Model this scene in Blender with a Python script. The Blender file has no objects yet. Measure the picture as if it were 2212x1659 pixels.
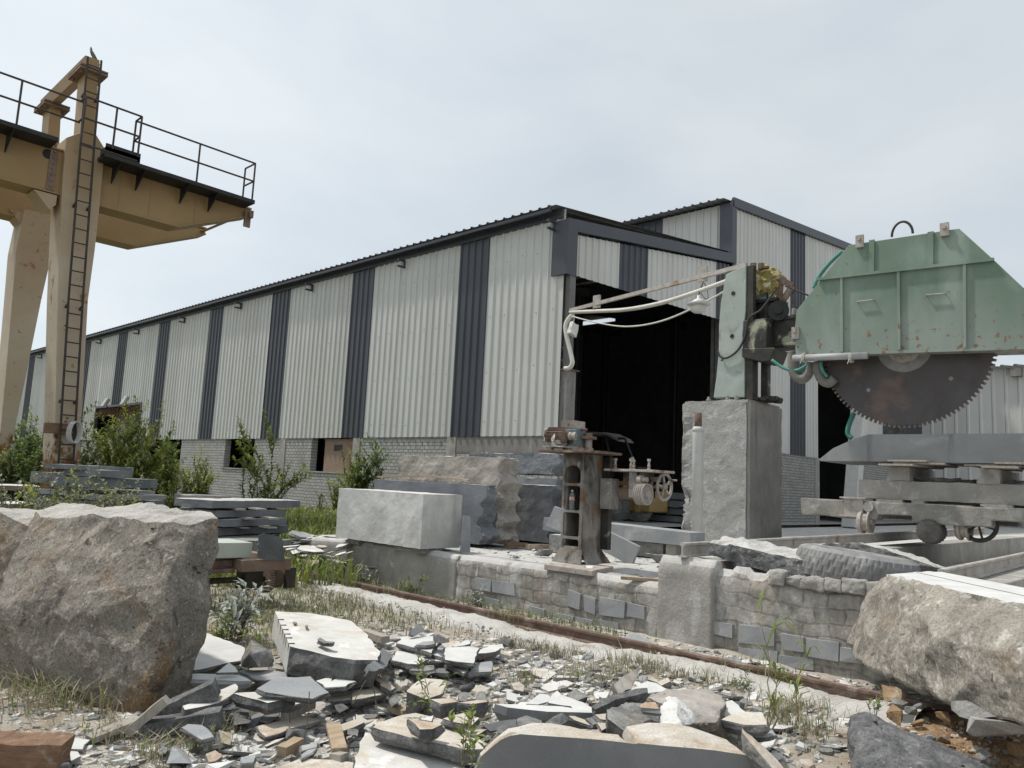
import bpy, bmesh, math, random
from mathutils import Vector, Matrix, noise
R = math.radians
rnd = random.Random(7)
scene = bpy.context.scene
col = scene.collection

# ------------------------------------------------------------------ camera
YAW, PITCH, ROLL = R(46.248), R(7.318), R(2.736)
CAM = Vector((0, 0, 1.6))
_f = Vector((math.sin(YAW)*math.cos(PITCH), math.cos(YAW)*math.cos(PITCH), math.sin(PITCH)))
_r0 = Vector((math.cos(YAW), -math.sin(YAW), 0)); _u0 = _r0.cross(_f)
_r = _r0*math.cos(ROLL) + _u0*math.sin(ROLL); _u = -_r0*math.sin(ROLL) + _u0*math.cos(ROLL)
FPX = 3078*2212/4096
cd = bpy.data.cameras.new("camera"); cam = bpy.data.objects.new("camera", cd); col.objects.link(cam)
cam.matrix_world = Matrix((( _r.x, _u.x, -_f.x, CAM.x), (_r.y, _u.y, -_f.y, CAM.y), (_r.z, _u.z, -_f.z, CAM.z), (0, 0, 0, 1)))
cd.sensor_width = 36; cd.lens = 36*3078/4096; cd.clip_start = .05; cd.clip_end = 2000
scene.camera = cam

# ------------------------------------------------------------------ sun, sky, exposure
SUN_DIR = Vector((-.19, .43, .88)).normalized()          # towards the sun
sd = bpy.data.lights.new("sun", 'SUN'); sd.energy = 3.3; sd.angle = R(3.0); sd.color = (1, .955, .89)
so = bpy.data.objects.new("sun", sd); col.objects.link(so); so.location = (0, 0, 40)
so.rotation_euler = SUN_DIR.to_track_quat('Z', 'Y').to_euler()
scene.view_settings.view_transform = 'Standard'; scene.view_settings.look = 'None'
scene.view_settings.exposure = 0.20; scene.view_settings.gamma = 1
w = bpy.data.worlds.new("World"); scene.world = w; w.use_nodes = True
wn, wl = w.node_tree.nodes, w.node_tree.links; wn.clear()
wo = wn.new('ShaderNodeOutputWorld'); bg = wn.new('ShaderNodeBackground'); bg.inputs[1].default_value = .1
sky = wn.new('ShaderNodeTexSky'); sky.sky_type = 'NISHITA'; sky.sun_disc = False
sky.sun_elevation = math.asin(SUN_DIR.z); sky.sun_rotation = math.atan2(SUN_DIR.x, SUN_DIR.y)
sky.air_density = 1; sky.dust_density = 3
tc = wn.new('ShaderNodeTexCoord')
mp = wn.new('ShaderNodeMapping'); mp.inputs['Scale'].default_value = (1.0, 1.0, 2.4)
n1 = wn.new('ShaderNodeTexNoise'); n1.inputs['Scale'].default_value = 2.6; n1.inputs['Detail'].default_value = 6; n1.inputs['Roughness'].default_value = .5
n1.inputs['Distortion'].default_value = .3
r1 = wn.new('ShaderNodeValToRGB'); r1.color_ramp.elements[0].position = .32; r1.color_ramp.elements[1].position = .68
r1.color_ramp.elements[0].color = (7.0, 7.75, 8.35, 1); r1.color_ramp.elements[1].color = (8.65, 9.15, 9.4, 1)
# hazy overcast veil: the brighter side of the sky is the sun's side
dt = wn.new('ShaderNodeVectorMath'); dt.operation = 'DOT_PRODUCT'; dt.inputs[1].default_value = Vector((-.85, .50, .10)).normalized()
mr = wn.new('ShaderNodeMapRange'); mr.inputs[1].default_value = -.35; mr.inputs[2].default_value = .75; mr.inputs[3].default_value = .80; mr.inputs[4].default_value = 1.06
mul = wn.new('ShaderNodeVectorMath'); mul.operation = 'SCALE'
mx = wn.new('ShaderNodeMix'); mx.data_type = 'RGBA'; mx.inputs[0].default_value = .86
L = wl.new
L(tc.outputs['Generated'], mp.inputs[0]); L(mp.outputs[0], n1.inputs['Vector']); L(n1.outputs['Fac'], r1.inputs[0])
L(tc.outputs['Generated'], dt.inputs[0]); L(dt.outputs['Value'], mr.inputs[0])
L(r1.outputs[0], mul.inputs[0]); L(mr.outputs[0], mul.inputs['Scale'])
L(sky.outputs[0], mx.inputs[6]); L(mul.outputs[0], mx.inputs[7]); L(mx.outputs[2], bg.inputs[0]); L(bg.outputs[0], wo.inputs[0])

# ------------------------------------------------------------------ measuring helpers (photo pixel -> place in the yard)
def ray(p): return (_f*FPX + _r*(p[0]-1106) - _u*(p[1]-829.5))
def hx(p, X): d = ray(p); return CAM + d*((X-CAM.x)/d.x)
def hy(p, Y): d = ray(p); return CAM + d*((Y-CAM.y)/d.y)
def hz(p, Z): d = ray(p); return CAM + d*((Z-CAM.z)/d.z)
def hpl(p, o, n): d = ray(p); n = Vector(n); return CAM + d*((Vector(o)-CAM).dot(n)/d.dot(n))
def hd(p, dist): d = ray(p); return CAM + d*(dist/FPX)
def depth(P): return (Vector(P)-CAM).dot(_f)
def on_ground(px, dist, z):                     # the point at height z, dist metres ahead, in the photo's column px
    lo, hi = 1020.0, 6000.0
    for _ in range(40):
        m = (lo+hi)/2; P = hz((px, m), z)
        if (P-CAM).dot(_f) > dist or (P-CAM).dot(_f) < 0: lo = m
        else: hi = m
    return hz((px, hi), z)
def zoomer(x0, y0, s):
    return lambda *q: ((x0+q[0]/s)*.540039, (y0+q[1]/s)*.540039)
z1 = zoomer(0, 100, 1.8436); z2 = zoomer(0, 1200, 1.8436); z3 = zoomer(0, 1950, 1.4785); z4 = zoomer(1000, 1600, 1.7015)
z5 = zoomer(2000, 1600, 2.0109); z6 = zoomer(2700, 800, 1.5845); z7 = zoomer(2600, 1700, 1.3824); z8 = zoomer(1100, 2300, 1.4747)
qA = zoomer(0, 2500, 2.765); qB = zoomer(800, 2400, 2.4578); qC = zoomer(1500, 2400, 2.4578); qD = zoomer(2300, 2500, 2.4578)
qE = zoomer(3200, 2200, 1.9029); qF = zoomer(700, 1800, 2.37); qG = zoomer(1900, 800, 1.6586); qH = zoomer(2400, 700, 2.212)
def V(*a): return Vector(a)

# ------------------------------------------------------------------ materials
MATS = {}
def _nm(name):
    m = bpy.data.materials.new(name); m.use_nodes = True
    nt = m.node_tree; nt.nodes.clear()
    o = nt.nodes.new('ShaderNodeOutputMaterial'); b = nt.nodes.new('ShaderNodeBsdfPrincipled')
    nt.links.new(b.outputs[0], o.inputs[0])
    return m, nt, b
def _noise(nt, vec, scale, detail=6, rough=.6, dist=0):
    n = nt.nodes.new('ShaderNodeTexNoise'); n.inputs['Scale'].default_value = scale; n.inputs['Detail'].default_value = detail
    n.inputs['Roughness'].default_value = rough; n.inputs['Distortion'].default_value = dist
    nt.links.new(vec, n.inputs['Vector']); return n.outputs['Fac']
def _ramp(nt, fac, a, b, ca=(0, 0, 0, 1), cb=(1, 1, 1, 1)):
    r = nt.nodes.new('ShaderNodeValToRGB'); e = r.color_ramp.elements
    e[0].position = a; e[1].position = b; e[0].color = (*ca[:3], 1); e[1].color = (*cb[:3], 1)
    nt.links.new(fac, r.inputs[0]); return r.outputs[0]
def _mix(nt, fac, a, b, mode='MIX'):
    m = nt.nodes.new('ShaderNodeMix'); m.data_type = 'RGBA'; m.blend_type = mode
    for i, v in ((0, fac), (6, a), (7, b)):
        if isinstance(v, (int, float)): m.inputs[i].default_value = v
        elif isinstance(v, tuple): m.inputs[i].default_value = (*v[:3], 1)
        else: nt.links.new(v, m.inputs[i])
    return m.outputs[2]
def _math(nt, op, a, b=None):
    m = nt.nodes.new('ShaderNodeMath'); m.operation = op
    for i, v in ((0, a), (1, b)):
        if v is None: continue
        if isinstance(v, (int, float)): m.inputs[i].default_value = v
        else: nt.links.new(v, m.inputs[i])
    return m.outputs[0]
def _pos(nt, stretch=(1, 1, 1)):
    g = nt.nodes.new('ShaderNodeNewGeometry'); mp = nt.nodes.new('ShaderNodeMapping'); mp.inputs['Scale'].default_value = stretch
    nt.links.new(g.outputs['Position'], mp.inputs[0]); return mp.outputs[0], g
def _bump(nt, b, h, strength, dist):
    bp = nt.nodes.new('ShaderNodeBump'); bp.inputs['Strength'].default_value = strength; bp.inputs['Distance'].default_value = dist
    nt.links.new(h, bp.inputs['Height']); nt.links.new(bp.outputs[0], b.inputs['Normal'])
def M(name, c1, c2=None, scale=3., rough=.85, bump=.3, bscale=25., bdist=.02, patches=(), grain=.18, gscale=90., metallic=0., stretch=(1, 1, 1), spec=.3, lo=.35, hi=.65):
    """mottled surface: c1..c2 by a broad noise, then patches [(colour, scale, from, to, stretch)], then a fine grain"""
    if name in MATS: return MATS[name]
    m, nt, b = _nm(name); vec, g = _pos(nt, stretch)
    c = _ramp(nt, _noise(nt, vec, scale, 8, .62, .4), lo, hi, c1, c2 or c1)
    for pc, ps, p0, p1, pst in patches:
        v2, _ = _pos(nt, pst)
        c = _mix(nt, _ramp(nt, _noise(nt, v2, ps, 7, .6, .5), p0, p1), c, pc)
    if grain:
        gr = _ramp(nt, _noise(nt, vec, gscale, 3, .7), .3, .7, (1-grain,)*3, (1+grain,)*3)
        c = _mix(nt, 1.0, c, gr, 'MULTIPLY')
    nt.links.new(c, b.inputs['Base Color'])
    b.inputs['Roughness'].default_value = rough; b.inputs['Metallic'].default_value = metallic; b.inputs['Specular IOR Level'].default_value = spec
    if bump:
        h = _math(nt, 'ADD', _noise(nt, vec, bscale, 10, .74), _math(nt, 'MULTIPLY', _noise(nt, vec, bscale*.22, 6, .6), 1.4))
        _bump(nt, b, h, bump, bdist)
    MATS[name] = m; return m
def MBrick(name, axes, c1, c2, mortar, bw, bh, ms, bump=.6, bdist=.02, patches=(), grain=.2, off=.5, warp=0.):
    if name in MATS: return MATS[name]
    m, nt, b = _nm(name); g = nt.nodes.new('ShaderNodeNewGeometry')
    s = nt.nodes.new('ShaderNodeSeparateXYZ'); cb = nt.nodes.new('ShaderNodeCombineXYZ')
    nt.links.new(g.outputs['Position'], s.inputs[0])
    nt.links.new(s.outputs[axes[0]], cb.inputs[0]); nt.links.new(s.outputs[axes[1]], cb.inputs[1])
    vec = cb.outputs[0]
    if warp:
        nn = nt.nodes.new('ShaderNodeTexNoise'); nn.inputs['Scale'].default_value = 2.2; nn.inputs['Detail'].default_value = 3; nt.links.new(g.outputs['Position'], nn.inputs['Vector'])
        vm = nt.nodes.new('ShaderNodeVectorMath'); vm.operation = 'MULTIPLY_ADD'; vm.inputs[1].default_value = (warp, warp, 0)
        nt.links.new(nn.outputs['Color'], vm.inputs[0]); nt.links.new(vec, vm.inputs[2]); vec = vm.outputs[0]
    t = nt.nodes.new('ShaderNodeTexBrick'); t.inputs['Scale'].default_value = 1; t.inputs['Brick Width'].default_value = bw; t.inputs['Row Height'].default_value = bh
    t.inputs['Mortar Size'].default_value = ms; t.inputs['Mortar Smooth'].default_value = .3; t.inputs['Bias'].default_value = 0; t.offset = off
    t.inputs['Color1'].default_value = (*c1, 1); t.inputs['Color2'].default_value = (*c2, 1); t.inputs['Mortar'].default_value = (*mortar, 1)
    nt.links.new(vec, t.inputs['Vector'])
    c = t.outputs['Color']
    pv = g.outputs['Position']
    for pc, ps, p0, p1, pst in patches:
        v2, _ = _pos(nt, pst)
        c = _mix(nt, _ramp(nt, _noise(nt, v2, ps, 7, .6, .5), p0, p1), c, pc)
    gr = _ramp(nt, _noise(nt, pv, 14, 6, .7), .3, .7, (1-grain,)*3, (1+grain,)*3)
    c = _mix(nt, 1.0, c, gr, 'MULTIPLY'); nt.links.new(c, b.inputs['Base Color'])
    b.inputs['Roughness'].default_value = .9; b.inputs['Specular IOR Level'].default_value = .2
    h = _math(nt, 'ADD', _math(nt, 'MULTIPLY', t.outputs['Fac'], -1.2), _math(nt, 'MULTIPLY', _noise(nt, pv, 22, 7, .65), .9))
    _bump(nt, b, h, bump, bdist)
    MATS[name] = m; return m
def MLeaf(name, c1, c2, trans=.35):
    if name in MATS: return MATS[name]
    m, nt, b = _nm(name); o = nt.nodes['Material Output'] if 'Material Output' in nt.nodes else [n for n in nt.nodes if n.type == 'OUTPUT_MATERIAL'][0]
    g = nt.nodes.new('ShaderNodeNewGeometry')
    c = _ramp(nt, g.outputs['Random Per Island'], 0, 1, c1, c2)
    nt.links.new(c, b.inputs['Base Color']); b.inputs['Roughness'].default_value = .55; b.inputs['Specular IOR Level'].default_value = .35
    t = nt.nodes.new('ShaderNodeBsdfTranslucent'); nt.links.new(c, t.inputs[0])
    ms = nt.nodes.new('ShaderNodeMixShader'); ms.inputs[0].default_value = trans
    nt.links.new(b.outputs[0], ms.inputs[1]); nt.links.new(t.outputs[0], ms.inputs[2]); nt.links.new(ms.outputs[0], o.inputs[0])
    MATS[name] = m; return m
S1 = (1, 1, 1); SV = (3, 3, .35)
BROWN = (.30, .20, .12)
m_top = M('dusty_sawn_stone', (.56, .55, .52), (.45, .445, .42), 5, .9, .35, 40, .006, [((.44, .36, .27), 2.6, .55, .72, S1), ((.20, .19, .18), 16, .68, .74, S1), ((.68, .67, .64), 4, .58, .66, S1)], .12)
m_topb = M('dusty_brown_stone', (.52, .49, .44), (.40, .35, .28), 4, .9, .5, 30, .012, [((.33, .23, .15), 3, .52, .68, S1), ((.16, .13, .11), 22, .64, .72, S1)], .2)
m_white = M('white_stone_dust_slab', (.56, .56, .54), (.46, .46, .445), 4, .9, .2, 40, .004, [((.30, .29, .28), 20, .72, .76, S1)], .08)
m_frac = M('fractured_dark_stone', (.088, .09, .091), (.20, .20, .195), 9, .85, .9, 26, .03, [((.24, .23, .21), 5, .6, .75, S1)], .35, 60)
m_fracg = M('fractured_grey_stone', (.16, .16, .155), (.30, .295, .28), 7, .88, .9, 24, .03, [((.25, .2, .15), 3, .6, .72, S1)], .3, 60)
m_sawn = M('sawn_grey_stone', (.15, .155, .16), (.20, .205, .21), 2.2, .75, .06, 60, .003, [((.28, .29, .29), 2.0, .58, .75, (1, 1, .6)), ((.11, .09, .07), 2.4, .68, .72, (6, 6, .5))], .07)
m_slate = M('sawn_blue_grey_stone', (.125, .135, .15), (.18, .19, .205), 1.6, .7, .08, 50, .004, [((.26, .27, .28), 1.4, .55, .75, (1, 1, .5))], .08)
m_slate2 = M('dusty_grey_stone_edge', (.22, .23, .24), (.30, .305, .31), 2, .85, .2, 40, .006, [((.38, .38, .37), 2.5, .55, .7, S1)], .12)
m_white_block = M('pale_dusted_block_stone', (.45, .45, .43), (.385, .38, .365), 1.3, .88, .18, 35, .006, [((.30, .29, .27), 2.5, .60, .78, (2.2, 2.2, .6)), ((.56, .56, .55), 1.2, .5, .65, S1)], .08)
m_brownblock = M('brown_veined_block_stone', (.34, .315, .285), (.245, .225, .205), 2.2, .85, .35, 25, .01, [((.44, .42, .39), 1.6, .55, .7, (.5, .5, 4)), ((.24, .17, .12), 1.8, .62, .75, S1)], .15)
m_boulder = M('weathered_brown_boulder', (.168, .152, .128), (.268, .243, .207), 4, .92, .85, 34, .025, [((.225, .145, .075), 1.5, .54, .66, S1), ((.35, .325, .28), 9, .57, .66, S1), ((.085, .077, .066), 6, .57, .66, S1), ((.40, .38, .34), 30, .62, .68, S1), ((.075, .068, .06), 24, .62, .68, S1)], .4, 60)
m_bouldertop = M('dusty_boulder_top', (.52, .50, .465), (.38, .36, .33), 5, .92, .9, 18, .04, [((.22, .15, .09), 2, .60, .72, S1)], .25)
m_granite = M('rough_grey_granite', (.19, .175, .15), (.31, .285, .245), 4, .9, .65, 30, .022, [((.45, .43, .385), 9, .56, .68, S1), ((.30, .235, .17), 2, .56, .72, S1), ((.10, .098, .095), 13, .60, .68, S1)], .35, 50)
m_darkgran = M('dark_granite_rock', (.09, .093, .097), (.20, .20, .20), 9, .9, 1.0, 22, .03, [((.32, .31, .30), 14, .6, .7, S1)], .35, 60)
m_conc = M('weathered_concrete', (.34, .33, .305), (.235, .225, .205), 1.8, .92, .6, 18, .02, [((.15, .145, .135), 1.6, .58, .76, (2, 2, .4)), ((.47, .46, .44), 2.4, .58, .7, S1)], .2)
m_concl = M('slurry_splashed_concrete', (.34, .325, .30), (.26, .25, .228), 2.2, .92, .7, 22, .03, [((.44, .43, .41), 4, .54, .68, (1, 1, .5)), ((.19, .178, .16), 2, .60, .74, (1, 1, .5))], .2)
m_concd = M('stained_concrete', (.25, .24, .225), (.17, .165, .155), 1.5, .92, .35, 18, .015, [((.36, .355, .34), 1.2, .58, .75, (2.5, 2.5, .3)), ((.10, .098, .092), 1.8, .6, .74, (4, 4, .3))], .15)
m_dustfloor = M('dust_covered_floor', (.50, .495, .475), (.38, .37, .35), 2.4, .95, .7, 14, .03, [((.26, .24, .21), 3.2, .60, .70, S1), ((.16, .155, .15), 18, .66, .71, S1)], .18)
m_rubwall = MBrick('slurry_coated_stone_masonry', (1, 2), (.235, .22, .197), (.315, .293, .262), (.185, .175, .158), .27, .14, .012, .45, .025, [((.39, .38, .355), 2.0, .50, .68, (1, 1, .5)), ((.135, .122, .106), 3.2, .60, .74, S1), ((.26, .185, .125), 1.7, .60, .74, S1), ((.44, .43, .41), 7, .62, .70, (1, 1, .4))], .3, .5, .22)
m_brick = MBrick('grey_brick', (1, 2), (.30, .30, .29), (.38, .38, .365), (.17, .168, .16), .24, .115, .016, .7, .02, [((.20, .2, .19), .6, .60, .75, S1)], .14)
m_brickx = MBrick('grey_brick_front', (0, 2), (.28, .28, .27), (.36, .36, .345), (.16, .158, .15), .24, .115, .016, .7, .02, [((.18, .18, .17), .6, .60, .75, S1)], .14)
m_cladw = M('white_sheet_cladding', (.53, .535, .515), (.49, .495, .475), .7, .5, 0, patches=[((.455, .455, .43), .8, .45, .60, (1, 1, .02)), ((.38, .37, .33), 2.2, .64, .85, (4, 4, .22))], grain=.03, spec=.4)
m_cladd = M('charcoal_sheet_cladding', (.036, .041, .052), (.044, .049, .06), .8, .42, 0, grain=.05, spec=.45)
m_trim = M('charcoal_flashing', (.038, .043, .055), (.048, .053, .066), 1.2, .42, .05, 3, .03, grain=.04, spec=.45)
m_roof = M('grey_roof_sheet', (.20, .21, .21), (.15, .155, .16), .8, .5, 0, grain=.06)
m_inside = M('dim_steelwork', (.04, .04, .042), (.06, .058, .056), 2, .7, 0, grain=.1)
m_inwall = M('inner_sheet_lining', (.16, .163, .165), (.12, .122, .125), 1, .8, 0, grain=.1)
m_steel = M('dark_painted_steel', (.03, .028, .028), (.06, .045, .038), 6, .6, .1, 40, .004, grain=.2)
RUSTP = [((.17, .075, .03), 3.2, .60, .66, (1, 1, .8)), ((.06, .03, .018), 9, .655, .69, S1)]
m_crane = M('ochre_crane_paint', (.315, .215, .105), (.275, .185, .088), .8, .55, .05, 20, .003, [((.33, .21, .10), 1.0, .60, .75, S1)], .05)
m_cranel = M('faded_crane_paint', (.40, .325, .235), (.45, .385, .30), 1.0, .6, .08, 20, .003, [((.24, .115, .05), 2.6, .63, .67, (1, 1, .7)), ((.10, .045, .022), 9, .66, .69, S1)], .07)
m_rust = M('rusted_steel', (.10, .066, .051), (.155, .105, .08), 6, .85, .5, 40, .006, [((.30, .235, .195), 5, .52, .72, S1)], .25)
m_rustd = M('rusted_brown_steel', (.15, .105, .08), (.22, .165, .13), 4, .85, .4, 30, .008, [((.34, .30, .27), 3, .58, .72, S1)], .2)
m_railtop = M('dusty_rail_steel', (.42, .40, .37), (.30, .27, .24), 6, .7, .3, 40, .004, [((.22, .12, .07), 3, .60, .70, S1)], .15)
m_green = M('green_hood_paint', (.118, .172, .128), (.14, .20, .152), 1.2, .65, .08, 14, .004, [((.22, .28, .24), .7, .44, .62, (1, 1, .5)), ((.20, .105, .06), 7, .665, .69, S1), ((.33, .28, .22), 2.4, .68, .74, S1)], .06)
m_teal = M('pale_teal_paint', (.36, .405, .375), (.27, .315, .285), 1.6, .6, .15, 18, .006, [((.17, .16, .14), 2.2, .58, .70, (1, 1, .6)), ((.05, .045, .04), 7, .66, .70, S1)], .1)
m_grease = M('greasy_black_steel', (.022, .021, .02), (.05, .046, .04), 4, .55, .4, 20, .01, [((.32, .33, .24), 1.7, .60, .66, (1, 1, .8))], .25)
m_black = M('black_steel', (.016, .016, .017), (.03, .029, .028), 5, .6, .2, 30, .006, grain=.2)
m_blade = M('worn_blade_steel', (.055, .049, .047), (.08, .073, .073), 1.3, .45, .12, 10, .004, [((.15, .10, .08), 1.2, .54, .70, S1), ((.16, .155, .155), 1.2, .66, .76, (1, 3, 3))], .08, metallic=.25)
m_flange = M('dusty_flange', (.24, .235, .225), (.17, .165, .155), 6, .85, .4, 30, .006, grain=.2)
m_dustmetal = M('dust_caked_metal', (.40, .375, .345), (.27, .235, .205), 7, .88, .6, 35, .008, [((.17, .085, .045), 5, .60, .70, S1)], .2)
m_colmetal = M('slurry_streaked_casting', (.27, .26, .24), (.12, .105, .088), 3.4, .85, .6, 25, .012, [((.05, .042, .034), 2.4, .50, .62, (1, 1, .5)), ((.17, .09, .045), 4, .58, .68, (1, 1, .6)), ((.36, .35, .33), 5, .60, .70, (1, 1, .4))], .2)
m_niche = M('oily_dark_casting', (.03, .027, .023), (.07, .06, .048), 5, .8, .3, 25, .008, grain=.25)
m_pvc = M('off_white_pipe', (.58, .565, .51), (.50, .485, .43), 3, .5, .05, 30, .003, grain=.04)
m_pipedust = M('dusted_pipe', (.50, .50, .48), (.43, .43, .415), 4, .8, .25, 40, .004, grain=.08)
m_hoseg = M('green_hose', (.05, .20, .16), (.08, .25, .2), 6, .5, 0, grain=.1)
m_hoseb = M('grey_ribbed_hose', (.24, .235, .215), (.17, .165, .15), 8, .75, .4, 90, .01, grain=.15)
m_yellow = M('yellow_plastic_sheet', (.31, .25, .06), (.24, .20, .08), 9, .35, .9, 12, .05, [((.62, .58, .42), 6, .55, .62, S1)], .1)
m_tarpb = M('blue_grey_plastic', (.10, .15, .17), (.16, .21, .22), 5, .4, .6, 12, .04, grain=.1)
m_rubber = M('dusty_tyre_rubber', (.15, .152, .15), (.24, .24, .235), 4, .9, .5, 25, .01, [((.38, .375, .365), 3, .56, .70, S1)], .15)
m_tyre = M('black_tyre_rubber', (.03, .03, .03), (.05, .05, .05), 5, .9, .3, 30, .006, grain=.15)
m_wood = M('tan_timber', (.37, .29, .20), (.27, .20, .135), 5, .85, .5, 14, .012, [((.50, .44, .36), 3, .55, .68, S1)], .2, stretch=(1, 6, 6))
m_woodg = M('grey_weathered_timber', (.37, .34, .30), (.26, .235, .205), 6, .88, .6, 14, .012, grain=.25, stretch=(6, 6, 1))
m_woodb = M('rust_brown_timber', (.25, .155, .10), (.16, .10, .065), 4, .9, .8, 12, .02, [((.40, .33, .27), 3, .58, .68, S1)], .25, stretch=(2, 2, 7))
m_door = M('brown_board', (.27, .195, .15), (.22, .155, .12), 2, .8, .1, 10, .004, grain=.1)
m_fork = M('forklift_yellow_paint', (.30, .20, .075), (.24, .165, .07), 3, .6, .05, 20, .003, [((.2, .15, .1), 4, .6, .7, S1)], .08)
m_soil = M('reddish_clay_soil', (.31, .205, .12), (.21, .13, .07), 9, .95, 1.0, 30, .03, [((.36, .28, .20), 7, .60, .70, S1)], .3, 70)
m_enamel = M('white_enamel', (.6, .6, .57), (.52, .52, .49), 6, .4, 0, grain=.05)
m_bark = M('plant_stem', (.10, .075, .045), (.15, .12, .075), 8, .9, .3, 40, .005, grain=.2)
m_straw = M('thatch_straw', (.20, .12, .07), (.13, .08, .05), 9, .95, .6, 30, .02, grain=.3)
m_bird = M('grey_plumage', (.10, .105, .115), (.16, .165, .175), 9, .7, .1, 60, .003, grain=.15)
_nt = m_green.node_tree; _b = [n for n in _nt.nodes if n.type == 'BSDF_PRINCIPLED'][0]
_src = _b.inputs['Base Color'].links[0].from_socket; _vec, _g = _pos(_nt); _sp = _nt.nodes.new('ShaderNodeSeparateXYZ'); _nt.links.new(_g.outputs['Position'], _sp.inputs[0])
_h = _math(_nt, 'ADD', _math(_nt, 'MULTIPLY', _sp.outputs[2], .25), _math(_nt, 'MULTIPLY', _noise(_nt, _pos(_nt, (1, 1, .4))[0], .9, 6, .6), .5))
_d = _mix(_nt, _ramp(_nt, _math(_nt, 'SUBTRACT', _h, .8), .40, .75, (.75,)*3, (0, 0, 0)), _src, (.25, .278, .257))
_d = _mix(_nt, _ramp(_nt, _math(_nt, 'ADD', _noise(_nt, _vec, 8, 6, .6), _math(_nt, 'MULTIPLY', _math(_nt, 'SUBTRACT', 4.9, _sp.outputs[2]), .13)), .67, .70), _d, (.20, .11, .065))
_nt.links.new(_d, _b.inputs['Base Color'])
_nt = m_cranel.node_tree; _b = [n for n in _nt.nodes if n.type == 'BSDF_PRINCIPLED'][0]
_src = _b.inputs['Base Color'].links[0].from_socket; _vec, _g = _pos(_nt); _sp = _nt.nodes.new('ShaderNodeSeparateXYZ'); _nt.links.new(_g.outputs['Position'], _sp.inputs[0])
_h = _math(_nt, 'ADD', _math(_nt, 'MULTIPLY', _sp.outputs[2], .08), _math(_nt, 'MULTIPLY', _noise(_nt, _vec, .7, 5, .6), .35))
_d = _mix(_nt, _ramp(_nt, _h, .62, .92), _src, (.31, .22, .12))
_l = _math(_nt, 'ADD', _math(_nt, 'MULTIPLY', _math(_nt, 'SUBTRACT', 3.4, _sp.outputs[2]), .16), _math(_nt, 'MULTIPLY', _noise(_nt, _vec, 3.5, 7, .65), .9))
_d = _mix(_nt, _ramp(_nt, _l, .66, .72), _d, _ramp(_nt, _noise(_nt, _vec, 6, 5, .6), .4, .6, (.10, .048, .026), (.27, .15, .06)))
_nt.links.new(_d, _b.inputs['Base Color'])
l_yel = MLeaf('yellow_green_leaf', (.20, .25, .042), (.38, .40, .09))
l_mid = MLeaf('mid_green_leaf', (.105, .16, .034), (.23, .29, .075))
l_dark = MLeaf('dark_green_leaf', (.06, .105, .03), (.145, .20, .06))
l_dust = MLeaf('dust_coated_leaf', (.20, .22, .18), (.38, .40, .36), .12)
l_weed = MLeaf('grey_green_weed_leaf', (.10, .12, .065), (.20, .215, .15), .2)
l_grass = MLeaf('green_grass_blade', (.12, .18, .035), (.22, .26, .07))
l_dry = MLeaf('dry_grass_blade', (.24, .20, .13), (.38, .335, .24), .25)
l_dryg = MLeaf('dull_grass_blade', (.16, .16, .09), (.28, .265, .18), .25)
m_glass = None

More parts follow.
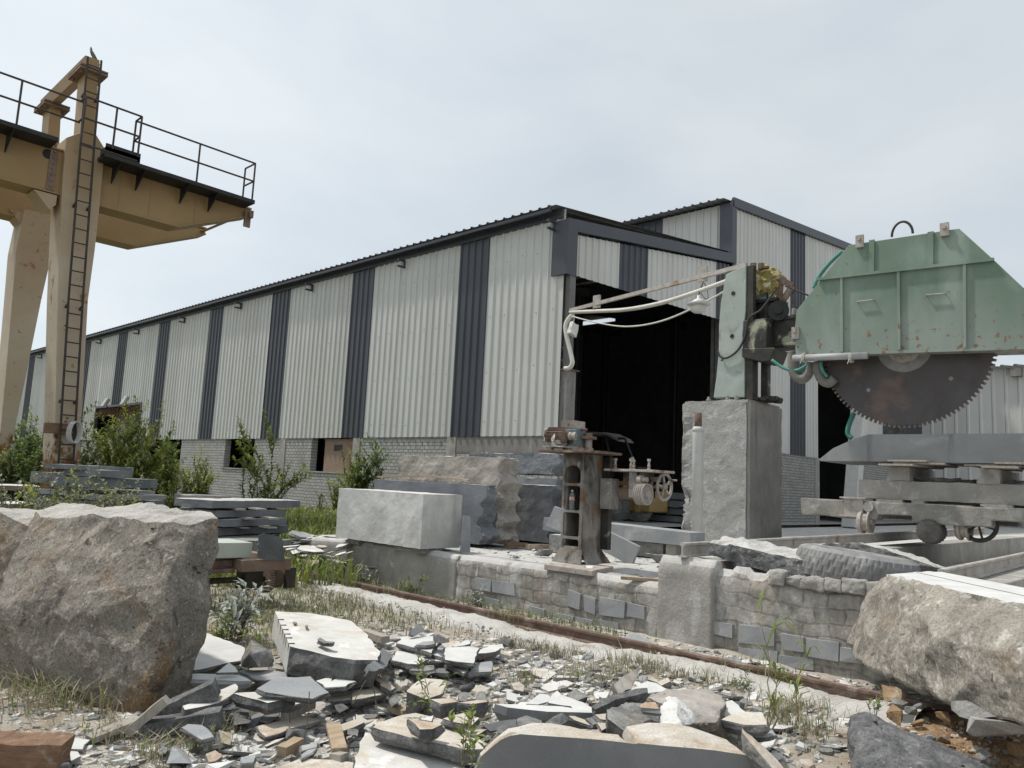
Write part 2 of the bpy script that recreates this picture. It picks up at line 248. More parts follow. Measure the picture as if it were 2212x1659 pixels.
# ------------------------------------------------------------------ mesh helpers
class MB:
    def __init__(s): s.bm = bmesh.new(); s.mi = 0
    def face(s, vs):
        try: f = s.bm.faces.new(vs); f.material_index = s.mi; return f
        except ValueError: return None
    def quad(s, *pts): return s.face([s.bm.verts.new(p) for p in pts])
    def box(s, c, size, rz=0., rot=None):
        c = Vector(c); h = Vector(size)/2; m = rot or Matrix.Rotation(rz, 3, 'Z')
        v = [s.bm.verts.new(c + m @ Vector((sx*h.x, sy*h.y, sz*h.z))) for sx in (-1, 1) for sy in (-1, 1) for sz in (-1, 1)]
        for q in ((0, 1, 3, 2), (4, 6, 7, 5), (0, 4, 5, 1), (2, 3, 7, 6), (0, 2, 6, 4), (1, 5, 7, 3)): s.face([v[i] for i in q])
        return s
    def lohi(s, a, b): a = Vector(a); b = Vector(b); return s.box((a+b)/2, (abs(b.x-a.x), abs(b.y-a.y), abs(b.z-a.z)))
    def beam(s, a, b, w, h, up=(0, 0, 1)):
        a = Vector(a); b = Vector(b); d = (b-a); L_ = d.length; d.normalize(); up = Vector(up)
        side = d.cross(up)
        if side.length < 1e-4: side = d.cross(Vector((1, 0, 0)))
        side.normalize(); u = side.cross(d)
        m = Matrix((d, side, u)).transposed()
        return s.box((a+b)/2, (L_, w, h), rot=m)
    def prism(s, poly, vec, mi_side=None, mi_back=None):
        vec = Vector(vec); a = [s.bm.verts.new(p) for p in poly]; b = [s.bm.verts.new(Vector(p)+vec) for p in poly]
        s.face(a); m0 = s.mi
        if mi_back is not None: s.mi = mi_back
        s.face(b[::-1]); s.mi = m0 if mi_side is None else mi_side
        n = len(a)
        for i in range(n): s.face([a[i], b[i], b[(i+1) % n], a[(i+1) % n]])
        s.mi = m0; return s
    def tube(s, pts, r, n=8, cap=True):
        pts = [Vector(p) for p in pts]; rs = r if isinstance(r, (list, tuple)) else [r]*len(pts)
        rings = []; ref = Vector((0, 0, 1)); prev = None
        for i, p in enumerate(pts):
            d = (pts[min(i+1, len(pts)-1)]-pts[max(i-1, 0)]).normalized()
            if prev is None:
                ref = Vector((0, 0, 1)) if abs(d.z) < .9 else Vector((1, 0, 0)); a = d.cross(ref).normalized()
            else:
                a = (prev - d*prev.dot(d)).normalized()
            prev = a; bb = d.cross(a)
            rings.append([s.bm.verts.new(p + (a*math.cos(t)+bb*math.sin(t))*rs[i]) for t in [2*math.pi*k/n for k in range(n)]])
        for i in range(len(rings)-1):
            for k in range(n): s.face([rings[i][k], rings[i][(k+1) % n], rings[i+1][(k+1) % n], rings[i+1][k]])
        if cap: s.face(rings[0][::-1]); s.face(rings[-1])
        return s
    def cyl(s, a, b, r, n=16, r2=None): return s.tube([a, b], [r, r if r2 is None else r2], n)
    def lathe(s, o, axis, prof, n=24):
        o = Vector(o); ax = Vector(axis).normalized(); a = ax.cross(Vector((0, 0, 1)) if abs(ax.z) < .9 else Vector((1, 0, 0))).normalized(); b = ax.cross(a)
        rings = [[s.bm.verts.new(o + ax*t + (a*math.cos(2*math.pi*k/n)+b*math.sin(2*math.pi*k/n))*max(r, 1e-4)) for k in range(n)] for t, r in prof]
        for i in range(len(rings)-1):
            for k in range(n): s.face([rings[i][k], rings[i][(k+1) % n], rings[i+1][(k+1) % n], rings[i+1][k]])
        s.face(rings[0][::-1]); s.face(rings[-1]); return s
    def build(s, name, mats, parent=None, smooth=False, bevel=0, kind=None):
        bmesh.ops.recalc_face_normals(s.bm, faces=s.bm.faces)
        me = bpy.data.meshes.new(name); s.bm.to_mesh(me); s.bm.free()
        if smooth: me.polygons.foreach_set('use_smooth', [True]*len(me.polygons))
        o = bpy.data.objects.new(name, me); col.objects.link(o)
        for m in (mats if isinstance(mats, (list, tuple)) else [mats]): me.materials.append(m)
        if parent is not None: attach(o, parent)
        if bevel:
            bv = o.modifiers.new('bevel', 'BEVEL'); bv.width = bevel; bv.segments = 2; bv.limit_method = 'ANGLE'; bv.angle_limit = R(40)
        if kind: o['kind'] = kind
        return o
def attach(o, p):
    o.parent = p; w_ = Matrix.Translation(p.location); q = p
    while q.parent is not None: q = q.parent
    o.matrix_parent_inverse = Matrix.Translation(-world_loc(p))
def world_loc(p):
    if p.parent is None: return Vector(p.location)
    return Vector((0, 0, 0))
def thing(name, label, cat, loc, group=None):
    o = bpy.data.objects.new(name, None); col.objects.link(o); o.location = loc; o.empty_display_size = .3
    o['label'] = label; o['category'] = cat
    if group: o['group'] = group
    return o
def tag(o, label, cat, group=None):
    o['label'] = label; o['category'] = cat
    if group: o['group'] = group
    return o
def fr(p, H=1., oct=5): return noise.fractal(p, H, 2.0, oct)
def refine(bm, L_, it=6):
    for _ in range(it):
        es = [e for e in bm.edges if e.calc_length() > L_]
        if not es: break
        bmesh.ops.subdivide_edges(bm, edges=es, cuts=1); bmesh.ops.triangulate(bm, faces=[f for f in bm.faces if len(f.verts) > 3])
def rock(name, pts, mats, size=.06, amp=.05, freq=2.2, parent=None, top=None, facet=.0, keep=None, smooth=False, seed=0., soft=0):
    """broken stone: hull of measured points, refined and roughened; faces that looked up get material slot 1; keep(v) leaves sawn planes flat"""
    bm = bmesh.new()
    for p in pts: bm.verts.new(p)
    bmesh.ops.convex_hull(bm, input=bm.verts)
    bmesh.ops.delete(bm, geom=[v for v in bm.verts if not v.link_faces], context='VERTS')
    bmesh.ops.triangulate(bm, faces=bm.faces)
    bmesh.ops.recalc_face_normals(bm, faces=bm.faces)
    if top is not None:
        for f in bm.faces:
            if f.normal.z > top: f.material_index = 1
    refine(bm, size, 9)
    for _ in range(soft): bmesh.ops.smooth_vert(bm, verts=[v for v in bm.verts if keep is None or not keep(v)], factor=.5, use_axis_x=True, use_axis_y=True, use_axis_z=True)
    bm.normal_update(); off = Vector((seed*3.1, seed*1.7, seed*.9))
    new = {}
    for v in bm.verts:
        if keep is not None and keep(v): continue
        p = v.co*freq + off
        d = fr(p, .9, 6)*amp + fr(p*4.3+Vector((7, 1, 3)), .8, 4)*amp*.14
        if facet:
            dd, _ = noise.voronoi(p*1.3); d += (dd[1]-dd[0]-.3)*-facet
        new[v] = v.co + v.normal*d
    for v, c in new.items(): v.co = c
    mb = MB(); mb.bm.free(); mb.bm = bm
    return mb.build(name, mats, parent, smooth)
def smoothstep(a, b, x):
    t = min(1, max(0, (x-a)/(b-a))); return t*t*(3-2*t)

# ================================================================== GROUND
PZ = .57                                                     # top of the loading platform
def gz(x, y):
    z = .26*smoothstep(11.5, 19, y + max(0, x-9)*.2)
    z += .035*noise.noise(Vector((x*.9, y*.9, 1))) + .02*noise.noise(Vector((x*2.7, y*2.7, 4)))
    if x < 7.3 and y < 5: z += .17*math.exp(-(((x-6.2)/.9)**2+((y-1.0)/.85)**2))
    z += .10*math.exp(-(((x-5.0)/1.1)**2+((y-3.4)/1.3)**2))
    if x > 7.35: z = min(z, .3)
    return z
def axis_steps(lo, hi, a, b, fine):
    out = []; x = a
    while x < b: out.append(x); x += fine
    s = fine; x = b
    while x < hi: out.append(x); s *= 1.35; x += s
    out.append(hi); s = fine; x = a; pre = []
    while x > lo: s *= 1.35; x -= s; pre.append(max(x, lo))
    return pre[::-1]+out
mb = MB(); xs = axis_steps(-260, 600, 1.2, 8.2, .055); ys = axis_steps(-260, 600, .6, 11.5, .055)
grid = [[mb.bm.verts.new((x, y, gz(x, y) + (.016*noise.noise(Vector((x*9, y*9, 0))) + .012*noise.noise(Vector((x*21, y*21, 3))) if 1 < x < 8.3 and .4 < y < 12 else 0))) for y in ys] for x in xs]
for i in range(len(xs)-1):
    for j in range(len(ys)-1): mb.face([grid[i][j], grid[i+1][j], grid[i+1][j+1], grid[i][j+1]])
m, nt, b = _nm('dusty_yard_ground'); vec, g = _pos(nt)
c = _ramp(nt, _noise(nt, vec, 1.1, 9, .68, .6), .34, .66, (.27, .225, .17), (.46, .445, .41))
c = _mix(nt, _ramp(nt, _noise(nt, vec, 2.6, 8, .7, .4), .55, .70), c, (.30, .21, .135))
c = _mix(nt, _ramp(nt, _noise(nt, vec, 5, 8, .7), .60, .70), c, (.56, .55, .52))
c = _mix(nt, _ramp(nt, _noise(nt, vec, 38, 4, .7), .60, .68), c, (.17, .155, .135))
# clay spilled at the foot of the right-hand rock
sx = nt.nodes.new('ShaderNodeVectorMath'); sx.operation = 'DISTANCE'; sx.inputs[1].default_value = (5.85, .75, .15); nt.links.new(g.outputs['Position'], sx.inputs[0])
ad = _math(nt, 'ADD', sx.outputs['Value'], _math(nt, 'MULTIPLY', _noise(nt, vec, 2.5, 6, .7), 1.1))
c = _mix(nt, _ramp(nt, _math(nt, 'MULTIPLY', ad, .25), .41, .49, (1, 1, 1), (0, 0, 0)), c, _ramp(nt, _noise(nt, vec, 16, 6, .75), .35, .65, (.19, .12, .065), (.34, .235, .14)))
# weedy earth away from the work area
sp = nt.nodes.new('ShaderNodeSeparateXYZ'); nt.links.new(g.outputs['Position'], sp.inputs[0])
gy = _math(nt, 'ADD', sp.outputs[1], _math(nt, 'MULTIPLY', _noise(nt, vec, .8, 5, .6), 5))
c = _mix(nt, _ramp(nt, _math(nt, 'MULTIPLY', gy, .05), .62, .74), c, (.13, .125, .07))
gr = _ramp(nt, _noise(nt, vec, 110, 3, .7), .3, .7, (.75,)*3, (1.2,)*3); c = _mix(nt, 1., c, gr, 'MULTIPLY')
nt.links.new(c, b.inputs['Base Color']); b.inputs['Roughness'].default_value = .95; b.inputs['Specular IOR Level'].default_value = .15
_bump(nt, b, _math(nt, 'ADD', _noise(nt, vec, 30, 8, .7), _noise(nt, vec, 90, 4, .7)), .6, .015)
ground = mb.build('ground', m, smooth=True, kind='structure')

# footing of the track rail: a dust-white concrete kerb
RX = 6.50
mb = MB(); n = 260; prev = None
for i in range(n+1):
    y = 1.75 + (13.2-1.75)*i/n
    e = .13*noise.noise(Vector((0, y*1.3, 2))) + .05*noise.noise(Vector((0, y*5, 5)))
    t = .02*noise.noise(Vector((3, y*4, 2)))
    zz = gz(6.3, y)
    prof = [(5.90+e*1.3, zz-.10), (5.94+e, zz+.015), (6.05+e*.8, zz+.06+t), (6.22, zz+.085+t*.7), (6.36, zz+.07), (6.44, zz+.03), (6.62, zz+.028), (6.72, zz-.05)]
    row = [mb.bm.verts.new((x + .012*noise.noise(Vector((x*9, y*9, 1))), y, z + .03*noise.noise(Vector((x*5, y*5, 7))) + .012*noise.noise(Vector((x*15, y*15, 7))))) for x, z in prof]
    if prev:
        for k in range(len(row)-1): mb.face([prev[k], prev[k+1], row[k+1], row[k]])
    prev = row
mb.build('kerb', M('dust_white_footing', (.48, .47, .445), (.37, .352, .322), 3, .95, .6, 20, .03, [((.27, .23, .18), 2.2, .60, .70, S1), ((.18, .17, .15), 17, .67, .72, S1)], .18), smooth=True, kind='structure')

def rail_profile(h=.12, head=.056, foot=.09):
    return [(-foot/2, 0), (foot/2, 0), (foot/2, .012), (.010, .028), (.009, h-.042), (head/2, h-.030), (head/2, h-.008), (head/2-.008, h), (-head/2+.008, h), (-head/2, h-.008), (-head/2, h-.030), (-.009, h-.042), (-.010, .028), (-foot/2, .012)]
def rail_obj(name, a, b, mats, label, cat, seg=1, h=.12, group=None):
    a, b = Vector(a), Vector(b); d = (b-a).normalized(); s = d.cross(Vector((0, 0, 1))).normalized(); u = s.cross(d)
    mb = MB(); rings = []
    for i in range(seg+1):
        p = a + (b-a)*i/seg + s*.006*noise.noise(Vector((i*.3, 1, 0)))
        rings.append([mb.bm.verts.new(p+s*x+u*z) for x, z in rail_profile(h)])
    k = len(rings[0])
    for i in range(seg):
        for j in range(k): mb.face([rings[i][j], rings[i][(j+1) % k], rings[i+1][(j+1) % k], rings[i+1][j]])
    mb.face(rings[0][::-1]); mb.face(rings[-1])
    return tag(mb.build(name, mats), label, cat, group)
rail_obj('track_rail', (RX+.05, 1.3, gz(RX, 2.2)-.025), (RX-.06, 13.6, gz(RX, 13.6)-.02), m_rust, 'long rusty rail on a dust-white footing along the foot of the masonry platform', 'rail', 30)

# ================================================================== PLATFORM AND WALLS
plat = thing('loading_platform', 'slurry-coated stone masonry loading platform with a dusty concrete top', 'platform', (7.4, 8, 0))
EDGE = [(7.27, 11.75), (7.30, 9), (7.36, 6.5), (7.41, 4.66)]
def edge_x(y):
    for (x0, y0), (x1, y1) in zip(EDGE, EDGE[1:]):
        if y1 <= y <= y0: return x0+(x1-x0)*(y0-y)/(y0-y1)
    return EDGE[0][0] if y > EDGE[0][1] else EDGE[-1][0]
SLATES = [(z7, q) for q in ((340, 1090, 455, 1170), (490, 1110, 690, 1220), (725, 1160, 850, 1250), (870, 1190, 1040, 1295), (1055, 1235, 1200, 1315), (490, 1240, 700, 1320), (710, 1285, 900, 1345))]+[(z4, q) for q in ((1535, 1215, 1640, 1300), (1648, 1235, 1800, 1320), (1600, 1350, 1700, 1410))]+[(z8, q) for q in ((1725, 95, 1800, 195), (1825, 125, 1890, 225), (1915, 140, 2060, 245), (2080, 175, 2180, 255), (1650, 230, 1760, 290), (1772, 255, 1870, 330), (1900, 270, 2030, 350), (1500, 190, 1590, 250))]
def rough_wall(y0, y1, xf, top, name, mats, parent, thick=.5, blocks=0, seed=0, courses=True, zb=-.1, wob=1.):
    """vertical wall facing -X, subdivided and roughened, rounded dusty top edge (slot 1), set slabs (slot 2)"""
    mb = MB(); ny = max(4, int(abs(y1-y0)/.045)); rows = []
    r_ = random.Random(seed)
    for j in range(ny+1):
        y = y0+(y1-y0)*j/ny; x = xf(y); tz = top(y); nz = max(6, int((tz-zb)/.045))
        nz = 18
        row = []
        for i in range(nz+1):
            z = zb+(tz-zb)*i/nz
            d = .012*fr(Vector((y*2.6, z*4, seed)), 1, 6) + .008*noise.noise(Vector((y*14, z*14, seed+3)))
            if courses:
                cz = (z+.02*noise.noise(Vector((y*2, 0, seed))))/.14; rowi = math.floor(cz); bw = .24+.1*noise.noise(Vector((rowi*7.7, 0, seed))); cy_ = (y+rowi*.37+.05*noise.noise(Vector((y*2, z*2, 9))))/bw
                ez = min(cz-rowi, 1-(cz-rowi)); ey = min(cy_-math.floor(cy_), 1-(cy_-math.floor(cy_)))
                d += .008*wob*min(1, min(ez*.14, ey*bw)/.03) * (.6+.6*noise.noise(Vector((rowi*3.3, math.floor(cy_)*5.1, seed)))) - .01
            if i >= nz-1: d += -.03*(i-(nz-2))
            row.append(mb.bm.verts.new((x-d*wob, y, z + (.025*noise.noise(Vector((y*5, seed, 2))) if i == nz else 0))))
        row.append(mb.bm.verts.new((x+.10, y, tz+.02+.02*noise.noise(Vector((y*4, seed, 6))))))
        row.append(mb.bm.verts.new((x+.28, y, tz+.012*noise.noise(Vector((y*4, seed, 8))))))
        row.append(mb.bm.verts.new((x+thick, y, tz)))
        row.append(mb.bm.verts.new((x+thick, y, zb)))
        rows.append(row)
    for j in range(ny):
        for i in range(len(rows[0])-1):
            mb.mi = 1 if i in (nz-1, nz, nz+1, nz+2) else 0
            mb.face([rows[j][i], rows[j][i+1], rows[j+1][i+1], rows[j+1][i]])
    mb.mi = 0
    mb.face(rows[0][::-1]); mb.face(rows[-1])
    mb.mi = 2
    for zf, (u0, v0, u1, v1) in SLATES if blocks else ():
        ps = [hx(zf(u, v+dv), xf(6)-.012+(xf(hx(zf(u, v), xf(6)).y)-xf(6))) for (u, v), dv in zip(((u0, v1), (u1, v1), (u1, v0), (u0, v0)), (-14, 10, 14, -10))]
        if not min(y0, y1) < sum(p.y for p in ps)/4 < max(y0, y1): continue
        mb.prism([p+V(-r_.uniform(0, .012), r_.uniform(-.01, .01), r_.uniform(-.008, .008)) for p in ps], (.1, 0, 0))
    o = mb.build(name, mats, parent, smooth=True)
    for f in o.data.polygons:
        if f.material_index == 2: f.use_smooth = False
    return o
topl = lambda y: PZ - .06*smoothstep(10.3, 11.6, y) + .035*noise.noise(Vector((y*1.3, 0, 0)))
rough_wall(11.75, 7.9, edge_x, topl, 'plastered_wall', [m_conc, m_dustfloor, m_slate2], plat, .5, 0, 3, False, -.1, .4)
rough_wall(7.9, 4.66, edge_x, topl, 'masonry_wall', [m_rubwall, m_dustfloor, m_slate2], plat, .5, 13, 5)
# parapet beside the wagon pit
rough_wall(4.10, .2, lambda y: 7.43, lambda y: .80+.04*noise.noise(Vector((y*2.2, 4, 0)))+(.04 if math.sin(y*17) > 0 else -.01), 'parapet_wall', [m_rubwall, m_dustfloor, m_slate2], plat, .45, 11, 11, True, -.1, 1.25)
rough_wall(4.72, 4.06, lambda y: 7.385, lambda y: .875, 'concrete_pier', [m_concl, m_dustfloor, m_slate2], plat, .5, 0, 17, False)
r_ = random.Random(8); y = 3.45
while y > .6:                                                        # squarish cap stones along the parapet
    w_ = r_.uniform(.10, .20); h_ = r_.uniform(.09, .13); 
    pts = [V(7.41+sx*.02+(0 if a_ else -.015), y-(b_*w_), .76+c_*h_) for a_ in (0, 1) for b_ in (0, 1) for c_ in (0, 1) for sx in (0,)]
    pts = [V(7.395+a_*.26+r_.uniform(-.02, .02), y-b_*w_+r_.uniform(-.015, .015), .74+c_*h_+r_.uniform(-.015, .01)) for a_ in (0, 1) for b_ in (0, .5, 1) for c_ in (0, .6, 1)]
    rock('cap_stone', pts, [m_concl], .03, .022, 6, plat, seed=y, smooth=True); y -= w_+r_.uniform(.012, .03)
mb = MB()   # end face of the platform and its top
mb.lohi((7.35, 11.35, -.1), (16.1, 11.68, PZ-.05))
mb.build('end_wall', [m_conc], plat)
mb = MB(); xs_ = [7.52]+[8+.25*i for i in range(60)]+[24, 28, 34, 42, 60, 95]; ys_ = [4.66+.2*i for i in range(36)]
gg = [[mb.bm.verts.new((x, y, PZ-.012-.05*smoothstep(9, 14, x) + .012*noise.noise(Vector((x*2, y*2, 0))))) for y in ys_] for x in xs_]
for i in range(len(xs_)-1):
    for j in range(len(ys_)-1): mb.face([gg[i][j], gg[i+1][j], gg[i+1][j+1], gg[i][j+1]])
mb.build('platform_top', m_dustfloor, plat, smooth=True)
mb = MB(); mb.lohi((7.9, 4.25, -.1), (24, 4.66, .84)); mb.build('wagon_track_beam', m_concl, plat, bevel=.02)
mb = MB(); mb.lohi((7.85, 1.75, -.1), (24, 2.25, .86)); mb.build('wagon_track_beam', m_concl, plat, bevel=.02)
mb = MB(); mb.quad((7.8, -8, .42), (95, -8, .42), (95, 4.3, .42), (7.8, 4.3, .42)); mb.build('pit_floor', m_dustfloor, plat)
mb = MB(); mb.lohi((7.43, -8, -.1), (7.88, .25, .7)); mb.build('side_wall', m_rubwall, plat)
rail_obj('wagon_rail', (7.40, 4.44, .895), (23, 4.98, .88), m_railtop, 'dusty steel rail whose rusty cut end rests on the concrete pier', 'rail', 10, .155)
rail_obj('wagon_rail', (7.75, 2.02, .865), (23, 2.45, .88), m_railtop, 'dusty steel rail ending just behind the flat-topped rough rock', 'rail', 10, .155)

# ================================================================== SHED
SX, SY = 16.0, 13.5
def gable(x): return 8.98+(x-SX)*(10.43-8.98)/9.96
shed = thing('stone_yard_shed', 'long white and charcoal corrugated shed on grey brick base with wide dark doorway', 'shed', (SX, SY, 0))
RIB = [(0, 0), (.215, 0), (.24, .042), (.28, .042), (.305, 0)]
def sheet(along0, along1, place, bands, zlo, zhi, name, parent, pitch=.31, mats=None, out=1):
    """ribbed sheet from along0 to along1; place(t, d) -> (x, y) with d = stand-out; bands(t)-> slot"""
    mb = MB(); cols_ = []; t = along0; sgn = 1 if along1 > along0 else -1
    k = 0; done = False
    while not done:
        for a, d in RIB[:-1]:
            tt = along0 + sgn*(k*pitch + a*pitch/.305)
            if sgn*(tt-along1) > 0: tt = along1; done = True
            x, y = place(tt, d)
            cols_.append((tt, mb.bm.verts.new((x, y, zlo(tt))), mb.bm.verts.new((x, y, zhi(tt)))))
            if done: break
        k += 1
    for (t0, a, b_), (t1, c_, d_) in zip(cols_, cols_[1:]):
        mb.mi = bands((t0+t1)/2); mb.face([a, c_, d_, b_])
    return mb.build(name, mats or [m_cladw, m_cladd], parent)
def bandY(y):
    t = (y-16.52) % 5.82
    return 1 if t < 1.43 and y > 16 else 0
YEND = 82.
doorY0, doorY1 = 47.5, 56.0                                         # the upper opening far along the wall
A0 = hx(z2(715, 795), SX).y; A1 = hx(z2(1040, 785), SX).y; AT = hx(z2(880, 785), SX).z
ylo, yhi = min(A0, A1), max(A0, A1)
zl = lambda y: 2.93
zt_ = lambda y: 9.34
sheet(SY+.02, ylo, lambda t, d: (SX-d, t), bandY, zl, zt_, 'side_cladding', shed)
sheet(ylo, yhi, lambda t, d: (SX-d, t), bandY, lambda y: AT, zt_, 'side_cladding', shed)
sheet(yhi, YEND, lambda t, d: (SX-d, t), bandY, zl, zt_, 'side_cladding', shed)
def bandX(x):
    for a, b_ in ((18.61, 20.04), (24.4, 25.9), (30.64, 32.3)):
        if a < x < b_: return 1
    return 0
lint = lambda x: 7.50+(x-16.24)*.035
sheet(SX+.05, 25.45, lambda t, d: (t, SY-d), bandX, lint, lambda x: gable(x)-.35, 'front_cladding', shed)
tallg = lambda x: 12.55+(x-25.55)*(13.90-12.61)/(37.22-25.55)
sheet(25.70, 33.6, lambda t, d: (t, SY-d), bandX, lambda x: 3.3, lambda x: tallg(x)-.3, 'front_cladding', shed)
sheet(33.6, 49, lambda t, d: (t, SY-d), bandX, lambda x: 8.2, lambda x: tallg(x)-.3, 'front_cladding', shed)
sheet(SY+.02, YEND, lambda t, d: (25.6-d, t), lambda y: 1 if 2.95 < (y-SY) < 4.35 or ((y-16.52) % 5.82 < 1.43 and y > 20) else 0, lambda y: 10.3, lambda y: 12.45, 'clerestory_cladding', shed)
r_ = random.Random(2); mb = MB()                                     # rows of roofing screws
for z in (3.35, 4.9, 6.5, 8.2):
    y = SY+.4
    while y < 36:
        if r_.random() < .8: mb.box((SX-.004, y+r_.uniform(-.03, .03), z+r_.uniform(-.05, .05)), (.012, .02, .02))
        y += .62
mb.build('cladding_screws', m_inside, shed, kind='stuff')
# flashings
mb = MB()
def strip(a, b_, h, t, off):
    a = Vector(a); b_ = Vector(b_); mb.prism([a, b_, b_-Vector((0, 0, h)), a-Vector((0, 0, h))], (0, -t, 0))
strip((SX-.06, SY-.03, gable(SX-.06)+.06), (25.75, SY-.03, gable(25.75)+.06), .35, .10, 0)
strip((25.50, SY-.05, tallg(25.5)+.06), (50, SY-.05, tallg(50)+.06), .35, .10, 0)
mb.lohi((SX-.09, SY-.16, 7.42), (SX+.34, SY-.04, 8.97))
mb.lohi((SX-.09, SY-.04, 7.42), (SX-.035, SY+.42, 9.0))
mb.lohi((25.42, SY-.12, 10.2), (25.76, SY-.05, 12.5))
mb.lohi((25.42, SY-.05, 10.4), (25.56, SY+.40, 12.4))
mb.build('flashing', m_trim, shed)
# roofs with ribbed edges and eaves
def roof(xa, za, xb, zb_, y0, y1, name, th=.0):
    mb = MB(); k = 0; prev = None; pitch = .35; y = y0
    while y < y1:
        for a, d in ((0, 0), (.22, 0), (.25, .05), (.30, .05), (.33, 0)):
            yy = min(y+a, y1); n1_ = mb.bm.verts.new((xa, yy, za+d)); n2_ = mb.bm.verts.new((xb, yy, zb_+d)); 
            if prev: mb.face([prev[0], n1_, n2_, prev[1]])
            prev = (n1_, n2_)
        y += pitch
    return mb.build(name, [m_roof], shed)
roof(SX-.42, 9.345, 25.6, 10.55, SY+.05, YEND, 'lean_to_roof')
roof(25.6-.55, 12.48, 50, tallg(50)+.12, SY+.05, YEND, 'main_roof')
mb = MB()
mb.lohi((SX-.075, SY+.1, 9.08), (SX+.06, YEND, 9.335))                         # eave purlin in shadow
mb.lohi((SX-.38, SY+.3, 9.22), (SX-.30, YEND, 9.31))
mb.build('eave_purlin', m_trim, shed)
for k in range(12):                                                          # eave brackets
    y = (SY+.35) if k == 0 else hx((858, 575), SX-.4).y+(k-1)*5.82
    mb = MB(); mb.lohi((SX-.36, y, 8.74), (SX-.036, y+.07, 8.80)); mb.lohi((SX-.36, y, 8.96), (SX-.036, y+.07, 9.02)); mb.lohi((SX-.12, y, 8.80), (SX-.036, y+.07, 8.96)); mb.build('eave_bracket', m_trim, shed)
# brick base of the long side, with piers, openings and a sill course
OP = []                                                                      # (y0, y1, z0, z1) openings
for (xa, xb, yb) in ((z4(410, 0)[0], z4(690, 0)[0], z4(500, 497)[1]), (z2(1650, 0)[0], z2(1865, 0)[0], z2(1760, 1247)[1])):
    ya = hx((xb, 980), SX).y; yb_ = hx((xa, 980), SX).y; OP.append((ya, yb_, hx(((xa+xb)/2, yb), SX).z))
OP.append((hx(z2(1330, 1100), SX).y, hx(z2(1060, 1100), SX).y, .5))
OP.sort()
mb = MB(); y = SY
for a, b_, z0 in OP:
    mb.lohi((SX+.03, y, -.2), (SX+.30, a, 2.95)); mb.lohi((SX+.03, a, -.2), (SX+.30, b_, z0)); y = b_
mb.lohi((SX+.03, y, -.2), (SX+.30, YEND, 2.95))
mb.build('brick_base', m_brick, shed)
for k in range(12):                                                          # concrete piers standing 25 mm proud
    y = 17.6+k*5.0
    if any(a-.2 < y < b_+.4 for a, b_, z0 in OP): continue
    mb = MB(); mb.lohi((SX, y, -.2), (SX+.2, y+.42, 2.92)); mb.build('concrete_pier', m_conc, shed)
for a, b_, z0 in OP[:2]:
    mb = MB(); mb.lohi((SX-.01, a-.1, z0), (SX+.31, b_+.1, z0+.045)); mb.build('window_sill', m_conc, shed)
mb = MB(); mb.lohi((SX+.02, 13.52, 2.45), (SX+.2, 17.6, 2.93)); mb.lohi((SX-.015, 15.0, 1.55), (SX+.2, 17.55, 1.75)); mb.build('concrete_band', m_concd, shed)
# brown boarded shutter in the nearer opening
a, b_, z0 = OP[0]
mb = MB(); mb.lohi((SX+.14, a+.38, z0+.05), (SX+.19, b_-.75, 2.9)); mb.build('board_shutter', m_door, shed)
mb = MB(); q0 = hx(z4(575, 305), SX+.13); q1 = hx(z4(625, 345), SX+.13); mb.lohi((SX+.12, q1.y, q1.z), (SX+.139, q0.y, q0.z)); mb.build('shutter_hatch', m_black, shed)
mb = MB(); mb.lohi((SX+.07, a+.05, z0+.05), (SX+.13, a+.36, 2.9)); mb.build('door_post', m_woodb, shed)
# thatch fringe and dark reveal of the upper opening
mb = MB(); r_ = random.Random(5)
for k in range(240):
    y = r_.uniform(ylo+.1, yhi-.1); L_ = r_.uniform(.15, .6); mb.beam((SX+.2+r_.uniform(-.12, .12), y, AT-.02), (SX+.2+r_.uniform(-.2, .1), y+r_.uniform(-.15, .15), AT-L_), .05, .03)
mb.build('thatch_fringe', m_straw, shed)
mb = MB(); mb.lohi((SX-.05, ylo-.12, 2.9), (SX+.12, ylo, AT+.12)); mb.lohi((SX-.05, yhi, 2.9), (SX+.12, yhi+.12, AT+.12)); mb.lohi((SX-.05, ylo, AT), (SX+.12, yhi, AT+.12)); mb.build('opening_frame', m_trim, shed)
mb = MB(); mb.lohi((SX+.8, ylo-.5, 2.6), (SX+.85, yhi-1.2, AT+.3)); mb.build('hanging_screen', m_concd, shed)
# interior: linings, floor, far wall, columns, beams
mb = MB()
mb.quad((50, SY, 0), (50, 36.6, 0), (50, 36.6, 15.9), (50, SY, 15.9)); mb.quad((50, 36.6, 0), (50, 40, 0), (50, 40, 15.05), (50, 36.6, 15.05)); mb.quad((50, 40, 0), (50, YEND, 0), (50, YEND, 15.9), (50, 40, 15.9)); mb.quad((SX, YEND, 0), (50, YEND, 0), (50, YEND, 9.2), (SX, YEND, 9.2)); mb.quad((25.7, YEND, 9.1), (50, YEND, 9.1), (50, YEND, 15), (25.7, YEND, 12.5))
mb.build('inner_lining', m_inwall, shed)
mb = MB(); mb.quad((SX+.3, SY-.6, .50), (50, SY-.6, .50), (50, YEND, .50), (SX+.3, YEND, .50)); mb.build('shed_floor', M('dusty_shed_floor', (.34, .33, .32), (.26, .25, .24), 1.2, .95, .3, 10, .02), shed)
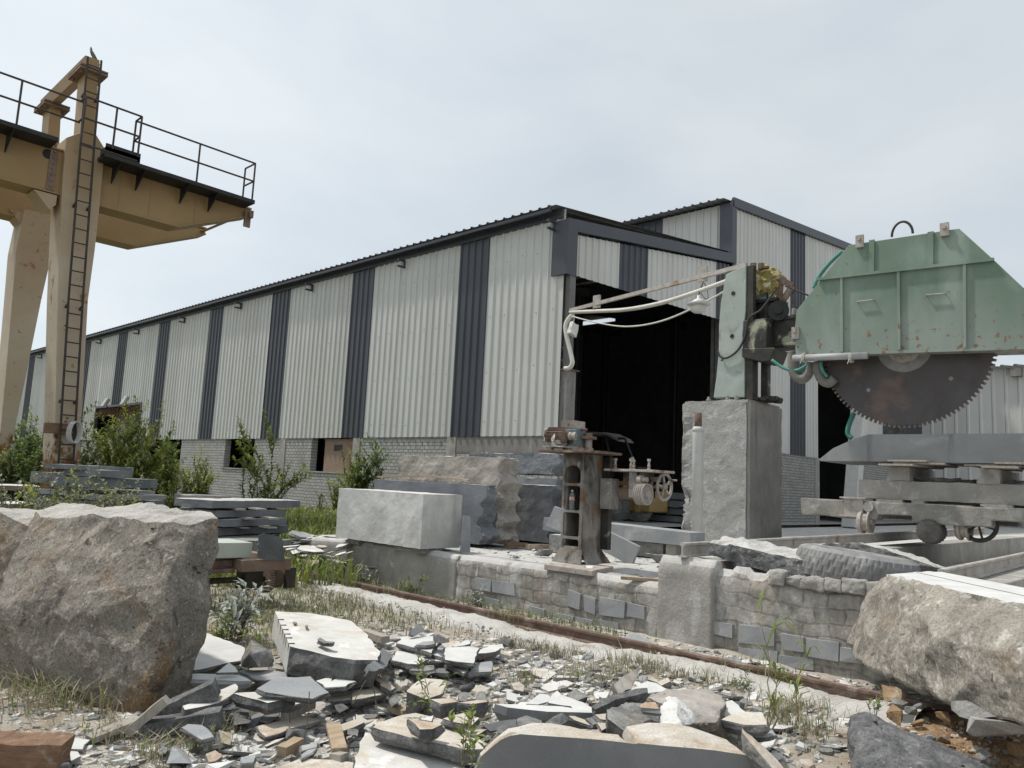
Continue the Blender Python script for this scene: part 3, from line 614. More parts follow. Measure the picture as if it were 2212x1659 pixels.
for (x, y) in [(17.15, 14.6), (17.15, 21), (17.15, 28), (25.9, 14.2), (25.9, 21), (25.9, 28), (25.9, 36), (33.9, 21), (40, 21), (40, 30), (33, 45)]:
    mb = MB(); h = 8.6 if x < 20 else 12
    mb.lohi((x-.2, y-.015, .5), (x+.2, y+.015, h)); mb.lohi((x-.2, y-.16, .5), (x-.175, y+.16, h)); mb.lohi((x+.175, y-.16, .5), (x+.2, y+.16, h))
    if y < 16 and x < 20:
        for k in range(10): mb.lohi((x-.30, y-.40, 2.3+k*.36), (x+.22, y-.165, 2.34+k*.36))
    mb.build('steel_column', m_inside if y > 15 else M('grey_column_paint', (.10, .10, .10), (.16, .155, .15), 3, .7, .1), shed)
mb = MB()
for y in (14.2, 17.2, 20.2, 23.2, 26.2, 30, 36, 44, 52): mb.beam((SX+.3, y, 8.7), (25.6, y, 9.9), .16, .3); mb.beam((25.7, y, 11.5), (50, y, 13.9), .18, .4)
for x in (17, 18.5, 20, 21.5, 23, 24.5): mb.beam((x, SY+.3, 9.05+(x-16)*.125), (x, YEND, 9.05+(x-16)*.125), .08, .16)
mb.build('roof_beams', m_inside, shed)
# corner column: concrete stub below, steel post above
q = hx(qG(580, 1130), SX+.1)
mb = MB(); mb.lohi((SX+.06, SY-.20, .3), (SX+.44, SY+.10, q.z)); mb.build('concrete_post', m_concd, shed, bevel=.02)
mb = MB(); mb.lohi((SX+.10, SY-.14, q.z), (SX+.34, SY+.02, 7.5)); mb.build('corner_post', M('grey_post_steel', (.17, .165, .16), (.11, .11, .108), 2, .7, .1), shed)
mb = MB(); mb.box((SX+.26, SY-.06, q.z+.01), (.50, .40, .03)); mb.build('post_plate', m_rust, shed)
# tall bay front: brick base and the further opening
mb = MB(); mb.lohi((25.8, SY+.03, .3), (33.3, SY+.3, 3.33)); mb.build('brick_base', m_brickx, shed)
mb = MB(); mb.lohi((33.3, SY, .3), (33.75, SY+.32, 3.31)); mb.build('concrete_pier', m_conc, shed)
# right part: front wall beyond the second opening and the projecting wing
xr = hy(z6(1165, 1400), SY-.3).x
WX = hy((1992, 960), SY).x
sheet(xr+.3, WX, lambda t, d: (t, SY-d), lambda x: 1 if x > xr+4.2 else 0, lambda x: 3.4, lambda x: 8.2, 'front_cladding', shed)
mb = MB(); mb.lohi((xr+.2, SY+.02, .2), (WX, SY+.28, 3.42)); mb.build('brick_base', m_brickx, shed)
wt = hx((2150, 796), WX).z
sheet(SY, -14, lambda t, d: (WX-d, t), lambda y: 0, lambda y: 1.2, lambda y: wt, 'wing_cladding', shed, .62)
mb = MB(); mb.lohi((WX+.02, -14, -.1), (WX+.3, SY, 1.25)); mb.build('wing_base', m_brick, shed)
mb = MB(); k = 0; prev = None; y = SY
while y > -14:
    for a, d in ((0, 0), (.22, 0), (.25, .09), (.33, .09), (.36, 0)):
        yy = y-a*1.6; n1_ = mb.bm.verts.new((WX-.5, yy, wt+.02+d)); n2_ = mb.bm.verts.new((WX+12, yy, wt+1.5+d))
        if prev: mb.face([prev[0], n1_, n2_, prev[1]])
        prev = (n1_, n2_)
    y -= .62
mb.build('wing_roof', m_roof, shed)
mb = MB(); p = hx(z6(2165, 1090), WX-.2); mb.box(p, (.5, .5, .5)); mb.build('wall_box', m_concd, shed)
# slanted concrete post in front of the second opening
a = hy(z6(1165, 1370), 11.); b_ = hy(z7(1120, 400), 11.)
d = (a-b_).normalized()
mb = MB(); mb.beam(b_-d*1.2, a+d*.8, .50, .5, (0, 1, 0)); o = mb.build('leaning_post', m_pipedust, None, bevel=.02)
tag(o, 'pale leaning concrete post behind the left end of the sawn slab', 'post')
# two floodlights above the thatched opening
for k, p in enumerate((z2(775, 757), z2(917, 742))):
    c = hx(p, SX-.6); t = thing('floodlight', ('grey floodlight left of the dark stripe above the thatched wall opening', 'grey floodlight on the dark stripe above the thatched wall opening')[k], 'floodlight', (SX, c.y, c.z), 'floodlights above the thatched opening')
    mb = MB(); mb.box(c, (.14, .42, .55), rot=Matrix.Rotation(R(25), 3, 'Y')); mb.box(c+V(.1, 0, .02), (.1, .3, .4), rot=Matrix.Rotation(R(25), 3, 'Y')); mb.build('lamp_head', M('grey_lamp_casting', (.3, .31, .31), (.36, .36, .36), 4, .5, 0), t, bevel=.03)
    mb = MB(); mb.beam(c+V(.1, 0, -.2), (SX-.02, c.y, c.z-.65), .06, .06); mb.build('bracket', m_inside, t)

# ================================================================== GANTRY CRANE
YF = 19.7                                                           # front faces of the nearer leg
crane = thing('gantry_crane', 'tall ochre gantry crane with tapered legs and a railed walkway on its twin girders', 'crane', (4.6, YF+.4, .2))
def poly(zf, pts, plane, v): return [plane(zf(*p), v) for p in pts]
LEG = [hy(p, YF) for p in (z1(600, 790), z1(705, 800), z1(770, 905), z1(768, 990), z1(740, 1290), z1(700, 1659), z2(650, 0), z2(600, 900), z2(583, 1300))]
lower = hy(z2(398, 1300), YF)
LEGL = [hy(p, YF) for p in (z2(405, 960), z2(425, 0), z1(440, 1659), z1(462, 1130), z1(490, 830))]
bR, bL = LEG[-1].copy(), lower.copy(); bR.z = bL.z = .1
mb = MB(); mb.prism(LEG+[bR, bL]+LEGL, (0, .82, 0))
lg = mb.build('leg', m_cranel, crane, bevel=.015)
PT = [hy(p, YF+.08) for p in (z1(640, 322), z1(727, 330), z1(706, 802), z1(603, 795))]
mb = MB(); mb.prism(PT, (0, .62, 0)); mb.build('upper_post', m_crane, crane, bevel=.01)
tb = [hy(p, YF+.04) for p in (z1(628, 222), z1(735, 258), z1(735, 318), z1(640, 322))]
GAP = 2.8
mb = MB(); mb.prism(tb, (0, GAP+.75, 0)); mb.build('top_beam', m_crane, crane, bevel=.01)
for yy in (0, GAP):
    mb = MB(); zc = min(p.z for p in tb); xm = (tb[2].x+tb[3].x)/2; wdt = (tb[2].x-tb[3].x)
    mb.box((xm, YF+.39+yy, zc-.04), (wdt+.34, .95, .05)); mb.box((xm, YF+.39+yy, zc+.03), (wdt+.34, .95, .04))
    for s_ in (-1, 1):
        for t_ in (-.3, .3): mb.cyl((xm+s_*(wdt/2+.1), YF+.39+yy+t_, zc-.12), (xm+s_*(wdt/2+.1), YF+.39+yy+t_, zc+.1), .03, 6)
    mb.build('flange_plates', m_rustd, crane)
mb = MB(); mb.prism([p+V(0, GAP, 0) for p in PT], (0, .62, 0)); mb.build('upper_post', m_crane, crane, bevel=.01)
YR = YF+GAP
RL = [hy(p, YR) for p in (z1(183, 1358), z1(390, 1400), z1(390, 1659), z2(305, 0), z2(200, 520), z2(120, 900))]
RLL = [hy(p, YR) for p in (z2(38, 600), z2(90, 0), z1(120, 1659))]
a, b_ = RL[-1].copy(), RLL[0].copy(); a += (RL[-1]-RL[-2]).normalized()*2.; a.z = .1; b_ += (RLL[0]-RLL[1]).normalized()*2.6; b_.z = .1
mb = MB(); mb.prism(RL+[a, b_]+RLL, (0, .8, 0)); mb.build('leg', m_cranel, crane, bevel=.015)
# girders (a long one through the legs with a tapered end), rear one the same
GY = YF+.16
gt = [hy(z1(1850, 1320), GY), hy(z1(1850, 1402), GY), hy(z1(1310, 1478), GY), hy(z1(740, 1292), GY)]
gl0 = hy(z1(0, 1095), GY); ga = hy(z1(770, 960), GY); gz_top = hy(z1(0, 760), GY)
zb_ = (gt[2].z+gt[3].z)/2; ztp = (gt[0].z+.25)
zb_ = gt[2].z-.02; zw = 8.90; ztp = zw-.06
for k, yy in enumerate((0, GAP)):
    o_ = V(0, yy, 0)
    P_ = [V(-16, GY, ztp), V(gt[0].x, GY, ztp), V(gt[1].x, GY, gt[1].z), V(gt[2].x, GY, zb_), V(-16, GY, zb_)]
    mb = MB(); mb.prism([p+o_ for p in P_], (0, .52, 0)); g_ = mb.build('girder', m_crane, crane, bevel=.012)
    mb = MB()
    mb.lohi((-16, GY-.05+yy, zb_-.035), (gt[2].x, GY+.57+yy, zb_-.002)); mb.lohi((-16, GY-.05+yy, ztp+.002), (gt[0].x+.02, GY+.57+yy, ztp+.04))
    mb.prism([gt[2]+o_+V(0, -.05, -.035+zb_-gt[2].z), gt[2]+o_+V(0, -.05, zb_-gt[2].z-.002), V(gt[1].x, GY-.05, gt[1].z)+o_, V(gt[1].x, GY-.05, gt[1].z-.035)+o_], (0, .62, 0))
    mb.build('girder_flange', m_crane, g_)
    if k == 0:
        mb = MB()
        xk = hy(z1(400, 1000), GY).x
        mb.lohi((xk-.10, GY-.03, zb_+.02), (xk+.06, GY-.002, ztp-.03))
        for i in range(9): mb.cyl((xk-.02, GY-.06, zb_+.12+i*.14), (xk-.02, GY-.03, zb_+.12+i*.14), .035, 6)
        for x_ in (hy(z1(885, 1200), GY).x, hy(z1(1110, 1250), GY).x, hy(z1(1445, 1300), GY).x): pass
        mb.build('splice_plate', m_rustd, g_)
        for x_ in (hy(z1(885, 1200), GY).x, hy(z1(1110, 1250), GY).x, hy(z1(1445, 1300), GY).x): mb = MB(); mb.lohi((x_-.008, GY-.008, zb_+.05), (x_+.008, GY-.001, ztp-.05)); mb.build('girder_stiffener', m_crane, g_)
        mb = MB(); h_ = hy(z1(355, 952), GY); mb.cyl((h_.x, GY-.012, h_.z), (h_.x, GY-.001, h_.z), .115, 20); mb.build('access_hole', m_black, g_)
mb = MB(); xe = gt[0].x; mb.lohi((xe-.16, GY-.06, gt[1].z+.02), (xe-.04, GY+GAP+.56, ztp-.12)); mb.build('end_tie', m_crane, crane, bevel=.01)
mb = MB(); mb.lohi((xe-.2, GY-.12, ztp-.55), (xe-.02, GY-.062, ztp-.05)); mb.box((xe-.06, GY-.2, ztp-.2), (.08, .12, .2)); mb.build('end_bracket', m_rustd, crane)
for q_, yy in ((z1(350, 1245), 0), (z1(160, 1385), GAP)):
    mb = MB(); p = hy(q_, YF+yy+.1); mb.prism([p+V(-.28, 0, .02), p+V(.2, 0, .02), p+V(.2, 0, -.2), p+V(.08, 0, -.35)], (0, .6, 0))
    mb.build('leg_bracket', m_cranel, crane)
# walkway with brackets and railings
WY = YF-.50                                                         # outer edge
mb = MB()
xl1 = hy(z1(430, 860), WY).x; xr0 = hy(z1(1003, 1015), WY).x; xr1 = hy(z1(1882, 1285), WY).x
mb.lohi((-16, WY, zw-.10), (xl1, GY-.06, zw)); mb.lohi((xr0-.7, WY, zw-.10), (xr1, GY-.06, zw))
BY = WY-.36
bx0 = hy(z1(775, 960), BY).x; bx1 = hy(z1(1035, 990), BY).x
mb.lohi((bx0, BY, zw-.12), (bx1, WY-.002, zw+.02)); mb.lohi((bx0, BY, zw-.22), (bx1, BY+.05, zw+.10))
for x_ in (hy(z1(95, 810), WY).x, hy(z1(890, 1060), WY).x, hy(z1(1070, 1120), WY).x, hy(z1(1400, 1210), WY).x, hy(z1(1610, 1280), WY).x):
    mb.prism([V(x_, WY+.02, zw-.1), V(x_, GY-.06, zw-.1), V(x_, GY-.06, zw-.5)], (.03, 0, 0))
mb.build('walkway', m_black, crane)
def rails(name, segs, r=.024):
    mb = MB()
    for a, b_, in segs: mb.tube([a, b_], r, 6)
    return mb.build(name, m_steel, crane)
def post(x, y, h0=None, h1=None): return (V(x, y, zw), V(x, y, zw+RH))
RH = 1.02
xa = hy(z1(160, 450), WY).x
segs = [(V(-16, WY, zw+RH), V(hy(z1(612, 597), WY).x, WY, zw+RH)), (V(-16, WY, zw+RH*.5), V(hy(z1(585, 748), WY).x, WY, zw+RH*.5)), post(xa, WY), post(xa-3.2, WY), post(xa-6.4, WY)]
rails('walkway_railing', segs)
xp0 = hy(z1(640, 503), BY).x; xp1 = hy(z1(1050, 662), BY).x; xpm = hy(z1(868, 593), BY).x
segs = [(V(xp0, BY, zw+RH), V(xp1, BY, zw+RH)), (V(xp0, BY, zw+RH*.5), V(xp1, BY, zw+RH*.5)), post(xp1, BY), post(xpm, BY), (V(xp0, BY, zw+RH), V(xp0, WY, zw+RH)), (V(xp0, BY, zw+RH*.5), V(xp0, WY, zw+RH*.5)),
        (V(xp1, BY, zw+RH), V(xp1, WY, zw+RH)), (V(xp1, BY, zw+RH*.5), V(xp1, WY, zw+RH*.5)), post(xp1, WY), (V(xp0, BY, zw-.1), V(xp0, BY, zw+RH)), (V(xp0, BY, zw-.1), V(xp1, BY, zw-.1))]
rails('platform_railing', segs)
xq = hy(z1(1478, 875), WY).x; xz = hy(z1(1885, 1008), WY).x
segs = [(V(xp1, WY, zw+RH), V(xz, WY, zw+RH)), (V(xp1, WY, zw+RH*.5), V(xz, WY, zw+RH*.5)), post(xq, WY), post(xz, WY), (V(xz, WY, zw+RH), V(xz, GY-.1, zw+RH)), (V(xz, WY, zw+RH*.5), V(xz, GY-.1, zw+RH*.5)), post(xz, GY-.1)]
rails('walkway_railing', segs)
# ladder up the nearer leg
la = [hy(z1(648, 232), YF-.16), hy(z1(600, 800), YF-.16), hy(z2(505, 0), YF-.16), hy(z2(428, 1250), YF-.16)]
lb = [hy(z1(748, 262), YF-.16), hy(z1(700, 820), YF-.16), hy(z2(610, 0), YF-.16), hy(z2(537, 1250), YF-.16)]
def at_z(line, z):
    for p, q_ in zip(line, line[1:]):
        if q_.z <= z <= p.z: return p+(q_-p)*((p.z-z)/(p.z-q_.z))
    return line[-1]
mb = MB(); mb.tube(la+[V(la[-1].x, la[-1].y, .3)], .026, 6); mb.tube(lb+[V(lb[-1].x, lb[-1].y, .3)], .026, 6)
z = la[0].z-.18
while z > .5:
    mb.tube([at_z(la, z), at_z(lb, z+.0)], .016, 5); z -= .335
for z in (la[0].z-.9, 7.6, 5.2, 3.0):
    for ln in (la, lb): p = at_z(ln, z); mb.beam(p, p+V(0, .2, -.05), .05, .05)
mb.build('ladder', m_steel, crane)
p0 = hy(z2(360, 945), YF-.06); p1 = hy(z2(602, 955), YF-.06)
mb = MB(); mb.beam(p0+V(-.1, 0, 0), p1, .1, .24); o = mb.build('timber_brace', m_woodb, crane)
mb = MB(); c = hy(z2(545, 960), YF-.2)
for k in range(6): mb.tube([c+V(.12*math.sin(t)+k*.012-.03, -.02*k, -.25*(1-math.cos(t))+.2) for t in [i*.5 for i in range(13)]], .012, 5)
o = mb.build('rope_coil', m_pipedust); tag(o, 'coil of pale rope hung on the brown brace of the crane leg', 'rope')
# pigeon on the crane top
pb = hy(z1(690, 236), YF+.3); pb.z = max(p.z for p in tb)+.0
pr = [(-.22, .014, .02), (-.15, .035, .06), (-.07, .072, .105), (.0, .094, .145), (.05, .09, .185), (.085, .062, .225), (.095, .038, .255), (.10, .042, .282), (.112, .034, .302), (.122, .01, .314)]
mb = MB(); rings = []
dirv = Vector((-.9, -.1, 0)).normalized(); sd_ = dirv.cross(Vector((0, 0, 1)))
for i, (x_, r_, z_) in enumerate(pr):
    rings.append([mb.bm.verts.new(pb+dirv*(x_*.72)+Vector((0, 0, z_*1.12-.0)) + sd_*(math.cos(t)*r_*.95)+(Vector((0, 0, 1))*.75+dirv*.5)*(math.sin(t)*r_)) for t in [2*math.pi*k/10 for k in range(10)]])
for i in range(len(rings)-1):
    for k in range(10): mb.face([rings[i][k], rings[i][(k+1) % 10], rings[i+1][(k+1) % 10], rings[i+1][k]])
mb.face(rings[0]); mb.face(rings[-1][::-1])
mb.lathe(pb+dirv*.088+V(0, 0, .305), dirv*.9+V(0, 0, -.3), [(0, .011), (.02, .007), (.035, .001)], 6)
for s_ in (-1, 1): mb.tube([pb+sd_*.03*s_+V(0, 0, .11), pb+sd_*.03*s_+dirv*.01+V(0, 0, .0)], .006, 5)
o = mb.build('pigeon', m_bird, None, smooth=True); tag(o, 'grey pigeon perched on the top beam of the ochre crane', 'bird')

# ================================================================== SAW PEDESTAL, STAND-PIPE
PE = V(13.78, 6.84, PZ)
ptl = hx(z6(42, 1290), PE.x); ptr = hx(z6(470, 1258), PE.x); pR = hy(z6(683, 1300), ptr.y)
zt0 = ptr.z
bm = bmesh.new(); x0, x1 = PE.x, pR.x; y0, y1 = ptr.y, ptl.y
mb = MB(); mb.bm.free(); mb.bm = bm
bmesh.ops.create_cube(bm, size=1, matrix=Matrix.Translation(((x0+x1)/2, (y0+y1)/2, (.4+zt0)/2)) @ Matrix.Diagonal((x1-x0, y1-y0, zt0-.4, 1)))
bmesh.ops.bevel(bm, geom=bm.edges[:], offset=.05, segments=2, affect='EDGES')
bmesh.ops.triangulate(bm, faces=bm.faces[:]); refine(bm, .09, 7); bm.normal_update()
mv = {}
for v in bm.verts:
    d = .02*fr(v.co*2.5, 1, 5)
    if v.co.y > y1-.25: d += -.10*max(0, fr(V(1, v.co.y*1.2, v.co.z*2.3), 1, 4)+.0) - (.16*math.exp(-((v.co.z-1.25)/.28)**2) if v.co.y > y1-.06 else 0)
    mv[v] = v.co+v.normal*d
for v, c in mv.items(): v.co = c
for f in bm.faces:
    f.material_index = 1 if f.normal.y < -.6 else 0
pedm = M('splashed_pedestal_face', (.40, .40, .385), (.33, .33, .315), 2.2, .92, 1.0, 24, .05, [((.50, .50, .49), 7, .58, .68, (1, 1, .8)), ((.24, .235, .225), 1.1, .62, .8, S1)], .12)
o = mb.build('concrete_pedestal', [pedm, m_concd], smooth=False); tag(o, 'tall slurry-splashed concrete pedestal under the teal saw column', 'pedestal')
PX = 12.6
sp_ = [hx(z7(266, 40), PX), hx(z7(262, 650), PX)]
t = thing('stand_pipe', 'white dusted stand-pipe with a rusty stub, in front of the concrete pedestal', 'pipe', (PX, sp_[0].y, .8))
pt_ = sp_[0]; pbm = V(PX, sp_[1].y, PZ-.05)
mb = MB(); mb.tube([pbm, pt_, pt_+V(0, 0, .01)], [.098, .098, .098], 20); mb.lathe(pt_, (0, 0, 1), [(0, .098), (.05, .112), (.10, .085)], 20); mb.build('pipe', m_pipedust, t, smooth=True)
st = hx(z6(150, 1350), PX)
mb = MB(); mb.tube([pt_+V(0, 0, .05), V(PX, pt_.y, st.z)], .066, 16); mb.build('rusty_stub', m_rust, t, smooth=True)

# ================================================================== STONE SAW
CX = 14.1
saw = thing('block_saw', 'big green-hooded circular block saw on a teal column, blade hanging over the wagon', 'stone saw', (CX+.3, 7.3, zt0))
cp = [(330, 462), (450, 410), (452, 620), (440, 800), (430, 980), (436, 1240), (352, 1252), (352, 1180), (290, 965), (282, 965)]
OUT = [(322, 470), (450, 412), (447, 700), (428, 860), (440, 1010), (440, 1250), (243, 1253), (262, 1120), (276, 960), (278, 800), (290, 650)]
mb = MB(); mb.prism([hx(z6(*p), CX) for p in OUT], (.42, 0, 0)); cbm = mb.build('column', m_teal, saw, bevel=.012)
mb = MB()
for p in ((370, 592), (362, 863)): h_ = hx(z6(*p), CX); mb.cyl(h_+V(-.008, 0, 0), h_+V(-.001, 0, 0), .045, 14)
mb.build('bolt_hole', m_black, cbm)
yc = hx(z6(450, 700), CX).y; ztc = hx(z6(450, 412), CX).z
mb = MB(); mb.lohi((CX+.02, yc-.14, zt0), (CX+.14, yc-.002, ztc-.02)); mb.lohi((CX+.34, yc-.30, zt0), (CX+.48, yc-.16, ztc-.3)); mb.lohi((CX+.15, yc-.06, zt0), (CX+.42, yc-.004, ztc-.1)); mb.build('guide_rail', m_grease, saw)
mb = MB()
for dy, h_ in ((-.05, .05), (-.22, .02), (-.32, -.06)): mb.cyl((CX+.2, yc+dy, ztc-.08), (CX+.2, yc+dy, ztc+.02+h_), .07, 6)
mb.build('top_nuts', m_rust, saw)
mb = MB()
for p in ((213, 1250), (333, 1248), (390, 1248)):
    b0 = hx(z6(*p), CX-.1); b0.z = zt0; mb.cyl(b0, b0+V(0, 0, .10), .028, 6); mb.cyl(b0+V(0, 0, .02), b0+V(0, 0, .055), .05, 6)
mb.build('anchor_bolts', m_conc, saw)
mb = MB(); r_ = random.Random(3)
for k in range(40): mb.box((CX+.35+r_.uniform(-.2, .25), yc-.2+r_.uniform(-.3, .25), zt0+.03+r_.uniform(-.02, .05)), (.1, .1, .06), r_.uniform(0, 3))
mb.build('grease_lumps', m_grease, saw)
# bridge beam and saddle
HX = 13.62                                                          # outer plate of the hood
BX0 = CX+.30
bt = hx(z6(600, 745), BX0).z; bb = hx(z6(600, 935), BX0).z
mb = MB(); mb.lohi((BX0, -2.5, bb), (BX0+.55, yc-.05, bt)); mb.lohi((BX0-.03, -2.5, bt-.08), (BX0-.002, yc-.2, bt-.02)); mb.lohi((BX0-.03, -2.5, bb), (BX0-.002, yc-.2, bb+.06)); mb.build('bridge_beam', m_grease, saw, bevel=.01)
s0 = hx(z6(432, 765), CX-.04); s1 = hx(z6(580, 935), CX-.04)
mb = MB(); mb.lohi((CX-.05, s1.y, s1.z), (CX+.28, s0.y, s0.z)); 
u0 = hx(z6(430, 940), CX-.02); u1 = hx(z6(640, 1020), CX-.02)
mb.prism([V(CX-.06, u0.y, u0.z), V(CX-.06, u1.y, u0.z-.05), V(CX-.06, u1.y+.1, u1.z), V(CX-.06, u0.y-.4, u1.z), V(CX-.06, u0.y, u1.z+.12)], (.6, 0, 0))
mb.build('saddle', m_grease, saw, bevel=.015)
# gearbox, motor, frame on the beam
gb0 = hx(z6(530, 740), BX0+.1); gb1 = hx(z6(650, 625), BX0+.1)
mb = MB(); mb.lohi((BX0+.05, gb1.y, bt), (BX0+.45, gb0.y, gb1.z)); mb.lohi((BX0-.02, gb1.y-.04, gb1.z-.06), (BX0+.5, gb0.y+.04, gb1.z))
gc = hx(z6(650, 700), BX0-.1); mb.lathe(gc+V(.05, 0, 0), (-1, -.35, 0), [(0, .20), (.05, .20), (.05, .08), (.10, .08)], 22)
for k in range(5): mb.lohi((BX0+.02, gb1.y+.05+k*.1, bt+.1), (BX0+.05, gb1.y+.09+k*.1, gb1.z-.1))
mb.build('gearbox', m_black, saw)
mo = hx(z6(575, 560), BX0+.25)
mb = MB(); mb.cyl(mo+V(0, 0, -.32), mo+V(0, 0, .25), .24, 18); mb.build('motor', m_tarpb, saw)
mb = MB()
f0 = hx(z6(665, 500), BX0+.1); f1 = hx(z6(745, 545), BX0+.1); f2 = hx(z6(668, 660), BX0+.1)
mb.beam(f0, f1, .05, .12); mb.beam(f1, f2, .05, .12); mb.beam(f2, f0, .05, .1)
mb.build('cable_frame', m_rust, saw)
pts = []; r_ = random.Random(11); bm = bmesh.new(); bmesh.ops.create_icosphere(bm, subdivisions=4, radius=1)
for v in bm.verts:
    p = v.co.copy(); d = 1+.22*fr(p*2.2, .8, 4)+.10*noise.noise(p*6)
    if p.z < -.35: d *= 1+.25*noise.noise(V(p.x*4, p.y*4, 1))
    v.co = Vector((p.x*.36*d, p.y*.42*d, p.z*.33*d-(.10 if p.z < -.3 else 0)*abs(noise.noise(V(p.x*5, p.y*5, 3)))*3))+mo+V(-.02, .06, .12)
mb = MB(); mb.bm.free(); mb.bm = bm; o = mb.build('plastic_sheet', m_yellow, None, smooth=False); tag(o, 'crumpled yellow plastic sheet wrapped over the saw motor', 'plastic sheet')
# hood
HO = [(765, 985), (758, 830), (770, 700), (1100, 285), (1800, 180), (2024, 383), (2212, 560), (2420, 760), (2420, 930), (2212, 941)]
hp = [hx(z6(*p), HX) for p in HO]
mb = MB(); mb.prism(hp, (.62, 0, 0)); hood = mb.build('hood', m_green, saw, bevel=.008)
mb = MB()
def flat(a, b_, w_, off=.012, t_=.010, side=None):
    a = hx(z6(*a), HX); b_ = hx(z6(*b_), HX); d = (b_-a).normalized(); n_ = Vector((0, -d.z, d.y))*w_/2
    mb.prism([a+n_-V(off, 0, 0), b_+n_-V(off, 0, 0), b_-n_-V(off, 0, 0), a-n_-V(off, 0, 0)], (off-.001, 0, 0))
flat((905, 505), (2024, 380), .05, .06)
flat((765, 985), (2420, 930), .05, .03)
for a, b_ in (((1250, 255), (1247, 465)), ((1622, 203), (1620, 420))): flat(a, b_, .09, .03)
for a, b_ in (((1060, 492), (1062, 965)), ((1420, 455), (1425, 952)), ((1838, 405), (1840, 940)), ((2250, 620), (2250, 935))): flat(a, b_, .045, .05)
mb.build('hood_ribs', m_green, hood)
for a, b_ in (((1160, 650), (1265, 637)), ((1597, 607), (1718, 597))):
    p, q_ = hx(z6(*a), HX), hx(z6(*b_), HX); mb = MB(); mb.tube([p+V(-.002, 0, 0), p+V(-.05, 0, .005), q_+V(-.05, 0, .005), q_+V(-.002, 0, 0)], .011, 6); mb.build('handle', m_dustmetal, hood)
for p in ((1175, 265), (1712, 190), (768, 845)):
    c = hx(z6(*p), HX); mb = MB(); mb.box(c+V(-.03, 0, 0), (.05, .13, .22)); mb.cyl(c+V(-.10, 0, .03), c+V(-.05, 0, .03), .035, 8)
    mb.build('hood_clamp', m_dustmetal, hood)
c = hx(z6(1440, 215), HX+.3); mb = MB(); mb.tube([c+V(0, .17*math.cos(t), .24*math.sin(t)-.02) for t in [math.pi*i/12 for i in range(13)]], .022, 8); mb.build('lifting_ring', m_steel, hood)
lt0, lt1 = hx(z6(750, 1003), HX-.05), hx(z6(1220, 985), HX-.05)
mb = MB(); mb.tube([lt0, lt1], .062, 12); mb.build('spray_pipe', M('galvanised_pipe', (.36, .37, .37), (.28, .285, .285), 4, .5, .1), saw, smooth=True)
mb = MB()
for x_ in (818, 1117):
    c = hx(z6(x_, 1000), HX-.05)
    for k in range(3): mb.tube([c+V(.085*math.cos(t), .02*k-.02, .085*math.sin(t)) for t in [2*math.pi*i/10 for i in range(11)]], .006, 4)
    mb.tube([c+V(-.08, 0, -.02), c+V(-.10, .03, -.12)], .006, 4)
mb.build('wire_tie', m_pvc, saw)
# blade with gullets
BXc = 13.95; s_ = (BXc-0)/11.
yL, zL = 4.33*s_, 1.6+(3.51-1.6)*s_; yR = 2.17*s_; yB, zB = 3.27*s_, 1.6+(2.58-1.6)*s_
hc = (yL-yR)/2; sg = zL-zB; BR = (hc*hc+sg*sg)/(2*sg); BC = V(BXc, (yL+yR)/2, zB+BR)
NT = 108; out = []
for k in range(NT):
    a0 = 2*math.pi*k/NT; st_ = 2*math.pi/NT
    for f_, r_ in ((0, BR), (.52, BR), (.54, BR-.025), (.62, BR-.045), (.76, BR-.052), (.90, BR-.045), (.98, BR-.025)):
        out.append((r_, a0+f_*st_))
mb = MB(); 
bmA = mb.bm; T_ = .009
def ringv(x_): return [bmA.verts.new((x_, BC.y+r_*math.cos(t_), BC.z+r_*math.sin(t_))) for r_, t_ in out]
Fv, Bv = ringv(BXc-T_), ringv(BXc+T_); n_ = len(out)
inF = [bmA.verts.new((BXc-T_, BC.y+(BR-.11)*math.cos(t_), BC.z+(BR-.11)*math.sin(t_))) for r_, t_ in out]; inB = [bmA.verts.new((BXc+T_, BC.y+(BR-.11)*math.cos(t_), BC.z+(BR-.11)*math.sin(t_))) for r_, t_ in out]
for i in range(n_):
    j = (i+1) % n_
    mb.face([Fv[i], inF[i], inF[j], Fv[j]]); mb.face([Bv[i], Bv[j], inB[j], inB[i]]); mb.face([Fv[i], Fv[j], Bv[j], Bv[i]])
mb.face(inF[::-1]); mb.face(inB)
bl = mb.build('blade', m_blade, saw)
mb = MB()
for k in range(NT):
    a0 = 2*math.pi*(k+.25)/NT; c = BC+V(0, math.cos(a0)*(BR-.002), math.sin(a0)*(BR-.002)); mb.box(c, (.026, .036, .022), rot=Matrix.Rotation(a0-math.pi/2, 3, 'X'))
mb.build('cutting_segments', m_rustd, bl)
FR = BC.z-hx(z6(1450, 1092), BXc).z; HR = BC.z-hx(z6(1450, 1033), BXc).z
mb = MB(); mb.lathe(BC+V(-T_, 0, 0), (-1, 0, 0), [(0, FR), (.012, FR-.01), (.016, HR+.01), (.016, 0)], 40); mb.build('flange', m_flange, bl, smooth=False)
mb = MB(); mb.lathe(BC+V(-T_-.017, 0, 0), (-1, 0, 0), [(0, HR), (.05, HR-.01), (.05, .16), (.14, .15), (.14, 0)], 36)
for k in range(8): a0 = 2*math.pi*(k+.4)/8; mb.cyl(BC+V(-T_-.05, .78*HR*math.cos(a0), .78*HR*math.sin(a0)), BC+V(-T_-.10, .78*HR*math.cos(a0), .78*HR*math.sin(a0)), .03, 8)
mb.build('hub', m_dustmetal, bl)
mb = MB()
for p in ((1750, 1132), (1227, 1205)): c = hx(z6(*p), BXc); mb.cyl(c+V(-T_-.004, 0, 0), c+V(-T_+.001, 0, 0), .034, 12)
mb.build('blade_hole', m_flange, bl)
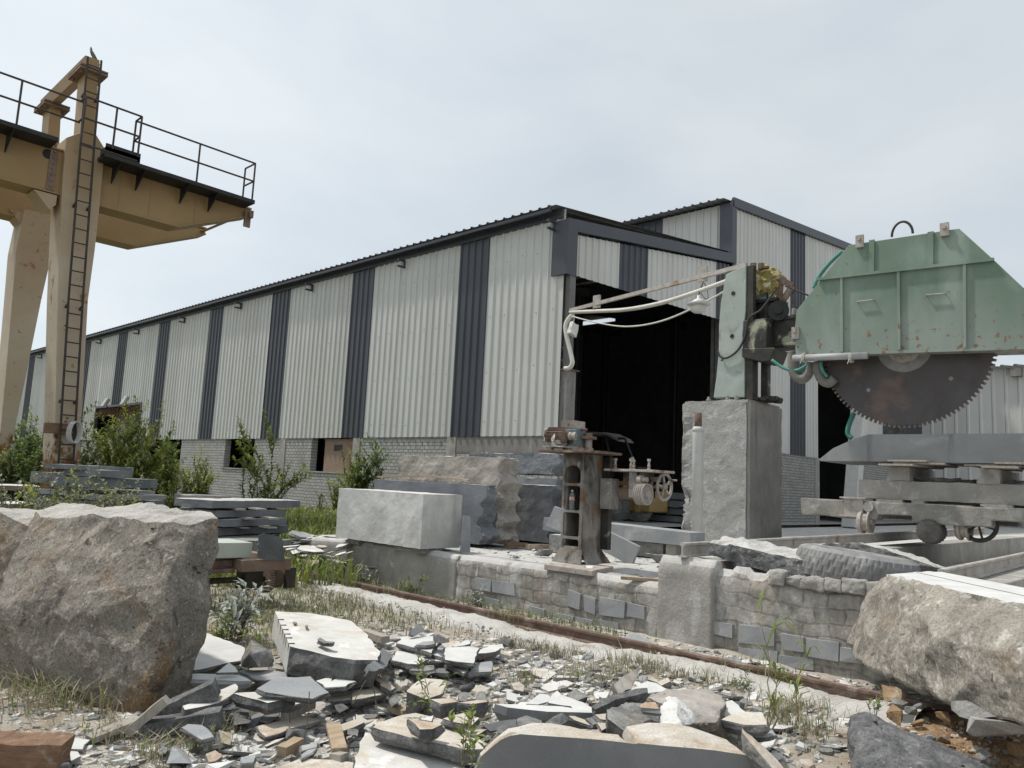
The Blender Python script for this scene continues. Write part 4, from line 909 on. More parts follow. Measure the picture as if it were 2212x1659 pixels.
# hoses
def zpts(zf, X, *pp): return [hx(zf(*p), X) for p in pp]
def smooth_path(P_, n=6):
    out = []; P_ = [P_[0]]+P_+[P_[-1]]
    for i in range(1, len(P_)-2):
        for k in range(n):
            t = k/n; a, b_, c, d = P_[i-1:i+3]
            out.append(.5*((2*b_)+(-a+c)*t+(2*a-5*b_+4*c-d)*t*t+(-a+3*b_-3*c+d)*t**3))
    out.append(P_[-2]); return out
def hose(name, P_, r, m_, parent, rib=False):
    P_ = smooth_path(P_, 14 if rib else 6); mb = MB(); mb.tube(P_, [r*(1.12 if (i % 2) else .95) for i in range(len(P_))] if rib else r, 10); return mb.build(name, m_, parent, smooth=True)
hose('water_hose', zpts(z6, 14.0, (615, 1015), (690, 1065), (770, 1080), (830, 1050), (845, 1030)), .032, m_hoseg, saw)
hose('water_hose', zpts(z6, 13.85, (880, 560), (910, 490), (980, 400), (1060, 325)), .035, m_hoseg, saw)
hose('ribbed_hose', zpts(z6, 14.05, (742, 960), (745, 1060), (765, 1115), (805, 1135), (845, 1105), (862, 1030)), .085, m_hoseb, saw, True)
hose('ribbed_hose', zpts(z6, 13.85, (905, 1025), (910, 1090), (935, 1140), (975, 1158), (1010, 1130)), .085, m_hoseb, saw, True)
hose('water_hose', zpts(z6, 13.75, (920, 1025), (935, 1080), (965, 1120)), .03, m_hoseg, saw)
hose('power_cable', zpts(z6, CX-.06, (640, 565), (550, 690), (470, 750), (445, 860), (400, 950), (330, 1000), (285, 990), (272, 960)), .022, m_steel, saw)
hose('power_cable', zpts(z6, CX+.2, (760, 560), (740, 610), (765, 690), (750, 730)), .02, m_steel, saw)
hose('power_cable', zpts(z6, CX+.2, (700, 545), (760, 570), (860, 610)), .018, m_steel, saw)
hose('guide_pipe', zpts(z6, 14.15, (755, 730), (757, 690)), .05, m_hoseb, saw)
hose('drip_hose', zpts(z6, 14.5, (1135, 1350), (1105, 1420), (1095, 1480), (1120, 1510)), .045, m_hoseg, saw)
hose('drip_hose', zpts(z6, 14.5, (1420, 1440), (1385, 1475), (1360, 1490)), .055, m_hoseb, saw)

# ---- boom with cables from the column to the shed corner
e0 = hx(z6(455, 412), CX+.05); e1 = V(SX+.12, SY-.16, hx((1222, 672), SX+.12).z)
boom = thing('cable_boom', 'thin pale steel boom and white conduit running from saw column to shed corner', 'boom', e1)
mb = MB(); mb.beam(e0, e1, .07, .09); mb.build('steel_bar', m_railtop, boom)
ins = hx(qH(900, 960), CX+.6)
mid = [e0+V(0, .0, -.18)]+[e0+(e1-e0)*t+V(0, 0, -.30*math.sin(math.pi*t)-.16*(1-t)) for t in (.2, .4, .6, .8)]+[e1+V(0, 0, -.05)]
mb = MB(); mb.tube(smooth_path(mid), .05, 10); mb.build('conduit', m_pvc, boom, smooth=True)
mid2 = [p+V(0, 0, -.10-.35*math.sin(math.pi*i/5)) for i, p in enumerate(mid)]
mb = MB(); mb.tube(smooth_path(mid2), .02, 6); mb.build('sagging_cable', m_pvc, boom)
k_ = V(SX+.14, SY-.28, 0)
dn = [e1+V(.02, -.1, -.1), hx(qG(600, 840), SX+.05), hx(qG(640, 1040), SX+.05), hx(qG(645, 1085), SX+.05), hx(qG(625, 1115), SX+.05), hx(qG(595, 1118), SX+.05)]
mb = MB(); mb.tube(smooth_path(dn), .062, 10); mb.build('down_conduit', m_pvc, boom, smooth=True)
for p in (qG(808, 680), qH(908, 880)):
    t_ = (p[0]-e1.x)*0; d0 = (ray(p)).normalized(); 
    best = min((((e0+(e1-e0)*t-CAM).normalized()-d0).length, t) for t in [i/200 for i in range(201)])[1]
    c = e0+(e1-e0)*best; mb = MB(); mb.box(c+V(0, 0, .05), (.05, .22, .34)); mb.build('bar_clip', m_railtop, boom)
    if p != qG(808, 680): clip = c
# lamp hanging from the boom
lt = (clip-CAM); dl = depth(clip)
def at_depth(p, d): return hd(p, d)
lp = [at_depth(z6(*p), dl) for p in ((180, 520), (160, 570), (150, 605), (148, 640), (147, 670))]
lamp = thing('pendant_lamp', 'small white enamel lamp hanging under the cable boom', 'lamp', lp[3])
mb = MB(); mb.tube(smooth_path([clip+V(0, 0, -.1), lp[0], lp[1], lp[2]]), .012, 6); mb.tube(smooth_path([at_depth(z6(*p), dl) for p in ((185, 525), (205, 570), (208, 620), (190, 625), (165, 590))]), .008, 5); mb.build('cord', m_steel, lamp)
mb = MB(); mb.lathe(lp[2], (0, 0, -1), [(0, .03), (.06, .035), (.08, .06), (.20, .25), (.21, .235)], 24); mb.build('shade', m_enamel, lamp, smooth=True)
mb = MB(); mb.lathe(lp[3]+V(0, 0, -.05), (0, 0, -1), [(0, .12), (.08, .165), (.17, .16), (.21, .10)], 20); mb.build('globe', m_enamel, lamp, smooth=True)
bag = at_depth(qG(652, 858), depth(e1)-.2)
mb = MB(); mb.box(bag, (.26, .12, .36), rot=Matrix.Rotation(.3, 3, 'Y')); bmesh.ops.subdivide_edges(mb.bm, edges=mb.bm.edges[:], cuts=3, use_grid_fill=True)
for v in mb.bm.verts: v.co += .05*noise.noise_vector(v.co*5)
mb.tube([bag+V(0, 0, .16), at_depth(qG(660, 765), depth(e1)-.2)], .01, 5)
o = mb.build('hanging_bag', m_enamel); tag(o, 'small crumpled white bag hanging by a string in the shed doorway', 'bag')

# ================================================================== DISMANTLED COLUMN WITH ITS CARRIAGE
KX = 7.80; KY = 6.13; KZ0 = .60; KZ1 = 2.02
kc = thing('machine_column', 'rust-streaked cast machine column with rounded openings, standing on the platform edge', 'machine column', (8.0, 6.3, .58))
mb = MB()
base = [hz(z5(*p), .63) for p in ((355, 1318), (745, 1372), (915, 1338), (560, 1290))]
mb.prism(base, (0, 0, -.07)); mb.build('base_plate', m_dustmetal, kc, bevel=.01)
yl, yr = 6.47, KY; w_ = yl-yr
# side with openings: frame strips round dark niches
mb = MB()
mb.lohi((KX+.03, yr+.0, .70), (KX+.40, yr+.035, KZ1)); mb.lohi((KX+.05, yl-.04, .70), (KX+.40, yl, KZ1)); mb.lohi((KX+.36, yr+.03, .70), (KX+.40, yl-.03, KZ1))
mb.prism([V(KX-.10, yl+.06, .63), V(KX-.10, yr-.08, .63), V(KX+.02, yr, .84), V(KX+.02, yl, .84)], (.03, 0, 0))
mb.prism([V(KX+.0, yr-.10, .63), V(KX+.52, yr-.10, .63), V(KX+.40, yr-.0, .82), V(KX+.03, yr-.0, .82)], (0, .03, 0))
mb.prism([V(KX+.40, yr, .63), V(KX+.52, yr-.08, .63), V(KX+.42, yr, .82)], (0, .3, 0))
body = mb.build('column_body', m_colmetal, kc, bevel=.012)
def holed_plate(x, y0, y1, z0, z1, holes, t):
    """plate in the YZ plane with round-cornered holes, built as a grid cut"""
    cu = bpy.data.curves.new('c', 'CURVE'); cu.dimensions = '2D'; cu.fill_mode = 'BOTH'; cu.extrude = t/2
    def sp(pts):
        s = cu.splines.new('POLY'); s.points.add(len(pts)-1); s.use_cyclic_u = True
        for p, q in zip(s.points, pts): p.co = (q[0], q[1], 0, 1)
    sp([(y0, z0), (y1, z0), (y1, z1), (y0, z1)])
    for (a, b_, c, d, r0, r1) in holes:      # y range, z range, radius at bottom / top corners
        pts = []
        for cx, cz, r_, s0 in ((b_-r0, c+r0, r0, -90), (b_-r1, d-r1, r1, 0), (a+r1, d-r1, r1, 90), (a+r0, c+r0, r0, 180)):
            for k in range(7): t_ = R(s0+k*15); pts.append((cx+r_*math.cos(t_), cz+r_*math.sin(t_)))
        sp(pts[::-1])
    o = bpy.data.objects.new('tmp', cu); col.objects.link(o)
    me = bpy.data.meshes.new_from_object(o.evaluated_get(bpy.context.evaluated_depsgraph_get())); bpy.data.objects.remove(o)
    me.transform(Matrix(((0, 0, 1, x), (1, 0, 0, 0), (0, 1, 0, 0), (0, 0, 0, 1))))
    return me
zs = [hx(z5(580, y), KX).z for y in (1236, 1120, 1098, 905, 885, 690, 668, 525)]
a_, c_ = yr+.045, yl-.03
me = holed_plate(KX+.015, yr, yl, .80, KZ1, [(a_, c_, zs[0], zs[1], .13, .03), (a_, c_, zs[2], zs[3], .03, .03), (a_, c_, zs[4], zs[5], .03, .03), (a_, c_, zs[6], zs[7], .03, .12)], .03)
me.materials.clear(); me.materials.append(m_colmetal); o = bpy.data.objects.new('front_plate', me); col.objects.link(o); attach(o, kc)
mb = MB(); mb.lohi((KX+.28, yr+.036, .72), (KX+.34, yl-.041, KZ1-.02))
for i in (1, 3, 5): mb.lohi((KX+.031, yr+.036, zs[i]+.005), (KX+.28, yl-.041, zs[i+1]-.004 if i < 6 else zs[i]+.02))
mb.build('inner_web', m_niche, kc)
mb = MB(); mb.lohi((KX+.42, yr-.10, .80), (KX+.50, yr+.10, KZ1-.02)); mb.lohi((KX+.401, yr+.0, .8), (KX+.42, yr+.16, KZ1-.04)); mb.build('slideway', m_grease, kc, bevel=.005)
tp = [hz(z5(*p), KZ1+.02) for p in ((355, 425), (800, 448), (690, 420), (470, 405))]
mb = MB(); mb.lohi((KX-.16, yr-.22, KZ1+.002), (KX+.52, yl+.30, KZ1+.032)); mb.build('top_plate', m_rust, kc, bevel=.004)
# carriage that sticks out from the column
ca = thing('saw_carriage', 'rusty saw carriage with grooved pulley and handwheel, fixed to side of cast column', 'machine carriage', (KX+.3, 5.6, 1.3))
AX = KX+.34
def ax(p, X=AX): return hx(z5(*p), X)
p0, p1 = ax((830, 545)), ax((1260, 590)); zt_c = p0.z-.01
mb = MB(); mb.lohi((AX-.05, p1.y, zt_c-.03), (AX+.42, yr-.10, zt_c)); mb.build('deck_plate', m_dustmetal, ca, bevel=.004)
q0, q1 = ax((1045, 600)), ax((1105, 800))
mb = MB(); mb.lohi((AX-.02, q1.y, q1.z+.02), (AX+.03, q0.y, zt_c-.03)); mb.lohi((AX+.36, q1.y, q1.z+.02), (AX+.40, yr-.12, zt_c-.03)); mb.lohi((AX-.02, q1.y, q1.z+.02), (AX+.40, q1.y+.03, zt_c-.03)); mb.lohi((AX+.03, q0.y-.015, q1.z+.02), (AX+.36, q0.y, zt_c-.03)); mb.build('housing', m_colmetal, ca, bevel=.004)
r0, r1 = ax((830, 630)), ax((905, 880))
mb = MB(); mb.lohi((AX-.03, r1.y, r1.z), (AX+.0, r0.y+.02, r0.z)); mb.lohi((AX-.0, r1.y, r1.z), (AX+.12, r1.y+.02, r0.z)); mb.build('bracket_plate', m_colmetal, ca)
mb = MB()
for p in ((880, 668), (880, 755)): c = ax(p, AX-.03); mb.cyl(c+V(-.03, 0, 0), c+V(-.001, 0, 0), .018, 6)
mb.build('bracket_bolt', m_dustmetal, ca)
s0, s1 = ax((905, 705), AX+.15), ax((1040, 790), AX+.15)
mb = MB(); cy_ = (s0.z+s1.z)/2; mb.cyl((AX+.16, r1.y, cy_), (AX+.16, q0.y+.0, cy_), .075, 20); mb.cyl((AX+.16, q1.y, cy_), (AX+.16, q1.y-.1, cy_), .05, 14); mb.build('spindle', m_rustd, ca, smooth=False)
g0, g1 = ax((905, 648), AX+.25), ax((1045, 690), AX+.25)
mb = MB(); mb.lohi((AX+.24, g1.y-.1, g1.z), (AX+.34, g0.y, g0.z)); mb.build('guard_strip', m_fork, ca)
pc = hy(z5(1165, 758), q1.y-.10)
prof = []
for i in range(4):
    t_ = i*.030; prof += [(t_, .135), (t_+.006, .135), (t_+.015, .112), (t_+.024, .135)]
prof = [(0, .02)]+prof+[(.13, .135), (.13, .115), (.112, .108), (.112, .05), (.155, .048), (.155, 0)]
mb = MB(); mb.lathe(V(pc.x, q1.y-.01, pc.z), (0, -1, 0), prof, 36); mb.build('pulley', m_dustmetal, ca)
mb = MB(); b0 = hy(z5(1130, 640), q1.y-.03); mb.lathe(b0, (0, -1, 0), [(-.03, .055), (.03, .055), (.03, .032), (.10, .032), (.10, 0)], 18); mb.build('shaft_end', m_dustmetal, ca)
hc_ = hy(z5(1322, 700), q1.y-.16); hr = .165
mb = MB(); ring = [hc_+V(hr*math.cos(t_), 0, hr*math.sin(t_)) for t_ in [2*math.pi*k/36 for k in range(37)]]; mb.tube(ring, .020, 8, False)
for k in range(5):
    t_ = 2*math.pi*k/5+.5; mb.beam(hc_, hc_+V(hr*math.cos(t_), 0, hr*math.sin(t_)), .03, .02, (0, 1, 0))
mb.lathe(hc_+V(0, .03, 0), (0, -1, 0), [(0, .042), (.05, .042), (.07, .022), (.07, 0)], 14)
mb.cyl(hc_+V(hr*.8, 0, hr*.55), hc_+V(hr*.8, -.10, hr*.55), .012, 8)
hw = mb.build('handwheel', m_dustmetal, ca, smooth=True)
mb = MB(); mb.cyl(hc_+V(0, .02, 0), V(hc_.x, q1.y+.05, hc_.z), .022, 10); mb.lohi((hc_.x-.08, hc_.y+.06, hc_.z+.06), (hc_.x+.02, q1.y+.1, hc_.z+.12)); mb.lohi((hc_.x-.08, hc_.y+.14, hc_.z-.10), (hc_.x-.05, q1.y+.02, hc_.z+.08)); mb.build('handwheel_shaft', m_dustmetal, ca)
for p, dx in (((928, 535), .0), ((1053, 540), .08), ((1075, 535), .3), ((1197, 565), .02)):
    c = ax(p, AX+dx); c.z = zt_c; mb = MB(); mb.cyl(c, c+V(0, 0, .12), .013, 8); mb.cyl(c+V(0, 0, .105), c+V(0, 0, .135), .024, 6); mb.cyl(c+V(0, 0, .0), c+V(0, 0, .025), .024, 6); mb.cyl(c+V(0, 0, .04), c+V(0, 0, .06), .022, 6); mb.build('adjusting_bolt', m_dustmetal, ca)
# motors on the top plate
TZ = KZ1+.033
mt = thing('electric_motor', 'rusty finned electric motor lying with a pale pulley on its shaft, on column top', 'motor', (KX, yl, TZ))
mA = hx(z5(460, 320), KX-.02); mA.z = TZ+.19
d_ = V(.35, -1, 0).normalized()
mb = MB()
mb.lathe(mA-d_*.14, d_, [(0, .06), (.01, .10), (.24, .105), (.26, .085), (.29, .05)], 20)
for k in range(16): t_ = 2*math.pi*k/16; s_ = d_.cross(V(0, 0, 1)); n_ = s_*math.cos(t_)+V(0, 0, 1)*math.sin(t_); mb.beam(mA-d_*.12+n_*.108, mA+d_*.10+n_*.108, .006, .018, n_)
mb.build('motor_body', m_rust, mt)
mb = MB()
for k in range(6):
    t_ = 2*math.pi*k/6; s_ = d_.cross(V(0, 0, 1)); n_ = s_*math.cos(t_)+V(0, 0, 1)*math.sin(t_); mb.beam(mA-d_*.16, mA-d_*.16+n_*.10, .05, .006, d_)
mb.build('cooling_fan', m_enamel, mt)
mb = MB(); mb.lathe(mA+d_*.15, d_, [(0, .03), (.02, .055), (.05, .055), (.055, .047), (.07, .047), (.075, .055), (.11, .055), (.11, .02), (.13, .02), (.13, 0)], 20); mb.build('shaft_pulley', m_dustmetal, mt)
mb = MB(); mb.box((mA.x+.02, mA.y, TZ+.045), (.22, .34, .02)); mb.box((mA.x-.05, mA.y+.08, TZ+.02), (.06, .1, .04)); mb.box((mA.x+.08, mA.y-.10, TZ+.02), (.06, .1, .04)); mb.box((mA.x, mA.y, mA.z-.085), (.16, .2, .06)); mb.build('motor_feet', m_dustmetal, mt)
mb = MB()
for k in range(3): mb.tube(smooth_path([mA+V(-.11, -.05, .02-.01*k), mA+V(-.14, -.02-.02*k, -.06), mA+V(-.12, -.08+.03*k, -.13), mA+V(-.10, -.14, -.15)]), .006, 5)
mb.build('motor_wires', m_pvc, mt)
gm = thing('geared_motor', 'dark upright gear motor with finned cap, bolted behind the rusty motor on column', 'motor', (KX+.2, yr+.1, TZ))
gB = hx(z5(600, 330), KX+.22)
mb = MB(); bz = TZ; mb.lohi((gB.x-.10, gB.y-.11, bz+.07), (gB.x+.10, gB.y+.11, bz+.30)); mb.build('gear_case', m_tarpb, gm, bevel=.015)
mb = MB(); mb.lathe(V(gB.x, gB.y, bz), (0, 0, 1), [(0, .16), (.05, .16), (.055, .12), (.08, .12)], 24); mb.build('flange', m_dustmetal, gm)
mb = MB(); mb.lohi((gB.x-.09, gB.y-.10, bz+.30), (gB.x+.09, gB.y+.16, bz+.40))
for k in range(7): mb.lohi((gB.x-.10, gB.y-.105, bz+.31+k*.014), (gB.x-.088, gB.y+.165, bz+.317+k*.014))
mb.build('finned_cap', m_dustmetal, gm, bevel=.006)
mb = MB(); mb.cyl(V(gB.x, gB.y-.10, bz+.29), V(gB.x, gB.y-.2, bz+.29), .018, 10); mb.lathe(V(gB.x-.1, gB.y+.05, bz+.18), (-1, 0, 0), [(0, .08), (.015, .08), (.015, .04), (.03, .03)], 18); mb.build('shaft', m_rust, gm)
gb = thing('bevel_gear', 'rusty toothed gear on a short stub, at the right end of column top plate', 'gear', (KX+.3, yr-.1, TZ))
gC = hx(z5(712, 340), KX+.3)
mb = MB(); mb.lathe(V(gC.x, gC.y, TZ), (0, 0, 1), [(0, .07), (.05, .07), (.05, .05), (.16, .05), (.17, .09), (.20, .09), (.21, .05), (.25, .05), (.25, 0)], 20)
for k in range(14): t_ = 2*math.pi*k/14; mb.box((gC.x+.095*math.cos(t_), gC.y+.095*math.sin(t_), TZ+.185), (.025, .014, .035), t_)
mb.build('gear_wheel', m_rustd, gb)
# bottle in one of the openings
m, nt, b = _nm('clear_bottle_plastic'); b.inputs['Base Color'].default_value = (.75, .8, .8, 1); b.inputs['Transmission Weight'].default_value = .85; b.inputs['Roughness'].default_value = .12; b.inputs['IOR'].default_value = 1.2; m_glass = m
bo = hx(z5(577, 880), KX+.06); bo.z = zs[4]+.0
bt_ = thing('plastic_bottle', 'clear plastic water bottle with an orange label standing in a column opening', 'bottle', bo)
mb = MB(); pf = [(0, .03)]
for k in range(10): pf += [(.004+k*.011, .036), (.009+k*.011, .034)]
pf += [(.115, .036), (.175, .036), (.20, .030), (.225, .014), (.235, .013)]
mb.lathe(bo, (0, 0, 1), pf, 20); mb.build('bottle_body', m_glass, bt_, smooth=True)
mb = MB(); mb.lathe(bo+V(0, 0, .12), (0, 0, 1), [(0, .0365), (.045, .0365)], 20); mb.build('bottle_label', M('orange_white_label', (.55, .10, .02), (.5, .5, .48), 22, .5, 0, lo=.48, hi=.52), bt_)
mb = MB(); mb.lathe(bo+V(0, 0, .233), (0, 0, 1), [(0, .015), (.022, .015), (.022, 0)], 14); mb.build('bottle_cap', m_enamel, bt_)

# ================================================================== FORKLIFT IN THE DOORWAY, SACK
fl = hz((1345, 1126), .5); FLX, FLY = fl.x, fl.y
ft = thing('forklift', 'old yellow forklift with a cloth-covered cab parked inside the dark doorway', 'forklift', (FLX, FLY, .5))
def fx(p, dx=0): return hx(z5(*p), FLX+dx)
w0, w1, w2 = fx((935, 890)), fx((1110, 910)), None
for c, r_ in ((fx((938, 880)), .46), (fx((1105, 895), .3), .42)):
    c.z = .5+r_
    mb = MB(); mb.lathe(c+V(-.02, 0, 0), (1, 0, 0), [(0, r_*.62), (.02, r_*.96), (.06, r_), (.26, r_), (.30, r_*.92), (.30, 0)], 28); wh = mb.build('wheel', m_rubber, ft)
    mb = MB()
    for k in range(20): t_ = 2*math.pi*k/20; mb.box(c+V(.14, r_*math.cos(t_), r_*math.sin(t_)), (.30, .05, .03), rot=Matrix.Rotation(t_-math.pi/2, 3, 'X'))
    mb.build('tread', m_rubber, wh)
    mb = MB(); mb.lathe(c+V(-.025, 0, 0), (1, 0, 0), [(0, 0), (0, r_*.5), (.05, r_*.58)], 20); mb.build('rim', m_dustmetal, wh)
yb0, yb1 = fx((840, 800)).y, fx((1225, 800)).y
mb = MB(); mb.lohi((FLX+.1, yb1+.15, .85), (FLX+1.2, yb0+.5, 1.55)); mb.build('chassis', m_fork, ft, bevel=.05)
c0, c1 = fx((1065, 820)), fx((1135, 910))
mb = MB(); mb.prism([V(FLX-.03, c0.y, c0.z+.45), V(FLX-.03, c1.y+.1, c0.z+.45), V(FLX-.03, c1.y, c0.z+.05), V(FLX-.03, c1.y+.12, c1.z), V(FLX-.03, c0.y-.08, c1.z)], (.95, 0, 0)); mb.build('counterweight', m_fork, ft, bevel=.05)
mb = MB(); mb.box(((FLX+.5), (yb0+yb1)/2+.1, 1.75), (.6, .55, .4)); mb.box((FLX+.5, (yb0+yb1)/2-.15, 2.05), (.55, .14, .6)); mb.build('seat', m_black, ft, bevel=.04)
mb = MB()
for dx in (.1, 1.0):
    mb = MB(); k1, k2, k3, k4 = fx((905, 540), dx), fx((850, 310), dx), fx((1005, 310), dx), fx((1085, 520), dx)
    mb.tube([k1+V(0, 0, -.3), k1, k2], .04, 8); mb.tube([k3, k4, k4+V(0, 0, -.4)], .045, 8); mb.tube([k2, k3], .04, 8)
    mb.build('cab_frame', m_black, ft)
g1, g2, g3 = fx((660, 262), .05), fx((850, 268), .05), fx((965, 330), .05)
mb = MB(); pr_ = [V(0, g1.y+.1, g1.z-.02), V(0, g1.y-.1, g1.z+.04), V(0, g2.y, g2.z+.03), V(0, g3.y+.15, g3.z+.12), V(0, g3.y, g3.z-.02), V(0, g3.y+.08, g3.z-.0), V(0, g2.y, g2.z-.04), V(0, g1.y+.05, g1.z-.08)]
mb.prism([p+V(FLX, 0, 0) for p in pr_], (.9, 0, 0)); mb.build('cab_cover', M('dusty_cab_cloth', (.20, .195, .18), (.12, .118, .11), 3, .9, .4, 10, .03), ft)
mb = MB(); kk = fx((1055, 470), .05); mb.cyl(kk, kk+V(0, -.08, -.12), .10, 12, .07); mb.build('rear_lamp', m_railtop, ft)
mb = MB(); mb.lohi((FLX+.25, yb0+.5, .7), (FLX+.35, yb0+.62, 2.9)); mb.lohi((FLX+.95, yb0+.5, .7), (FLX+1.05, yb0+.62, 2.9)); mb.lohi((FLX+.2, yb0+.5, 2.8), (FLX+1.1, yb0+.6, 2.9)); mb.build('mast', m_black, ft)
sk = hz(z5(1335, 965), .5)
bm = bmesh.new(); bmesh.ops.create_icosphere(bm, subdivisions=3, radius=1)
for v in bm.verts:
    p = v.co.copy(); d = 1+.3*noise.noise(p*1.7)+.15*noise.noise(p*4); v.co = sk+V(p.x*.38*d, p.y*.48*d+(.4 if p.y > .75 else 0), max(-.02, .34+p.z*.40*d))
mb = MB(); mb.bm.free(); mb.bm = bm; o = mb.build('sack', M('yellow_green_sack', (.22, .24, .045), (.30, .32, .10), 5, .6, .8, 10, .05)); tag(o, 'crumpled yellow-green sack on the shed floor right of the forklift', 'sack')
# dim stacks of slabs deeper in the shed
r_ = random.Random(21)
for k, (px, d) in enumerate(((1435, 30), (1400, 34), (1290, 31), (1462, 27))):
    P = on_ground(px, d, .5)
    for j in range(4):
        mb = MB(); mb.box((P.x, P.y, .5+.14+j*.26), (1.5+r_.uniform(-.2, .2), 2.6+r_.uniform(-.4, .4), .2), r_.uniform(-.1, .1)); o = mb.build('slab', m_slate); tag(o, 'dim grey slab in the stacks standing deep inside the shed', 'stone slab', 'slab stacks deep inside the shed')

# ================================================================== WAGON WITH SAWN SLAB
WX0 = 14.0
wg = thing('block_wagon', 'low dust-caked rail wagon of heavy concrete beams carrying stone under the saw blade', 'wagon', (14.8, 3.5, 1.05))
def wx(p, X=WX0): return hx(z7(*p), X)
tl, bl_, b0 = wx((830, 402)), wx((830, 485)), wx((1090, 500))
YN = .0                                                            # runs on out of the frame
zb0, zb1 = bl_.z, tl.z
mb = MB()
pp = [(tl.y, zb1), (YN, zb1-.02), (YN, wx((2068, 600)).z+.2), (wx((1890, 520)).y, wx((1890, 520)).z+.01), (wx((1890, 520)).y, wx((1890, 555)).z), (wx((1450, 530)).y, wx((1450, 530)).z), (wx((1445, 490)).y, wx((1445, 490)).z), (wx((1260, 485)).y, wx((1260, 485)).z), (wx((1250, 515)).y, wx((1250, 515)).z), (wx((1085, 505)).y, wx((1085, 505)).z), (wx((960, 490)).y, wx((960, 490)).z), (tl.y-.02, zb0)]
pp = [(y, z if z > zb1-.1 else z-.035) for y, z in pp]
for dx in (1.9, 0):
    mb = MB(); mb.prism([V(WX0+dx, y, z) for y, z in pp], (.35, 0, 0)); mb.build('side_beam', M('dust_caked_beam', (.30, .285, .26), (.19, .18, .165), 3, .92, .9, 16, .03, [((.40, .39, .37), 4, .55, .7, S1)], .25), wg, bevel=.02)
mb = MB(); mb.lohi((WX0+.35, YN, zb0+.06), (WX0+1.9, tl.y-.4, zb1-.03)); mb.lohi((WX0+.3, YN, zb1+.005), (WX0+1.6, wx((1200, 378)).y, zb1+.04)); mb.build('deck', m_concd, wg)
c = wx((1130, 420)); mb = MB(); mb.box((WX0-.03, c.y, c.z+.05), (.14, .44, .03)); mb.box((WX0-.03, c.y, zb0-.005), (.14, .46, .03)); mb.lohi((WX0-.05, c.y-.16, zb0+.01), (WX0-.002, c.y+.16, c.z+.03)); mb.build('axle_box', m_dustmetal, wg, bevel=.006)
c = wx((1212, 452)); mb = MB(); mb.cyl((WX0-.06, c.y, c.z), (WX0-.001, c.y, c.z), .085, 16); mb.build('axle_pin', m_dustmetal, wg)
zr = 1.05
for (py, X, r_) in ((wx((1185, 540)).y, WX0+.04, .20), (wx((1385, 545)).y-.05, WX0+1.2, .22), (wx((1700, 560)).y, WX0+.35, .24)):
    cz = zr+r_-.03
    mb = MB(); mb.lathe(V(X, py+.09, cz), (0, -1, 0), [(0, .05), (0, r_*.88), (.04, r_), (.07, r_), (.08, r_*.80), (.16, r_*.80), (.165, r_), (.19, r_), (.19, r_*.7), (.17, r_*.65), (.17, .06), (.22, .055), (.22, 0)], 30); mb.build('wagon_wheel', m_dustmetal, wg)
mc = wx((1555, 588), WX0+.1)
mb = MB(); mb.lathe(mc+V(-.16, 0, 0), (1, 0, 0), [(0, .05), (.01, .175), (.04, .195), (.32, .195), (.36, .1)], 24)
for k in range(24): t_ = 2*math.pi*k/24; mb.box(mc+V(.02, .198*math.cos(t_), .198*math.sin(t_)), (.26, .012, .016), rot=Matrix.Rotation(t_-math.pi/2, 3, 'X'))
for k in range(6): mb.cyl(mc+V(-.165, -.15+k*.06, 0), mc+V(-.17, -.15+k*.06, 0), .012, 6)
mb.build('drive_motor', M('dusty_motor_casing', (.06, .058, .055), (.11, .105, .10), 6, .85, .3), wg)
mb = MB(); fc = wx((1815, 548), WX0+.3); ring = [fc+V(0, .26*math.cos(t_), .26*math.sin(t_)) for t_ in [2*math.pi*k/28 for k in range(29)]]; mb.tube(ring, .035, 8, False)
for k in range(3): t_ = math.pi*k/3+.3; mb.beam(fc+V(0, .25*math.cos(t_), .25*math.sin(t_)), fc-V(0, .25*math.cos(t_), .25*math.sin(t_)), .03, .03, (1, 0, 0))
mb.build('flywheel', m_niche, wg)
# lower block, wooden packing, supports and the slab being cut
l0, l1, l2 = wx((1140, 300)), wx((1140, 378)), wx((2068, 435))
o = rock('stone_block', [V(x, y, z) for x in (WX0+.12, WX0+1.7) for y in (l0.y, -.3) for z in (zb1+.045, l0.z)], [m_concl, m_dustfloor], .12, .02, 2.5, None, .7); tag(o, 'long dust-grey block lying on the wagon deck under the trestle stones', 'stone block')
for p, q_ in (((1255, 405), (1400, 428)), ((1450, 418), (1520, 440)), ((1830, 430), (2010, 465))):
    a, b_ = wx(p, WX0+.1), wx(q_, WX0+.1); mb = MB(); mb.lohi((WX0+.05, b_.y, zb1+.002), (WX0+1.5, a.y, zb1+.042)); o = mb.build('packing_plank', m_woodg); tag(o, 'weathered packing plank between the wagon deck and the long grey block', 'plank', 'packing planks on the wagon deck')
sup = []
for p, lab in (((1300, 1425, 228, 300), 'pale chamfered trestle stone under the pointed end of the sawn slab'), ((1795, 1925, 240, 318), 'pale rough trestle stone under the middle of the sawn slab')):
    a, b_ = wx((p[0], p[2])), wx((p[1], p[3])); 
    o = rock('trestle_stone', [V(WX0+.1, a.y, l0.z), V(WX0+.1, a.y-.06, a.z), V(WX0+.1, b_.y, a.z), V(WX0+.1, b_.y, l0.z), V(WX0+1.6, a.y, l0.z), V(WX0+1.6, a.y-.06, a.z), V(WX0+1.6, b_.y, a.z), V(WX0+1.6, b_.y, l0.z)], [m_concl, m_dustfloor], .1, .02, 3, None, .7); tag(o, lab, 'stone block', 'trestle stones under the sawn slab'); sup.append((a, b_))
tl2, tr2, pt0, bl2 = wx((1190, 52)), wx((2068, 48)), wx((935, 187)), wx((1190, 200))
zc_ = bl2.z
